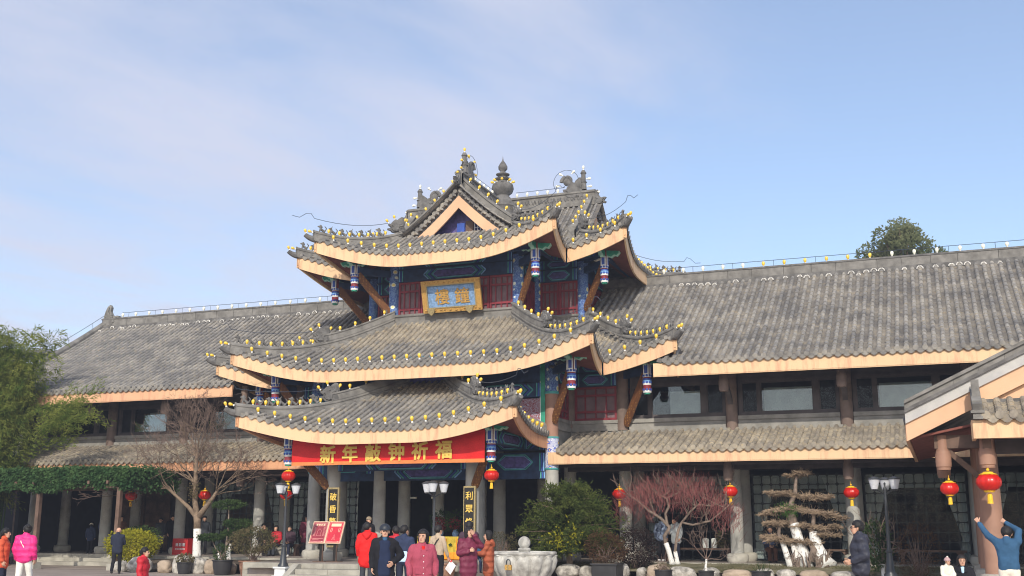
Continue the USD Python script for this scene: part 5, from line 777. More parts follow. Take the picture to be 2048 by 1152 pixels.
# ------------------------------------------------------------------ lettering
GLYPHS={"新":"0011061a0b240125012e16301637013802410d41094f02500358155912621c64225934583451334f2e4f2a41354037595862605c5f58415041406340643e6335583558004d014d3541353e163a0a350133012c06300e2a0e211f20051b020f020d0b160c16250f2413221320080b010f,342f352e362f36372136212f,2a24311733163525,2221262326252125,134e17411e41234f","年":"013d0f4f1a64246121575d575d4c3d4c3d3f5b3f5c363d343d23632263193d183d0032003118011801221223123e113e0a37,1240313f314c1b4c,1e351d2231223134","敲":"03303431340b390d44173c2637353236323e333f414041634c634d5560556253614a4d4a4c405b3f603d5b2a521764075f015b014b0e3a01360134042f0121011e071f092a0a2a270d280d010301,4335452b4b225334|004f0158175814611b631f6224583757364e|0834094c2f4b2e33,123d243c25421343|0f242725270e180d17071008,18161f151f1d181d","钟":"01480b5611641a6119582c582d4e424e42634c644d4e634d631d591c58224d224d00420042223722361c2d1c2c251e251d132b182d0e12000d08131013240425032f1230133a0a3b09400540,4d2e592d58434d42,372e422d42433742,0d462a452a3c1e3b1d302d302c4e124d","祈":"0027022a11371c461b470348045215520d5e126215631a5f2055205226522a4f2a4a1f372d282f332f58465d57635a63615c615a57563a4f3a4264416337553654014a0149373a3736142e0124052b172d2825201c281c0111011127041f","福":"295f635f64562a55|0024022710331c441c460447045013510c6115631d561d5126512b4d2a472036282e2a316331630159015805350534012a012a2225221e2a1d01120112241024071c041d,4b10590f59164c17,4b21592059284c28,3410400f41163517,3421402041283528|2f505e515e362f36,3940543f54473a48","鐘":"00470b5315631c5f1c5a284f2a583f583d60446248614c5861586250594e56476347633d273d253f243d1b3d1a362735272c212b272822152714280b3f0b3f0f2b0f2c1840183f1b2c1c2c3a5e3b5f1b4b1b4b185f1860105f0f4b0f4b0b630b64022701260b0402020c11111013081105270c28101b112a042b03341135113d093d083f043d,4a24542355264b27,4a30542f55324b33,3d4e40474a474d4e,3624402340263727,3630402f40323633,2a4e29473547324e,1048104721481751,1c1f1f2a1f2b1a2b1a1f","樓":"001e09300f430e450345034f105011631a621b4f214f23522853295d3d5d3e634663485d5d5c5d53625262495d495d3f483e473d5f3c5f28422840256424641c571b5010610861065d0159014608360222011f072009340c28112d1b211b2024332435272628252d1f271b2d1a2c1a011001102607150416,4731543055334834,4747524653494849,4753535253534854,371745134b1a3a1b,1b412531263c3d3d3c3e293e2749234922451a45,303331303d313c34,32473c463d493349,32533c523d543354","破":"002b093f0f530354035e285d28541a53143f253e263c27182a282b534053406349634b535d5462525c3a5f395d31551f4f16580e630a64085f015b01470d350131012d06290126012005230d140d12050a0509240423,4a3b543b533e56494a49,3c30471e522f5131,353b403b40493549,2e0b370e40153527,13181c181b331333","昏":"072c04350a3a0a5d0b5e2e605064555d545a395738553a4e5e4e5f4c5e444043473b51365537563f5840603d5d30592c512a510046004504180417000c000c2c,1815180d450d460f4515,1824181e461f4524,163a2f3d2f341830172e452e393832441644,154e2d4e2e502c561b551554","警":"0047064b0c550257025e0e5f0f631863195f215f22632a632b5f365f36562c562a533252334f395640644862485b625b63535b5253445a3f643b5f346132612b532a5428532054185317551655004b004a021b021a00100010161217101911201028122a042a043221341e38123811350935084005400045,3a343a335a334a3c,45524b4a5051,1b0e1b0a4a0b4a0e,303b333a343d42433e4a37453248,2c342a332c33,244a243d263c284a,1853205221561956,11401b401b421243","愚":"000a0b1b0b1d071e073f2c402c410e420e6254625542384138405d3f5d24561e611064095a044c194d1d4a1e472737282f273c1e44174e144e0c4b054703410225021c04180a181e1a20231e230e250c410c431044163b11252024222827142715312c312c361236121e161b15160a040207,4836502b522b5236,384b494a4a4d384e,385749564a59385a,383638313c313c36,194b2c4a2c4d1a4e,19572c562c591a5a","利":"4700450a580b58626163636162065c00|3e1a3e5847584857481b|01170e271739163a043a04441a451a53065003593264385c255525453945393b263a253537263922331a252625011a001a26080e060e","眾":"000f0d1a122317310b31063a063c343d5a41603a5c37383338133a13431e4a32533355305224591a6410640e5e08590b4d18400a3c07380938022e022d13280e260e1b190f0c07070408,1e242d172d332032222f|08615d625e430843,444d524d53574458,2b4d394d39572b58,1357134d204d2058","脩":"003501380b4716611f5f1e562755274a32543a62445f425957595c575d54584c4e3f64365f2e5a2e590456024702450a500a50123a1239022f022e2e272c27131d131c52184a18020d030d34052d,391b501a501e3a1f,39275027502a3a2b,3c4f44454e4f3c50,3f353f334c344538,284228363c3f35472c40","道":"0009101610330233023e1a3d1a1522102c0c390b640d62035a022e022205150c0f0908000600|0359045c0b601c4d1d562d5627612e6433623a5645564c635661565e51566256624c444c42475a455911251124453646384b1c4d15471247,2f1b4e1a4f1f3020,2f2a4e294f2d302e,2f384e374f3c303d","消":"225b235d2b60374c364a31463c453d6347644846534554474d4b5860635d56465e455e075b02550047014409530b531631163001250025452d46,3021532053283129,30335333533a313b|065d0b620d621c5920541b4d184d075a|0406162a192b1f251f230e010b01|013e02410847163e1c3816311431","防":"025e04602160265c24533d53396143644a53625261483d473d3b5b3a5a115807540251003d003a083b0b4b0a4d0c501f4f303c3036192e0b20001d001806180726132b1b3133324821491c3f2138252e241d1d1711160e1d0d010201,0d21162019221b251930113c18550e55","箱":"011101130b20122e042f0339153916451a46174f144f094001460c5811641b621959335935573a633d644462435a6359634f4f4f544751425f4260405f00560054043d043c003100311a2a15211f20001600151c080b,3c0e540e55153d16,3c20541f55263d26,3c31543055373d37,354335424943424f3d4f,21422139313a31422a472f4f224f2545,212d301f311f312f212f"}
def glyph(ch):
    from shapely import union_all
    P = []
    for p in GLYPHS[ch].split('|'):
        rings = [[(int(r[i:i + 2], 16), int(r[i + 2:i + 4], 16)) for i in range(0, len(r), 4)] for r in p.split(',')]; P.append(Polygon(rings[0], rings[1:]).buffer(0))
    return union_all(P)
def letter(T, ch, size, o, ex, ey, m, under=None, depth=.012, fat=0.0, name='character', label=None):
    """one character centred on o, in the plane ex, ey"""
    from shapely import affinity
    g = affinity.translate(glyph(ch), -50, -50).buffer(fat); ex, ey = np.array(ex, float), np.array(ey, float); n = np.cross(ex, ey); mb = Mb()
    for q in getattr(g, 'geoms', [g]): mb.prism(q, (ex * size / 100, ey * size / 100, n * depth, np.array(o, float)), 1.0)
    return T.part(name, mb, m, under=under)
# banner under the porch eave
T = Thing('red_banner', 'long red cloth banner with gold characters across the porch', 'banner', loc=(-17.55, 33.6, 3.7)); bx = np.linspace(-21.2, -13.9, 40); bz = np.linspace(3.82, 4.78, 8)
by = lambda x, z: 33.58 + .02 * np.sin(x * 2.1) + .012 * np.sin(x * 5.3 + z * 4)
Gr = np.stack([np.stack([bx, by(bx, q), np.full(40, q)], -1) for q in bz]); cl = T.part('cloth', Mb().grid(Gr).grid(Gr[:, ::-1] + [0, .012, 0]), 'banner_red', True)
Gr = np.stack([np.stack([bx, by(bx, q) - .004, np.full(40, q)], -1) for q in (3.70, 3.76, 3.82)]); T.part('hem', Mb().grid(Gr).grid(Gr[:, ::-1] + [0, .02, 0]), 'banner_hem', True)
for ch, x, q in zip('新年敲钟祈福', (-19.76, -18.87, -18.0, -17.13, -16.23, -15.35), (4.07, 4.08, 4.09, 4.11, 4.12, 4.14)): letter(T, ch, .60, (x, by(x, q) - .028, q), (1, 0, 0), (0, 0, 1), 'banner_gold', cl, .008, 1.6)
# name board of the tower
a0, a1 = np.array([-18.72, 38.86, 9.93]), np.array([-16.2, 38.86, 9.93]); u_ = np.array([0, -.34, 1.2]); u_ /= np.linalg.norm(u_); ex = np.array([1., 0, 0]); n_ = np.cross(ex, u_); Hh = 1.27; Wd = 2.52
T = Thing('name_board', 'large blue name board with gold frame leaning from the top storey', 'sign', loc=tuple(a0)); fr = Polygon([(0, 0), (Wd, 0), (Wd, Hh), (0, Hh)])
f = T.part('frame', Mb().prism(fr.difference(Polygon([(.24, .2), (Wd - .24, .2), (Wd - .24, Hh - .2), (.24, Hh - .2)])), (ex, u_, n_, a0), .10), 'plaque_gold'); T.part('frame_bead', Mb().prism(Polygon([(.21, .17), (Wd - .21, .17), (Wd - .21, Hh - .17), (.21, Hh - .17)]).difference(Polygon([(.25, .21), (Wd - .25, .21), (Wd - .25, Hh - .21), (.25, Hh - .21)])), (ex, u_, n_, a0 + n_ * .1), .025), 'gilt', under=f)
p = T.part('board', Mb().prism(fr.buffer(-.15), (ex, u_, n_, a0 + n_ * .01), .04), 'plaque_blue')
for ch, x in (('鐘', 1.72), ('樓', .86)): letter(T, ch, .62, a0 + ex * x + u_ * .62 + n_ * .052, ex, u_, 'plaque_gold', p, .03, -.2)
R = np.random.default_rng(4)
for x in np.arange(.15, Wd, .21):
    for y in (.09, Hh - .09): q = trimesh.creation.icosphere(1, .055); T.part('frame_carving', Mb().add((q.vertices * [1, 1, .5]) + a0 + ex * (x + R.normal(0, .02)) + u_ * (y + R.normal(0, .015)) + n_ * .1, q.faces), 'plaque_gold', True, f)
for x in (.38, 2.02): q = Polygon([(-.17, .10), (-.1, .15), (0, .1), (.1, .15), (.17, .10), (.12, -.05), (0, -.16), (-.12, -.05)]); T.part('support', Mb().prism(q, (ex, u_, n_, a0 + ex * x + u_ * .06 + n_ * .08), .12), 'gilt')
# couplet boards on the porch columns
for x, txt, lb in ((-20.09, '破昏警愚', 'black couplet board with gold characters on the left porch column'), (-14.87, '利眾脩道', 'black couplet board with gold characters on the right porch column')):
    T = Thing('couplet_board', lb, 'sign', loc=(x, 34.66, .95)); xs_ = np.linspace(-.21, .21, 7); arc = lambda d: np.array([(q, 34.95 - math.sqrt((.26 + d) ** 2 - q * q)) for q in xs_])
    b = T.part('board', Mb().bb((x - .2, 34.64, .95), (x + .2, 34.70, 2.95)), 'black_lacquer'); fr = Mb()
    for lo, hi in (((x - .215, 34.615, .92), (x - .19, 34.70, 2.98)), ((x + .17, 34.61, .92), (x + .225, 34.70, 2.98)), ((x - .19, 34.615, 2.92), (x + .17, 34.70, 2.98)), ((x - .19, 34.615, .92), (x + .17, 34.70, .98))): fr.bb(lo, hi)
    T.part('frame', fr, 'gilt')
    for i, ch in enumerate(txt): letter(T, ch, .27, (x - .01, 34.632, 2.66 - .43 * i), (1, 0, 0), (0, 0, 1), 'banner_gold', b, .012, .0)
# ------------------------------------------------------------------ lanterns
L0 = Thing('lantern', 'x', 'lantern', 'red lanterns hung under the eaves', local=True, loc=(-6.67, 37.75, 2.83))
prof = [(.05, .175), (.10, .172), (.18, .135), (.235, .065), (.248, 0), (.235, -.065), (.18, -.135), (.10, -.172), (.05, -.175)]; shade = L0.part('shade', Mb().lathe(prof, n=60, mod=lambda ph, p_: (1 - .045 * np.abs(np.cos(ph * 6)) ** 6)[None]), 'lantern_red', 60)
for z0 in (.175, -.175): L0.part('gold_cap', Mb().lathe([(0, z0 + .035), (.09, z0 + .03), (.115, z0), (.09, z0 - .03), (0, z0 - .035)], n=16), 'tassel', 30)
L0.part('gold_fringe', Mb().lathe([(.10, .176), (.17, .150), (.172, .154), (.10, .182)], n=24, mod=lambda ph, p_: (1 + .06 * np.cos(ph * 12))[None]), 'tassel')
L0.part('tassel', Mb().lathe([(.0, -.22), (.035, -.23), (.05, -.27), (.055, -.40), (.06, -.43), (0, -.43)], n=10), 'tassel'); L0.part('cord', Mb().tube([(0, 0, .22), (0, 0, .36)], .008, 4), 'tassel'); L0.part('hook', Mb().lathe([(0, .22), (.03, .23), (.03, .27), (0, .28)], n=8), 'tassel')
tag(L0.prim, 'red lantern at the right edge of the red-twigged tree')
for x, y, z_, s, lb in ((-31.54, 37.78, 2.85, 1, 'red lantern at the end of the vine hedge, left of the bare tree'), (-27.87, 37.78, 2.86, 1, 'red lantern half hidden behind the bare tree trunk'), (-24.04, 37.78, 2.84, 1, 'red lantern behind the left lamp post, lower of two'), (-21.43, 33.76, 3.36, 1, 'red lantern under the painted post at the left end of the banner'), (-13.72, 33.76, 3.28, 1, 'red lantern under the painted post at the right end of the banner'), (-10.52, 37.75, 2.77, 1, 'red lantern left of the red-twigged tree, right of the big green bush'), (-2.76, 37.75, 2.76, 1, 'red lantern above the dry topiary tree, on its right side'), (.15, 27.25, 2.51, .83, 'shaded dull red lantern under the gate pavilion, left of its brown column'), (.96, 26.62, 2.62, 1.08, 'biggest bright red lantern in front of the brown gate column')):
    t = L0.copy((x, y, z_), 10 * (x % 7), lb)
    if s != 1: UsdGeom.XformCommonAPI(UsdGeom.Xform(t)).SetScale(Gf.Vec3f(s, s, s))
# ------------------------------------------------------------------ lamp posts
P0 = Thing('lamp_post', 'dark lamp post in front of the porch steps on the left, below two lanterns', 'lamp post', 'black lamp posts with white shades', local=True, loc=(-19.8, 31.12, 0))
P0.part('plinth', Mb().prism(Polygon([(-.24, -.24), (.24, -.24), (.24, .24), (-.24, .24)]).buffer(.02), ((1, 0, 0), (0, 1, 0), (0, 0, 1), (0, 0, 0)), .10).prism(Polygon([(-.19, -.19), (.19, -.19), (.19, .19), (-.19, .19)]), ((1, 0, 0), (0, 1, 0), (0, 0, 1), (0, 0, .1)), .22).prism(Polygon([(-.23, -.23), (.23, -.23), (.23, .23), (-.23, .23)]), ((1, 0, 0), (0, 1, 0), (0, 0, 1), (0, 0, .32)), .05), 'white_paint')
P0.part('post', Mb().lathe([(.17, .37), (.17, .42), (.12, .48), (.085, .8), (.07, .98), (.085, 1.0), (.085, 1.04), (.05, 1.08), (.04, 1.9), (.05, 1.93), (.04, 1.96), (.032, 2.6), (.05, 2.63), (.05, 2.68), (.02, 2.75), (.03, 2.82), (0, 2.86)], n=16), 'iron', 40)
for k in range(3):
    a = k * 2 * PI / 3 + .35; c, s = math.cos(a), math.sin(a); tt = np.linspace(0, 1, 8); P0.part('arm', Mb().tube(np.stack([c * .30 * tt, s * .30 * tt, 2.5 + .12 * np.sin(tt * PI * .5) + .03 * tt], -1), .016, 6), 'iron', True)
    sh = P0.part('lamp_shade', Mb().lathe([(0, 2.66), (.085, 2.66), (.15, 2.92), (0, 2.92)], (c * .30, s * .30, 0), 16), 'lamp_glass', 40); P0.part('lamp_cap', Mb().lathe([(0, 2.92), (.165, 2.92), (.165, 2.945), (.04, 3.0), (0, 3.0)], (c * .30, s * .30, 0), 16), 'iron', 40, sh); P0.part('lamp_socket', Mb().lathe([(0, 2.62), (.05, 2.62), (.09, 2.665), (0, 2.665)], (c * .30, s * .30, 0), 10), 'iron', 40, sh)
P0.copy((-14.52, 31.1, 0), 25, 'dark lamp post standing behind the woman in the pink coat'); P0.copy((-1.46, 32.0, 0), 70, 'dark lamp post at the right, beside the green shrub')
# ------------------------------------------------------------------ pots
mat('pot_black', (.025, .025, .027), .45, .2, 3, spec=.5); mat('pot_brown', (.19, .085, .05), .4, .3, 9, .2, 20, .5, col2=(.30, .17, .11)); mat('pot_clay', (.30, .13, .07), .6, .2, 3)
def pot(label, x, y, r, h, m, group=None, z=0.0, rim=.03):
    T = Thing('plant_pot', label, 'plant pot', group, loc=(x, y, z)); b = T.part('bowl', Mb().lathe([(0, 0), (r * .68, 0), (r * .75, h * .1), (r * .9, h * .6), (r * .93, h * .9), (r * .93 + rim, h * .92), (r * .93 + rim, h), (r * .88, h), (r * .86, h * .9), (0, h * .88)], (x, y, z), 28), m, 40); T.part('earth', Mb().lathe([(0, h * .93), (r * .86, h * .9)], (x, y, z), 20), 'soil'); return T
pot('small round black pot with a yellowish plant in front of the bed', -24.83, 32.75, .27, .40, 'pot_black'); shrub('potted_plant', 'low yellowish plant in the small black pot', (-24.83, 32.75, .50), (.26, .26, .16), 260, .09, .03, 'leaf_olive', 41, 6, 'plant', .36)
pot('large round black pot below the cloud-pruned tree', -23.22, 32.7, .36, .50, 'pot_black'); shrub('potted_plant', 'fine green grassy plant in the large black pot', (-23.28, 32.7, .72), (.22, .22, .26), 420, .12, .010, 'leaf_green', 42, 6, 'plant', .45)
pot('brown glazed pot with a pale dragon pattern left of the lamp post', -21.86, 32.3, .37, .50, 'pot_brown'); shrub('potted_plant', 'sprawling rusty olive shrub in the brown glazed pot', (-21.7, 32.3, 1.12), (.78, .6, .42), 2300, .075, .022, 'leaf_olive', 43, 14, 'plant', .45)
pot('large brown glazed pot behind the man in beige', -14.25, 31.2, .42, .55, 'pot_brown', z=.0)
T = Thing('plant_pot', 'wide square black planter under a rusty shrub', 'plant pot', loc=(-10.2, 35.0, 0)); T.part('bowl', Mb().prism(Polygon([(-.38, -.38), (.38, -.38), (.38, .38), (-.38, .38)]).buffer(.03), ((1, 0, 0), (0, 1, 0), (0, 0, 1), (-10.2, 35.0, 0)), .46).prism(Polygon([(-.42, -.42), (.42, -.42), (.42, .42), (-.42, .42)]).buffer(.03), ((1, 0, 0), (0, 1, 0), (0, 0, 1), (-10.2, 35.0, .46)), .05), 'pot_black'); T.part('earth', Mb().box((-10.2, 35, .515), (.74, .74, .01)), 'soil')
shrub('potted_plant', 'rusty reddish shrub in the square black planter', (-10.25, 35.0, 1.0), (.62, .5, .46), 1900, .07, .016, 'leaf_rust', 44, 16, 'plant', .5)
pot('small black pot of dry stems in front of the lawn', -8.37, 35.0, .30, .34, 'pot_black'); pot('black pot with a whitewashed sapling', -7.02, 35.0, .26, .33, 'pot_black'); pot('black pot of thin grass below the topiary tree', -5.36, 35.1, .32, .34, 'pot_black')
rg = np.random.default_rng(80)
T = Thing('potted_plant', 'dry leafless stems in the small black pot', 'plant', loc=(-8.37, 35.0, .3)); P_ = np.array([-8.37, 35, .3]) + rg.normal(0, .08, (60, 3)) * [1, 1, 0]; D_ = rg.normal(0, .35, (60, 3)) + [0, 0, 1]; T.part('stems', sticks(P_, P_ + D_ * rg.uniform(.1, .38, (60, 1)), .006, .003), 'twig_grey'); T.part('leaf_tufts', blob_leaves((-8.37, 35, .42), (.24, .24, .08), 150, .05, .012, rg), 'leaf_olive')
T = Thing('potted_sapling', 'small bare sapling with a white stem in a black pot', 'tree', loc=(-7.02, 35.0, .3)); m = Mb(); tw = []
T.part('trunk_limewash', Mb().tube([(-7.02, 35, .28), (-7.03, 35, .45), (-7.0, 35, .68)], [.05, .04, .032], 8), 'limewash', True)
for d in ((-.8, 0, .8), (.7, .1, .9), (.1, .4, 1), (-.3, -.3, .9), (.9, -.2, .4)): grow(m, (-7.0, 35, .66), d, .5, .016, 3, rg, .12, .08, (2, 4), .5, .75, tw, .0035, 3)
T.part('branches', m, 'twig_grey'); T.part('twigs', twig_mesh(tw), 'twig_grey')
T = Thing('potted_plant', 'few thin upright grass blades in the black pot below the topiary tree', 'plant', loc=(-5.36, 35.1, .3)); P_ = np.array([-5.36, 35.1, .3]) + rg.normal(0, .1, (40, 3)) * [1, 1, 0]; T.part('blades', leaves(P_, rg.normal(0, .5, (40, 3)) + [0, 0, 1], .36, .007, rg), 'leaf_green')
# ------------------------------------------------------------------ lotus basin
mat('basin_stone', (.40, .385, .35), .85, .3, 3.5, .5, 40, .2, col2=(.56, .545, .50)); bx_, by_ = -11.92, 32.0
T = Thing('stone_basin', 'round pale stone basin carved with lotus petals, a ball in its middle', 'basin', loc=(bx_, by_, 0)); b = T.part('bowl', Mb().lathe([(0, .0), (.55, .0), (.60, .08), (.72, .2), (.86, .42), (.92, .62), (.93, .78), (.95, .82), (.98, .84), (.98, .89), (.94, .91), (.86, .91), (.84, .86), (.80, .70), (0, .66)], (bx_, by_, 0), 56), 'basin_stone', 40)
for k in range(14):
    a0_ = k * 2 * PI / 14 + .1; G = []; zz = np.linspace(.06, .79, 12); base = np.interp(zz, [.0, .08, .2, .42, .62, .79], [.56, .6, .72, .86, .92, .935])
    for i, z_ in enumerate(zz):
        t = np.linspace(-1, 1, 9); wdt = (PI / 14) * (1 if z_ < .6 else math.sqrt(max(.02, 1 - ((z_ - .6) / .2) ** 2))); rr = base[i] + .012 + .085 * (1 - t ** 2) * (1 if z_ < .72 else .7); G.append(np.stack([bx_ + rr * np.cos(a0_ + t * wdt), by_ + rr * np.sin(a0_ + t * wdt), np.full(9, z_)], -1))
    G = np.array(G); p = T.part('petal', Mb().grid(G), 'basin_stone', True); E_ = np.concatenate([G[:, 0], G[-1, 1:-1], G[::-1, -1]]); T.part('petal_rim', Mb().tube(E_, .024, 5), 'basin_stone', True, p)
for k in range(60): a = k * PI / 30; q = trimesh.creation.icosphere(0, .025); T.part('rim_bead', Mb().add(q.vertices + [bx_ + .96 * math.cos(a), by_ + .96 * math.sin(a), .86], q.faces), 'basin_stone', True, b)
T.part('ball_seat', Mb().lathe([(0, .6), (.17, .6), (.17, .92), (.19, .94), (.19, 1.0), (.15, 1.02), (0, 1.02)], (bx_, by_, 0), 24), 'basin_stone', 40); q = trimesh.creation.icosphere(3, .185); T.part('ball', Mb().add(q.vertices + [bx_, by_, 1.17], q.faces), 'basin_stone', True)
ax, ay = bx_ - .12 + .0, by_ - 1.02; T = Thing('padlock', 'big worn brass padlock hanging on the stone basin', 'padlock', loc=(ax, ay, .45)); T.part('body', Mb().box((ax, ay, .47), (.20, .07, .15)), 'plaque_gold'); T.part('band', Mb().box((ax, ay - .037, .47), (.035, .012, .13)), 'gilt'); t_ = np.linspace(0, PI, 10); T.part('shackle', Mb().tube(np.vstack([[(ax + .06, ay, .54)], np.stack([ax + .06 * np.cos(t_), 0 * t_ + ay, .62 + .08 * np.sin(t_)], -1), [(ax - .06, ay, .54)]]), .013, 6), 'iron', True)
# ------------------------------------------------------------------ notice stand, fire box, sign, altar, benches
mat('notice_maroon', (.25, .035, .05), .4, .1); mat('notice_red', (.50, .03, .05), .4, .1); mat('notice_cream', (.72, .52, .36), .5, .06); mat('notice_pink', (.62, .27, .25), .5, .08); mat('box_red', (.42, .012, .012), .35, .1, spec=.5); mat('sign_green', (.26, .25, .18), .6, .15)
T = Thing('notice_stand', 'red two-panel notice stand on black legs before the left porch column', 'notice board', loc=(-19.4, 33.1, z)); uu = unit(np.array([[0, .3, .71]]))[0]; ex = np.array([1., 0, 0]); nn = np.cross(ex, uu)
for i, m in enumerate(('notice_maroon', 'notice_red')):
    o = np.array([-20.03 + .605 * i, 33.0, 1.07]); w, h = .595, .775; sq = Polygon([(0, 0), (w, 0), (w, h), (0, h)]); p = T.part('panel', Mb().prism(sq.buffer(-.012), (ex, uu, nn, o - nn * .02), .035), m); T.part('frame', Mb().prism(sq.difference(sq.buffer(-.022)), (ex, uu, nn, o - nn * .025), .05), 'notice_cream', under=p); T.part('frame_line', Mb().prism(sq.buffer(-.045).difference(sq.buffer(-.055)), (ex, uu, nn, o + nn * .014), .004), 'notice_pink', under=p)
    o2 = o + nn * .015
    def bar(x0, y0, x1, y1, mt_): T.part('print', Mb().prism(Polygon([(x0, y0), (x1, y0), (x1, y1), (x0, y1)]), (ex, uu, nn, o2), .004), mt_, under=p)
    if i == 0:
        tp = Polygon([(.10, .62), (.50, .62), (.50, .70), (.10, .70)]).buffer(.01); T.part('title_box', Mb().prism(tp.difference(tp.buffer(-.008)), (ex, uu, nn, o2), .004), 'notice_pink', under=p)
        for k, ch in enumerate('敲钟祈福'): letter(T, ch, .075, o2 + ex * (.165 + .09 * k) + uu * .66, ex, uu, 'notice_cream', p, .004, 1.5)
        bell = Polygon([(.21, .26), (.40, .26), (.40, .30), (.38, .34), (.375, .44), (.34, .50), (.305, .52), (.27, .50), (.235, .44), (.23, .34), (.21, .30)]); T.part('bell_outline', Mb().prism(bell.difference(bell.buffer(-.008)), (ex, uu, nn, o2), .004), 'notice_pink', under=p)
        for y in np.arange(.26, .56, .042): bar(.09, y, .16, y + .014, 'notice_pink'); bar(.44, y, .51, y + .014, 'notice_pink')
        bar(.10, .16, .50, .175, 'notice_pink'); bar(.10, .13, .34, .14, 'notice_pink')
    else:
        bar(.11, .60, .49, .70, 'notice_cream')
        for x in (.12, .17, .42, .47): bar(x, .40, x + .012, .55, 'notice_cream')
        hd = Polygon([(.23, .12), (.30, .32), (.37, .12), (.33, .12), (.30, .22), (.27, .12)]); T.part('hands_outline', Mb().prism(hd.difference(hd.buffer(-.007)), (ex, uu, nn, o2), .004), 'notice_pink', under=p)
    bar(.07, .075, .52, .082, 'notice_pink'); bar(.08, .05, .3, .06, 'notice_pink'); bar(.46, .045, .52, .065, 'notice_cream')
    x = -19.62 + .53 * i; T.part('leg', Mb().box((x, 33.12, .82), (.10, .05, .70)), 'black_lacquer'); T.part('leg_edge', Mb().box((x + .065, 33.12, .82), (.022, .055, .70)), 'brown_wood'); T.part('foot', Mb().box((x, 33.12, z + .012), (.46, .30, .02)), 'brown_wood')
T = Thing('fire_box', 'red metal fire equipment box with white characters on the terrace', 'box', loc=(-29.62, 38.85, z)); p = T.part('body', Mb().bb((-30.0, 38.7, z), (-29.25, 39.05, 1.13)), 'box_red')
for k, ch in enumerate('消防箱'): letter(T, ch, .13, (-29.78 + .17 * k, 38.695, .88), (1, 0, 0), (0, 0, 1), 'white_paint', p, .004, 1.5)
for k in range(6): T.part('small_print', Mb().bb((-29.86 + .085 * k, 38.692, .68), (-29.80 + .085 * k, 38.699, .73)), 'white_paint', under=p)
T = Thing('info_sign', 'slanted olive-green stone sign with a fret base left of the red box', 'sign', loc=(-30.6, 38.2, z)); T.part('slab', Mb().prism(Polygon([(0, 0), (.34, 0), (.34, .30), (.62, .78), (.40, .78), (0, .34)]), ((.9, .1, 0), (0, 0, 1), (.1, -.9, 0), (-30.75, 38.4, z)), .42), 'sign_green')
for a_, b_, c_, d_ in ((.05, .05, .08, .27), (.05, .24, .26, .27), (.26, .05, .29, .27), (.12, .05, .15, .19), (.12, .05, .22, .08), (.19, .12, .22, .2)): T.part('fret', Mb().bb((-30.70 + a_ * .9, 37.99, z + b_), (-30.70 + c_ * .9, 38.01, z + d_)), 'black_lacquer')
T = Thing('altar_table', 'altar table draped in yellow cloth with an orange hem inside the porch', 'table', loc=(-16.8, 37.3, z)); nx = 60; xx = np.linspace(-17.9, -15.75, nx); fold = .035 * np.sin(xx * 21) + .02 * np.sin(xx * 47)
for z0_, z1_, m in ((.74, 1.27, 'yellow_cloth'), (.50, .74, 'orange_cloth')): T.part('cloth', Mb().grid(np.stack([np.stack([xx, 36.95 - fold * (1.3 - q), np.full(nx, q)], -1) for q in np.linspace(z1_, z0_, 6)])[::-1]), m, True)
T.part('top', Mb().bb((-17.92, 36.95, 1.25), (-15.73, 37.8, 1.29)), 'yellow_cloth'); T.part('legs', Mb().bb((-17.8, 37.0, z), (-17.7, 37.7, 1.25)).bb((-15.95, 37.0, z), (-15.85, 37.7, 1.25)), 'brown_wood')
for k in range(5):
    p = T.part('cloth_seam', Mb().bb((-17.6 + .42 * k, 36.88, .78), (-17.57 + .42 * k, 36.90, 1.24)), 'orange_cloth')
    T.part('cloth_emblem', Mb().prism(Polygon([(-.09, 0), (0, .07), (.09, 0), (0, -.04)]), ((1, 0, 0), (0, 0, 1), (0, -1, 0), (-17.4 + .42 * k, 36.885, 1.0)), .006), 'leaf_green')
leafmat('flower_red', (.30, .03, .03), (.45, .10, .12))
for k, x in enumerate((-17.2, -16.6, -15.9)): T = Thing('flower_vase', ('vase of red and green flowers on the left of the yellow altar', 'vase of red and green flowers in the middle of the yellow altar', 'vase of red and green flowers on the right of the yellow altar')[k], 'vase', loc=(x, 37.4, 1.29)); T.part('vase', Mb().lathe([(0, 0), (.09, 0), (.12, .12), (.06, .26), (.08, .3), (0, .3)], (x, 37.4, 1.29), 14), 'plaque_blue', 40); T.part('flowers', blob_leaves((x, 37.4, 1.75), (.22, .2, .2), 200, .08, .04, R0), 'flower_red'); T.part('stems', blob_leaves((x, 37.4, 1.85), (.3, .25, .34), 260, .14, .02, R0), 'leaf_green')
def bench(x0, x1, y, label):
    T = Thing('bench', label, 'bench', loc=((x0 + x1) / 2, y, z)); T.part('seat', Mb().bb((x0, y - .17, z + .40), (x1, y + .17, z + .46)), 'brown_wood')
    for x in (x0 + .2, x1 - .2): T.part('leg', Mb().prism(Polygon([(-.10, 0), (.10, 0), (.07, .06), (.05, .28), (.15, .40), (-.15, .40), (-.05, .28), (-.07, .06)]), ((1, 0, 0), (0, 0, 1), (0, -1, 0), (x, y + .13, z)), .26), 'brown_wood')
bench(-9.6, -6.9, 39.95, 'long wooden bench behind the red-twigged tree'); bench(-5.9, -4.6, 39.9, 'wooden bench left behind the topiary tree'); bench(-3.95, -3.0, 39.9, 'short wooden bench right of the topiary tree'); bench(-26.6, -24.4, 39.6, 'wooden bench on the left colonnade under the seated people'); bench(-1.6, .6, 40.0, 'dark bench under the lattice window at the right')
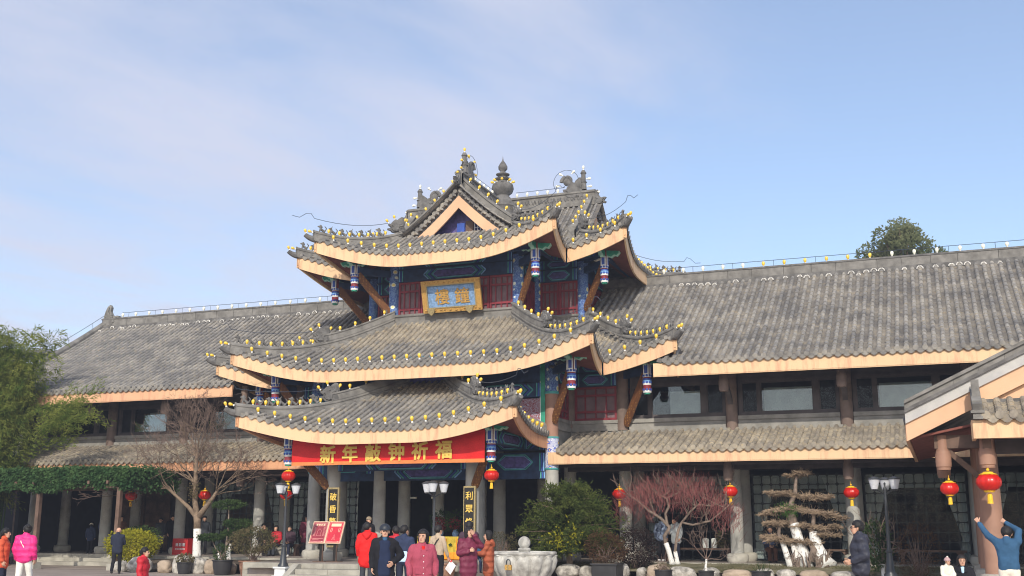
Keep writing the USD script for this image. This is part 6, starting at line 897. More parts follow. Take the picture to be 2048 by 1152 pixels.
T = Thing('stone_jar', 'taller pale jar on the bench behind the red-twigged tree', 'jar', loc=(-8.0, 39.95, z + .46)); T.part('body', Mb().lathe([(0, 0), (.11, 0), (.12, .3), (.08, .34), (0, .35)], (-8.0, 39.95, z + .46), 14), 'curtain', 40); T = Thing('stone_jar', 'slimmer pale jar nearer the potted plant on the same bench', 'jar', loc=(-7.7, 39.98, z + .46)); T.part('body', Mb().lathe([(0, 0), (.10, 0), (.11, .3), (.08, .34), (0, .35)], (-7.7, 39.98, z + .46), 14), 'curtain', 40)
shrub('potted_plant', 'yellowish potted plant on the bench behind the red-twigged tree', (-7.3, 39.95, z + .75), (.3, .22, .26), 420, .10, .03, 'leaf_olive', 90, 6, 'plant', z + .46)
# ------------------------------------------------------------------ gate pavilion at the right edge
gate = Thing('gate_pavilion', 'gate pavilion cropped by the right edge, orange gable board and brown columns', 'pavilion', loc=(1, 27, 0)); GB = Tiles(gate); xa, xr = -.68, 4.3
zt = lambda x: 4.50 + .478 * (x - xa)
def rake(z0, z1, y0, y1, xs_=xa, xe=xr): return Mb().prism(Polygon([(xs_, zt(xs_) + z0), (xe, zt(xe) + z0), (xe, zt(xe) + z1), (xs_, zt(xs_) + z1)]), ((1, 0, 0), (0, 0, 1), (0, -1, 0), (0, y1, 0)), y1 - y0)
for k, (z0_, z1_, y0, y1, m, n_) in enumerate(((-.08, .0, 26.78, 27.12, 'ridge_brick', 'verge_coping'), (-.20, -.08, 26.84, 27.10, 'ridge_brick', 'verge_ridge'), (-.285, -.20, 26.80, 27.10, 'ridge_dark', 'verge_moulding'), (-.53, -.285, 26.86, 27.08, 'plaster_white', 'verge_plaster'), (-.93, -.53, 26.92, 27.02, 'orange_board', 'gable_board'))):
    if n_ == 'verge_ridge':
        xs2 = np.arange(xa, xr - .3, .55)
        for i_, q in enumerate(xs2): gate.part(n_, rake(z0_, z1_, y0, y1, q, min(q + .545, xr)), m)
    else: gate.part(n_, rake(z0_, z1_, y0, y1), m)
fG = lambda u, v: np.stack([xa + np.broadcast_arrays(v, u)[0], np.broadcast_arrays(u, v)[0] + 0., zt(xa + np.broadcast_arrays(v, u)[0]) - .45], -1)
rg_ = gate.part('roof', Mb().prism(Polygon([(xa - .02, zt(xa) - .62), (xr, zt(xr) - .62), (xr, zt(xr) - .46), (xa - .02, zt(xa) - .46)]), ((1, 0, 0), (0, 0, 1), (0, -1, 0), (0, 35.6, 0)), 8.5).prism(Polygon([(xr, zt(xr) - .62), (2 * xr - xa, zt(xa) - .62), (2 * xr - xa, zt(xa) - .46), (xr, zt(xr) - .46)]), ((1, 0, 0), (0, 0, 1), (0, -1, 0), (0, 35.6, 0)), 8.5), 'tile'); gate.part('pan_tiles', cat(tile_slope(GB, rg_, fG, np.arange(27.2, 35.4, .27), lambda u: (0., 4.95), .27, shown=0, L=.6, row=.3)), 'tile', under=rg_, kind='stuff')
gate.part('eave_board', Mb().bb((xa - .02, 27.03, 3.58), (xa + .06, 35.6, 3.95)), 'orange_board'); gate.part('soffit', Mb().prism(Polygon([(xa + .07, 3.62), (1.0, 3.95), (1.0, 4.0), (xa + .07, 3.67)]), ((1, 0, 0), (0, 0, 1), (0, -1, 0), (0, 35.5, 0)), 8.4), 'soffit')
fS = lambda u, v: np.stack([np.broadcast_arrays(u, v)[0] + 0., 26.05 + np.broadcast_arrays(v, u)[0], 4.02 + .42 * np.broadcast_arrays(v, u)[0] + .05 * np.broadcast_arrays(v, u)[0] ** 2], -1)
rs_ = gate.part('skirt_roof', Mb().bb((.75, 26.9, 4.3), (7.5, 26.99, 4.47)), 'ridge_dark'); gate.part('pan_tiles', cat(tile_slope(GB, rs_, fS, np.arange(1.0, 7.4, .275), lambda u: (0., .92), .275, mt='tile_pale', r=.085, L=.30, row=.11, drop=.16)), 'tile_pale', under=rs_, kind='stuff')
gate.part('fascia', Mb().bb((.72, 26.12, 3.54), (7.5, 26.2, 3.93)), 'fascia', under=rs_); gate.part('fascia', Mb().bb((.70, 26.2, 3.54), (.78, 26.95, 3.95)), 'fascia', under=rs_); gate.part('end_ridge', Mb().beam((.84, 25.98, 4.12), (.84, 26.95, 4.62), .2, .34).bb((.74, 26.0, 3.95), (.94, 26.2, 4.35)).bb((.76, 26.3, 4.4), (.92, 26.5, 4.85)).bb((.70, 25.96, 4.08), (.98, 26.26, 4.14)), 'ridge_brick', under=rs_)
gate.part('wall', Mb().bb((.9, 27.05, 3.6), (7.5, 27.2, 4.9)), 'orange_board')
for (x, y) in ((1.0, 27.75), (1.0, 31.6), (1.05, 35.2), (5.2, 27.75)): gate.part('column', Mb().lathe([(.235, .62), (.23, 2.0), (.22, 3.9)], (x, y, 0), 26), 'column_brown', 40); gate.part('drum_base', Mb().lathe([(0, .25), (.34, .25), (.38, .35), (.38, .5), (.34, .6), (.25, .63), (0, .63)], (x, y, 0), 24), 'stone_drum', 40); gate.part('plinth', Mb().bb((x - .45, y - .45, 0), (x + .45, y + .45, .25)), 'kerb_stone')
for x, y in ((.07, 27.45), (.98, 26.75), (.07, 31.6)): plain_hang(gate, x, y, 2.93, 3.72, 'column_brown')
gate.part('beam', Mb().bb((-.1, 27.35, 3.42), (1.0, 27.55, 3.72)).bb((.9, 26.6, 3.35), (1.08, 27.9, 3.62)), 'brown_wood'); gate.part('brace', Mb().beam((.15, 27.5, 3.4), (.95, 27.75, 2.65), .12, .2, (0, 1, 0)), 'brown_wood'); gate.part('beam', Mb().bb((1.2, 27.6, 3.3), (7.5, 27.85, 3.7)), 'dark_wood')
GB.flush()
# ------------------------------------------------------------------ people
def cloth(n, c, rough=.85, var=.12, wave=0.0, sheen=.0, spec=.15, col2=None, scale=5.):
    if not wave: mat(n, c, rough, var, scale, .35, 9, spec, col2=col2); return
    c = np.array(c); rawmat(n, {'g': ('geometry', {}), 'w': ('wave_texture', {'bands_direction': 'z', 'scale': wave, 'distortion': 1.6, 'detail': 2.0}), 'n': ('noise_texture', {'scale': 7, 'detail': 3}), 'ad': ('math', {'math_type': 'multiply_add', 'value2': .6}), 'r': ('rgb_ramp', {'ramp': [(0, c * .86), (1, np.clip(c * 1.1, 0, 1))]}), 'b': ('bump', {'strength': .75, 'distance': .03}), 'p': ('principled_bsdf', {'roughness': rough, 'specular_ior_level': .3})},
        [('g.position', 'w.vector'), ('g.position', 'n.vector'), ('w.fac', 'ad.value1'), ('n.fac', 'ad.value3'), ('ad.value', 'b.height'), ('n.fac', 'r.fac'), ('r.color', 'p.base_color'), ('b.normal', 'p.normal')], 'p.BSDF')
cloth('c_pink_hot', (.70, .03, .20), .55, wave=2.2); cloth('c_orange', (.55, .085, .035), .7, wave=2.5); cloth('c_navy', (.022, .026, .045), .9); cloth('c_black', (.016, .016, .02), .9); cloth('c_white', (.72, .70, .64), .85); cloth('c_red', (.62, .018, .018), .7); cloth('c_red_puff', (.45, .018, .03), .6, wave=2.4); cloth('c_charcoal', (.045, .05, .06), .9); cloth('c_blue_coat', (.018, .026, .058), .85); cloth('c_rose', (.33, .065, .10), .95, .14, scale=90); cloth('c_beige', (.42, .33, .24), .9); cloth('c_maroon', (.15, .022, .05), .6, wave=2.3); cloth('c_plum', (.06, .035, .05), .8); cloth('c_rust', (.34, .085, .04), .7, wave=2.4); cloth('c_puffer', (.032, .034, .05), .55, wave=2.1); cloth('c_teal', (.035, .09, .17), .85); cloth('c_grey', (.42, .45, .47), .85); cloth('c_jean', (.06, .09, .15), .9); cloth('c_sky', (.45, .62, .78), .7); cloth('c_brown', (.13, .06, .04), .85); cloth('c_camo', (.04, .05, .12), .8, .2, scale=9, col2=(.34, .42, .58)); cloth('c_dusk', (.03, .04, .08), .9); cloth('c_hat', (.45, .30, .30), .95); cloth('c_cream', (.72, .66, .56), .8); cloth('c_cap', (.02, .025, .035), .5, spec=.4); cloth('c_khaki', (.25, .2, .14), .9); cloth('paper', (.78, .76, .78), .7); mat('shoe_dark', (.02, .018, .018), .5, .2); mat('shoe_white', (.7, .7, .7), .5, .1); mat('steel_frame', (.05, .04, .04), .35, .1, spec=.6)
def ball(p, r, n=12): return m3.Manifold.sphere(r, n).translate(tuple(float(q) for q in p))
def hull(*s, n=12): return m3.Manifold.batch_hull([ball(p, r, n) for p, r in s])
def union(L): return m3.Manifold.batch_boolean(L, m3.OpType.Add)
def soften(m, L, it=6, amp=0.0, seed=0, fr=9.):
    q = m.refine_to_length(L).to_mesh(); t = trimesh.Trimesh(q.vert_properties[:, :3], q.tri_verts, process=True); trimesh.smoothing.filter_taubin(t, iterations=it)
    if amp: V = t.vertices; t.vertices = V + t.vertex_normals * ((meshkit.fbm(V * fr + seed, 3, seed) - .5) * 2 * amp)[:, None]
    return t
def hand(w, e, nrm, s=1.0, curl=.5, side=1):
    """palm, four unequal bent fingers and a thumb; w wrist, e elbow: the hand runs on from the forearm"""
    w, e = np.array(w), np.array(e); d = unit((w - e)[None])[0]; n = unit(np.array([nrm]))[0]; n = unit((n - d * (n @ d))[None])[0]; a = np.cross(d, n) * side; L = []
    P = lambda x, y, z_: w + (d * x + a * y + n * z_) * s
    L.append(hull((P(0, .012, 0), .019 * s), (P(0, -.012, 0), .019 * s), (P(.085, .03, 0), .012 * s), (P(.085, -.032, 0), .012 * s), n=8))
    for k, (y, ln) in enumerate(((.030, .068), (.010, .078), (-.011, .072), (-.032, .056))):
        b0 = P(.082, y, 0); c1 = curl * .7; b1 = b0 + (d * math.cos(c1) + n * math.sin(c1)) * ln * .5 * s; c2 = curl * 1.7; b2 = b1 + (d * math.cos(c2) + n * math.sin(c2)) * ln * .5 * s; L.append(hull((b0, .0095 * s), (b1, .0088 * s), n=8)); L.append(hull((b1, .0088 * s), (b2, .0075 * s), n=8))
    t0 = P(.02, .022, .004); t1 = P(.055, .055, .015); t2 = P(.082, .062, .03); L.append(hull((t0, .014 * s), (t1, .0105 * s), n=8)); L.append(hull((t1, .0105 * s), (t2, .009 * s), n=8)); return L
def person(label, x, y, z, ang, H, top, legs, hair='short', hmat='hair_black', hem=.80, bulk=.0, pose=None, extras=(), shoes='shoe_dark', fine=True, collar=None, group=None, hood=False, crop=False):
    s = H / 1.70; J = dict(hipR=(.095, 0, .90), kneeR=(.10, .02, .49), ankR=(.10, -.02, .085), hipL=(-.095, 0, .90), kneeL=(-.10, .02, .49), ankL=(-.10, -.02, .085), pelvis=(0, 0, .95), waist=(0, .0, 1.08), chest=(0, .01, 1.27), shR=(.175, -.01, 1.40), shL=(-.175, -.01, 1.40), neck=(0, .0, 1.47), head=(0, .025, 1.60), elR=(.235, -.03, 1.13), elL=(-.235, -.03, 1.13), wrR=(.235, .06, .90), wrL=(-.235, .06, .90), yaw=0., pitch=0., feet=None, curl=.5)
    J.update(pose or {}); C = np.array([-x, -y]); ca = math.atan2(C[1], C[0]) + math.radians(ang); f = np.array([math.cos(ca), math.sin(ca), 0]); r = np.array([f[1], -f[0], 0]); upz = np.array([0, 0, 1.]); M = np.stack([r, f, upz]) * s; base = np.array([x, y, z])
    T = Thing('person', label, 'person', group, loc=(x, y, z)); A = {k: np.array(v, float) for k, v in J.items() if isinstance(v, tuple)}
    def put(name, m, mt, smooth=True, under=None):
        if hasattr(m, 'to_mesh'): q = m.to_mesh(); v, fc = q.vert_properties[:, :3], q.tri_verts
        else: v, fc = m.vertices, m.faces
        return T.part(name, (np.asarray(v) @ M + base, np.asarray(fc)), mt, smooth, under)
    hd = A['head']; cy_, sy_ = math.cos(J['yaw']), math.sin(J['yaw']); cp, sp = math.cos(J['pitch']), math.sin(J['pitch']); Rh = np.array([[cy_, sy_, 0], [-sy_, cy_, 0], [0, 0, 1]]) ; Rp = np.array([[1, 0, 0], [0, cp, sp], [0, -sp, cp]])
    h = lambda *p: hd + (np.array(p) @ Rp @ Rh)
    body = []
    for S in 'RL':
        body += [hull((A['hip' + S], .082), (A['knee' + S], .056)), hull((A['knee' + S], .055), (A['ank' + S], .038)), hull((A['sh' + S], .052), (A['el' + S], .038)), hull((A['el' + S], .037), (A['wr' + S], .026))]
        a_ = A['ank' + S]; kd = A['knee' + S] - a_; body.append(hull((a_ - [0, .02, .03], .035), (a_ + [0, .13, -.055], .026)))
    body += [hull((A['hipR'], .085), (A['hipL'], .085), (A['waist'] + [.06, 0, 0], .085), (A['waist'] - [.06, 0, 0], .085)), hull((A['waist'] + [.06, 0, 0], .085), (A['waist'] - [.06, 0, 0], .085), (A['chest'] + [.09, 0, 0], .09), (A['chest'] - [.09, 0, 0], .09)), hull((A['chest'] + [.09, 0, 0], .09), (A['chest'] - [.09, 0, 0], .09), (A['shR'], .05), (A['shL'], .05)), hull((A['neck'] - [0, 0, .06], .058), (A['neck'] + [0, .01, .06], .05))]
    skull = union([hull((h(0, -.015, .035), .088), (h(0, .03, -.01), .07), n=20), hull((h(0, .035, -.01), .068), (h(.018, .055, -.075), .036), (h(-.018, .055, -.075), .036), (h(0, .0, -.06), .05), n=16), hull((h(0, .095, .012), .011), (h(0, .112, -.022), .013), (h(.012, .098, -.027), .010), (h(-.012, .098, -.027), .010), n=8), hull((h(.085, -.005, .012), .016), (h(.08, .0, -.028), .012), n=8), hull((h(-.085, -.005, .012), .016), (h(-.08, .0, -.028), .012), n=8), hull((h(.028, .08, .028), .018), (h(-.028, .08, .028), .018), n=8), hull((h(.035, .072, -.02), .022), (h(.03, .07, -.03), .02), n=8), hull((h(-.035, .072, -.02), .022), (h(-.03, .07, -.03), .02), n=8), hull((h(.014, .093, -.05), .008), (h(-.014, .093, -.05), .008), n=8)])
    bt = soften(union(body), .05, 8); hm = []
    for S, sd in (('R', 1), ('L', -1)): hm += hand(A['wr' + S], A['el' + S], J.get('palm' + S, (-sd * .9, .3, 0)), 1.0, J.get('curl' + S, J['curl']), sd)
    sk = soften(skull, .02, 4); bm = m3.Manifold(m3.Mesh(np.asarray(bt.vertices, np.float32), np.asarray(bt.faces, np.uint32))); sm = m3.Manifold(m3.Mesh(np.asarray(sk.vertices, np.float32), np.asarray(sk.faces, np.uint32)))
    try: full = union([bm, sm] + hm); 
    except Exception: full = bm
    if full.is_empty(): full = union([union(body), skull] + hm)
    b = put('body', full, 'skin', 40)
    if fine:
        for e_ in (-1, 1): put('eye', hull((h(e_ * .034, .094, .006), .0085), (h(e_ * .026, .097, .006), .008), (h(e_ * .042, .09, .006), .006), n=8), 'eye_dark', True, b); put('eyebrow', hull((h(e_ * .02, .097, .032), .006), (h(e_ * .05, .085, .032), .005), n=8), hmat, True, b)
        put('mouth', hull((h(.02, .094, -.054), .006), (h(-.02, .094, -.054), .006), (h(0, .099, -.053), .0065), n=8), 'lip', True, b)
    cap_ = ball(h(0, -.018, .045), .107, 24) + ball(h(0, -.045, .02), .095, 20); cut = np.array([h(q, w, v) for q in (-.2, .2) for w in (.048, .3) for v in (-.3, .055)]); ear = np.array([h(q, w, v) for q in (-.2, .2) for w in (-.02, .3) for v in (-.3, .01)]); low = np.array([h(q, w, v) for q in (-.2, .2) for w in (-.3, .3) for v in (-.3, -.055)])
    hl = lambda pts: m3.Manifold.hull_points(np.asarray(pts, np.float64))
    if hair != 'bald':
        g = cap_ - hl(cut) - hl(ear)
        if hair in ('short', 'buzz'): g = g - hl(low)
        if hair == 'bob': g = (ball(h(0, -.018, .048), .110, 24) + hull((h(0, -.03, .03), .11), (h(.05, -.04, -.085), .055), (h(-.05, -.04, -.085), .055), n=18) + hull((h(.08, -.02, .05), .042), (h(.088, -.035, -.07), .028), n=10) + hull((h(-.08, -.02, .05), .042), (h(-.088, -.035, -.07), .028), n=10)) - hl([h(q, w, v) for q in (-.082, .082) for w in (.035, .3) for v in (-.3, .07)])
        if hair == 'tail': g = g + ball(h(0, -.115, .03), .035) + hull((h(0, -.125, .02), .03), (h(0, -.15, -.10), .024), (h(0, -.13, -.17), .012))
        if hair == 'bun': g = g + ball(h(0, -.10, .09), .05)
        put('hair', soften(g, .02, 2, .003 if hair == 'buzz' else .006, 3, 60.), hmat)
    B = bulk; tz = hem; hp = (A['hipR'] + A['hipL']) / 2
    # trousers
    tr = [hull((A['hipR'], .10), (A['hipL'], .10), (A['waist'] + [.05, 0, -.02], .10), (A['waist'] - [.05, 0, .02], .10))]
    for S in 'RL': tr += [hull((A['hip' + S], .10), (A['knee' + S], .073)), hull((A['knee' + S], .073), (A['ank' + S] + [0, 0, .03], .066))]
    put('trousers', soften(union(tr), .045, 5, .008, 5, 11.), legs)
    for S in 'RL': a_ = A['ank' + S]; put('shoe', soften(hull((a_ + [0, -.04, -.045], .042), (a_ + [0, .14, -.055], .032), (a_ + [0, .02, -.01], .042)), .03, 3), shoes)
    # jacket
    cw = .105 + B; dn = A['waist'] - A['chest']; lowc = (A['pelvis'] + (A['pelvis'] - A['waist']) * 0) ; hemc = hp + np.array([0, 0, tz - .90]) if not J.get('sit') else A['pelvis'] + [0, .04, -.02]
    ck = [hull((A['shR'] * [.93, 1, 1] - [0, 0, .01], .062 + B * .6), (A['shL'] * [.93, 1, 1] - [0, 0, .01], .062 + B * .6), (A['chest'] + [.085, .0, 0], cw), (A['chest'] - [.085, 0, 0], cw), (A['neck'] - [0, .0, .055], .07 + B * .4)), hull((A['chest'] + [.085, 0, 0], cw), (A['chest'] - [.085, 0, 0], cw), (A['waist'] + [.075, .0, 0], cw), (A['waist'] - [.075, 0, 0], cw)), hull((A['waist'] + [.075, 0, 0], cw), (A['waist'] - [.075, 0, 0], cw), (hemc + [.08, .0, .06], .105 + B), (hemc + [-.08, 0, .06], .105 + B))]
    for S in 'RL': w_ = A['wr' + S] + (A['el' + S] - A['wr' + S]) * .1; ck += [hull((A['sh' + S] - [0, 0, .015], .068 + B * .8), (A['el' + S], .055 + B * .7)), hull((A['el' + S], .055 + B * .7), (w_, .040 + B * .5))]
    if collar != 'low': ck.append(hull((A['neck'] - [0, .01, .05], .085 + B * .5), (A['neck'] + [0, .0, .01], .075 + B * .4)))
    if hood: ck.append(hull((A['neck'] + [.07, -.09, -.02], .06), (A['neck'] + [-.07, -.09, -.02], .06), (A['neck'] + [0, -.13, -.10], .06)))
    jk = put('jacket', soften(union(ck), .03, 5, .016 + B * .25, int(abs(x * 7)) % 50, 9.), top)
    for ex_ in extras: ex_(put, A, h, jk)
    return T
def box_m(c, d): return m3.Manifold.cube(tuple(float(q) for q in d), True).translate(tuple(float(q) for q in c))
def cap(mt='c_cap', brim=True):
    def f(put, A, h, jk):
        g = ball(h(0, -.012, .045), .114, 24) - m3.Manifold.hull_points(np.array([h(q, w, v) for q in (-.2, .2) for w in (-.3, .3) for v in (-.3, .04)])); put('cap', g, mt, 40)
        if brim: put('cap_brim', hull((h(.06, .085, .045), .012), (h(-.06, .085, .045), .012), (h(.03, .145, .03), .010), (h(-.03, .145, .03), .010)), mt, 40)
    return f
def glasses(put, A, h, jk):
    for e_ in (-1, 1): ph = np.linspace(0, 2 * PI, 13); put('glasses_rim', union([hull((h(e_ * .035 + .026 * math.cos(a), .108, .006 + .02 * math.sin(a)), .003), (h(e_ * .035 + .026 * math.cos(b), .108, .006 + .02 * math.sin(b)), .003), n=6) for a, b in zip(ph[:-1], ph[1:])]), 'steel_frame'); put('glasses_arm', hull((h(e_ * .062, .104, .01), .003), (h(e_ * .09, -.01, .015), .003), n=6), 'steel_frame')
def buttons(put, A, h, jk):
    for k in range(4): put('button', ball(A['chest'] + [0, .125, -.02 - .11 * k], .012, 8), 'shoe_white', True, jk)
def pockets(mt):
    def f(put, A, h, jk):
        for e_ in (-1, 1): put('pocket', box_m(A['pelvis'] + [e_ * .10, .125, .02], (.11, .03, .12)), mt, False, jk)
    return f
def lapels(mt, mt2=None):
    def f(put, A, h, jk):
        for e_ in (-1, 1): put('collar', hull((A['neck'] + [e_ * .05, .05, -.01], .022), (A['neck'] + [e_ * .11, .04, -.04], .02), (A['neck'] + [e_ * .045, .115, -.12], .014), (A['neck'] + [e_ * .10, .085, -.10], .014)), mt, 40)
        if mt2: put('sweater', hull((A['neck'] + [0, .02, .02], .062), (A['neck'] + [0, .05, -.10], .058), (A['neck'] + [0, .075, -.13], .03)), mt2, 40)
    return f
def strap(mt, sgn=1):
    def f(put, A, h, jk):
        c, w = A['chest'], A['pelvis']; P = [(sgn * .12, .02, 1.455), (sgn * .09, .125, 1.33), (-sgn * .06, .155, 1.12), (-sgn * .19, .03, .98), (-sgn * .08, -.135, 1.12), (sgn * .06, -.13, 1.33), (sgn * .12, .02, 1.455)]; put('bag_strap', union([hull((a, .014), (b, .014), n=6) for a, b in zip(P[:-1], P[1:])]), mt)
    return f
def pack(mt, m2=None):
    def f(put, A, h, jk):
        c = A['chest']; put('backpack', soften(hull((c + [.11, -.17, .08], .06), (c + [-.11, -.17, .08], .06), (c + [.11, -.18, -.22], .07), (c + [-.11, -.18, -.22], .07)), .04, 4), mt)
        for e_ in (-1, 1): put('pack_strap', union([hull((A['sh' + ('R' if e_ > 0 else 'L')] + [-e_ * .05, a, b_], .02), (A['sh' + ('R' if e_ > 0 else 'L')] + [-e_ * .05, c_, d_], .02), n=6) for a, b_, c_, d_ in ((-.11, .02, .0, .075), (.0, .075, .10, 0), (.10, 0, .115, -.2))]), mt)
    return f
def bag(mt, p):
    def f(put, A, h, jk): put('shoulder_bag', soften(hull((np.array(p) + [-.09, 0, 0], .035), (np.array(p) + [.09, 0, 0], .035), (np.array(p) + [.09, 0, -.13], .035), (np.array(p) + [-.09, 0, -.13], .035)), .04, 3), mt)
    return f
SIT = dict(sit=True, hipR=(.10, 0, .50), hipL=(-.10, 0, .50), kneeR=(.11, .42, .49), kneeL=(-.11, .42, .49), ankR=(.11, .40, .085), ankL=(-.11, .40, .085), pelvis=(0, -.01, .54), waist=(0, -.03, .68), chest=(0, -.01, .87), shR=(.175, -.02, 1.0), shL=(-.175, -.02, 1.0), neck=(0, .01, 1.07), head=(0, .05, 1.20), elR=(.24, .06, .74), elL=(-.24, .06, .74), wrR=(.08, .26, .62), wrL=(-.08, .26, .62))
SOUTH = 'people in front of the hall'
WALK = dict(kneeR=(.10, .14, .50), ankR=(.10, .16, .085), kneeL=(-.10, -.02, .49), ankL=(-.10, -.26, .11))
person('woman in an orange-red jacket with dark ponytail at the left edge', -20.62, 20.43, 0, 75, 1.52, 'c_orange', 'c_navy', 'tail', hem=.74, bulk=.03, extras=(bag('c_charcoal', (-.2, .16, .98)),))
person('woman in a bright pink puffer jacket and white trousers seen from behind', -20.19, 20.65, 0, 152, 1.60, 'c_pink_hot', 'c_white', 'bun', hem=.88, bulk=.045, pose={**WALK, 'yaw': .7}, extras=(strap('c_cream', -1),), shoes='shoe_white')
person('balding man in navy seen from behind, walking left of the yellow bush', -26.93, 31.75, 0, 170, 1.56, 'c_navy', 'c_black', 'bald', hem=.78, bulk=.015, pose={**WALK, 'elR': (.22, .12, 1.12), 'wrR': (.12, .28, 1.15), 'elL': (-.22, .1, 1.12), 'wrL': (-.10, .28, 1.12), 'head': (0, .06, 1.58)})
person('boy in a red hooded jacket facing right at the bottom left', -13.92, 17.15, 0, 72, 1.20, 'c_red_puff', 'c_black', 'short', hem=.80, bulk=.03, hood=True)
person('person in a long red hooded coat seen from behind beside the capped man', -13.90, 25.75, 0, 172, 1.69, 'c_red', 'c_charcoal', 'short', hem=.66, bulk=.035, hood=True, pose={'yaw': -.7})
HIP = dict(elL=(-.34, -.08, 1.14), wrL=(-.17, .12, 1.00), palmL=(.5, -.6, 0))
def vest(put, A, h, jk): put('inner_jacket', soften(hull((A['chest'] + [.05, .075, .1], .07), (A['chest'] + [-.05, .075, .1], .07), (A['pelvis'] + [.06, .09, -.16], .075), (A['pelvis'] + [-.06, .09, -.16], .075)), .04, 4, .006, 2), 'c_blue_coat'); put('scarf', hull((A['neck'] + [0, .05, .0], .055), (A['neck'] + [0, .09, -.12], .04)), 'c_teal', 40)
person('old man in a peaked cap and dark open coat with one hand on his hip', -9.99, 19.2, 0, 2, 1.62, 'c_black', 'c_black', 'short', 'hair_grey', hem=.62, bulk=.03, pose=HIP, extras=(cap(), vest))
def panels(put, A, h, jk):
    put('sleeve_panel', hull((A['elR'] + [.03, -.03, .12], .05), (A['elR'] + [.0, -.06, .0], .05)), 'c_white', 40, jk); put('back_panel', soften(hull((A['waist'] + [.08, -.10, .02], .045), (A['waist'] + [-.08, -.10, .02], .045), (A['pelvis'] + [.09, -.10, -.04], .05), (A['pelvis'] + [-.09, -.10, -.04], .05)), .05, 3), 'c_sky', True, jk)
person('youth in a navy, white and light blue jacket seen from behind', -11.67, 23.4, 0, 165, 1.62, 'c_dusk', 'c_navy', 'short', hem=.86, bulk=.03, pose={'yaw': -.6}, extras=(panels,))
person('person with a dark bob and red collar mostly hidden behind the man with a cap', -13.0, 25.6, 0, 200, 1.60, 'c_red_puff', 'c_black', 'short', hem=.8, bulk=.03, fine=False)
person('man in black with a tan cap standing in the porch behind the red coat', -18.17, 33.72, .47, 20, 1.45, 'c_black', 'c_black', 'short', hem=.78, bulk=.02, extras=(cap('c_khaki'),), fine=False)
person('smiling woman in a rose-pink corduroy coat with a red sweater in the foreground', -8.49, 17.73, 0, 12, 1.53, 'c_rose', 'c_charcoal', 'bob', hem=.66, bulk=.028, pose={'yaw': -.55, 'elR': (.26, -.02, 1.12), 'elL': (-.26, -.02, 1.12), 'wrR': (.25, .08, .88), 'wrL': (-.25, .08, .88), 'curl': .7}, extras=(lapels('c_rose', 'c_red'), buttons, pockets('c_rose')))
def sheet(put, A, h, jk):
    w = A['wrR'] + np.array([.02, .06, -.09]); q = m3.Manifold.cube((.24, .004, .30), True).rotate((0, 38, 0)).translate(tuple(w + [0, .02, -.17])); put('paper_sheet', q, 'paper', False); put('red_ribbon', union([ball(w + [.02, .03, -.02], .035, 8), ball(w + [-.03, .03, -.01], .025, 8)]), 'c_red')
person('man in a beige sweater with a dark shoulder strap holding a white sheet', -12.2, 26.4, 0, 140, 1.63, 'c_beige', 'c_black', 'buzz', hem=.92, bulk=.0, pose={'elR': (.24, .02, 1.13), 'wrR': (.24, .14, .90), 'yaw': -.2}, extras=(strap('c_black', 1), sheet))
FACE_ = dict(elR=(.30, .10, 1.28), wrR=(.07, .17, 1.56), palmR=(0, -1, .2), elL=(-.25, .03, 1.12), wrL=(-.06, .22, 1.18), curlR=.25, curlL=1.0, palmL=(.6, -.5, 0))
FACE_ = {('elL' if k == 'elR' else 'wrL' if k == 'wrR' else 'palmL' if k == 'palmR' else 'curlL' if k == 'curlR' else 'elR' if k == 'elL' else 'wrR' if k == 'wrL' else 'palmR' if k == 'palmL' else 'curlR'): ((-v[0], v[1], v[2]) if isinstance(v, tuple) else v) for k, v in FACE_.items()}
person('woman in a long maroon puffer coat shading her face with one hand', -10.28, 23.92, 0, 22, 1.57, 'c_maroon', 'c_navy', 'bob', hem=.58, bulk=.045, pose={**FACE_, 'yaw': .3}, hood=True)
person('tall man in dark plum seen from behind, just behind the woman in maroon', -11.85, 27.6, 0, 178, 1.74, 'c_plum', 'c_charcoal', 'short', hem=.80, bulk=.025)
def toddler(put, A, h, jk): pass
person('woman in a rust-orange hooded coat facing left beside the stone basin', -10.22, 25.0, 0, -100, 1.50, 'c_rust', 'c_jean', 'bob', hem=.58, bulk=.035, hood=True, pose={'elR': (.22, .12, 1.13), 'wrR': (.1, .28, 1.14), 'elL': (-.22, .12, 1.13), 'wrL': (-.1, .28, 1.14)}, extras=(lapels('c_cream'),))
person('small child in blue held in front of the woman in rust orange', -10.48, 24.93, .50, 20, .80, 'c_teal', 'c_jean', 'short', hem=.84, bulk=.03, pose={'kneeR': (.12, .16, .62), 'ankR': (.12, .14, .2), 'kneeL': (-.12, .16, .62), 'ankL': (-.12, .14, .2)}, fine=False)
person('man with glasses in a navy puffer jacket facing left near the topiary tree', -1.50, 21.65, 0, -82, 1.72, 'c_puffer', 'c_black', 'short', hem=.80, bulk=.05, hood=True, pose={'elR': (.27, -.06, 1.12), 'wrR': (.18, .16, 1.02), 'elL': (-.27, -.06, 1.12), 'wrL': (-.18, .16, 1.02)}, extras=(glasses,))
person('crouching woman in black with a pale blue shirt at the lower right', .26, 24.75, -.05, 2, 1.45, 'c_black', 'c_black', 'bob', pose={**{k: v for k, v in SIT.items()}, 'kneeR': (.16, .30, .62), 'kneeL': (-.16, .30, .62), 'yaw': .1}, bulk=.02, extras=(lapels('c_black', 'c_sky'),))
def knit(put, A, h, jk): put('knit_hat', ball(h(0, -.01, .045), .115, 20) - m3.Manifold.hull_points(np.array([h(q, w, v) for q in (-.2, .2) for w in (-.3, .3) for v in (-.3, .03)])), 'c_hat', 40); put('pompom', ball(h(-.03, -.03, .165), .035), 'c_cream')
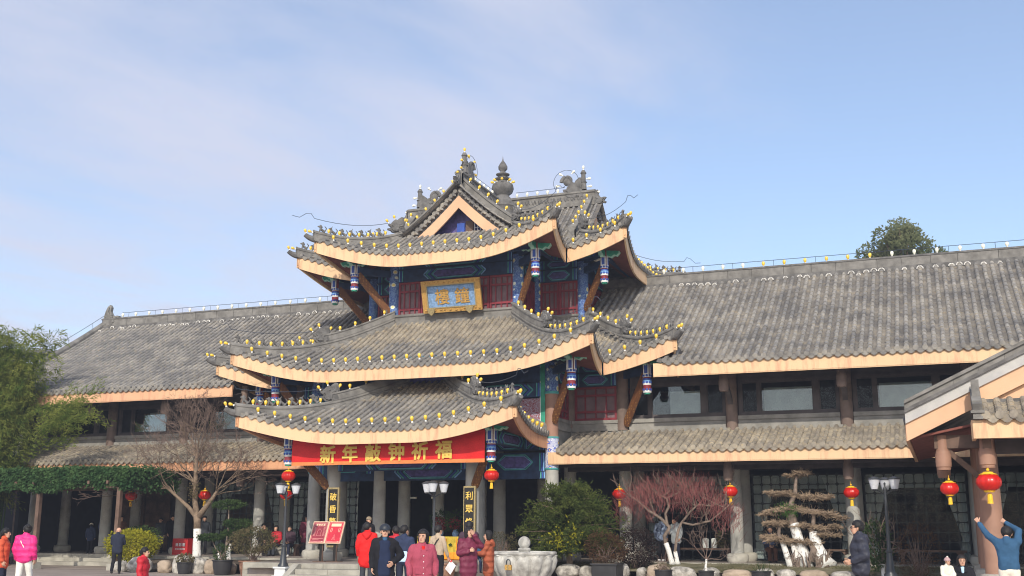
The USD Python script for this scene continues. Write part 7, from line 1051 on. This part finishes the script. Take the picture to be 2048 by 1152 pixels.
person('toddler in a pinkish knit hat sitting in front of the crouching woman', -.03, 24.4, .30, 40, .95, 'c_cream', 'c_khaki', 'short', pose=SIT, bulk=.03, extras=(knit,))
UP = dict(elR=(.30, .14, 1.62), wrR=(.24, .28, 1.82), elL=(-.30, .14, 1.60), wrL=(-.30, .24, 1.84), shR=(.185, .02, 1.44), shL=(-.185, .02, 1.44), head=(0, .10, 1.58), pitch=-.2, chest=(0, .02, 1.27), palmR=(0, 1, 0), palmL=(0, 1, 0), curl=1.1)
UP.update(elL=(-.36, .14, 1.56), wrL=(-.52, .26, 1.80), elR=(.20, .16, 1.64), wrR=(-.04, .30, 1.80))
person('man in a blue sweater stretching both arms up, seen from behind at the right edge', 1.03, 22.55, 0, 172, 1.64, 'c_teal', 'c_cream', 'buzz', hem=.90, bulk=.01, pose=UP)
for lb, x, y, zz, an, H, tp, lg, hr in (('seated man in black under the left colonnade', -25.95, 39.2, .44, 20, 1.66, 'c_black', 'c_black', 'short'), ('seated woman in red under the left colonnade', -25.35, 39.25, .44, -30, 1.56, 'c_red_puff', 'c_charcoal', 'bob'), ('seated person in dark maroon with one white shoe, right of the woman in red', -24.75, 39.3, .44, -20, 1.56, 'c_plum', 'c_navy', 'short')):
    person(lb, x, y, zz, an, H, tp, lg, hr, pose=SIT, bulk=.03, shoes='shoe_white' if 'white shoe' in lb else 'shoe_dark', fine=False)
person('woman in a dusty maroon coat standing between two porch columns on the left', -24.37, 39.9, .47, 10, 1.55, 'c_maroon', 'c_charcoal', 'bob', hem=.6, bulk=.03, fine=False)
person('youth in a blue camouflage jacket turned away behind the red-twigged tree', -9.48, 39.4, .47, 150, 1.52, 'c_camo', 'c_black', 'short', hem=.84, bulk=.03, shoes='shoe_white', fine=False)
person('man in a light grey jacket leaning on the bench behind the red-twigged tree', -8.91, 39.3, .47, -40, 1.50, 'c_grey', 'c_navy', 'short', hem=.74, bulk=.04, pose={'elR': (.24, .1, 1.13), 'wrR': (.1, .3, 1.1), 'head': (0, .1, 1.58)}, fine=False)
person('seated person in brown behind the topiary tree', -5.71, 39.75, .44, 10, 1.60, 'c_dusk', 'c_brown', 'short', pose=SIT, bulk=.02, fine=False)
for lb, x, y, an, H, tp, hr in (('woman in a brown jacket standing in the shade left of the first grey column', -33.32, 39.4, 10, 1.55, 'c_brown', 'bob'), ('broad figure in dark blue in the shade under the pergola', -34.17, 39.4, 150, 1.70, 'c_dusk', 'short'), ('child in dark blue with a pale cap under the pergola', -34.83, 39.3, 170, 1.25, 'c_dusk', 'short'), ('dark figure left of the slanted green sign in the colonnade', -32.17, 40.6, -20, 1.5, 'c_charcoal', 'short'), ('dark figure just above the red fire box in the colonnade', -31.58, 40.6, 30, 1.6, 'c_black', 'short'), ('shadowy grey-haired person behind the bare tree trunk', -29.07, 39.5, 5, 1.55, 'c_charcoal', 'short')):
    person(lb, x, y, .47, an, H, tp, 'c_black', hr, hem=.75, bulk=.03, fine=False, extras=(cap('c_cream'),) if 'pale cap' in lb else ())

# ------------------------------------------------------------------ the thin winter haze of the day
MATS['haze'] = usdkit.material(stage, '/World/Looks/haze', {'v': ('principled_volume', {'color': (.80, .86, 1.0), 'density': .0007, 'anisotropy': .2})}, [], volume='v.volume')
solo('haze', Mb().bb((-262, -92, -1.2), (262, 262, 21.0)), 'haze', kind='stuff')
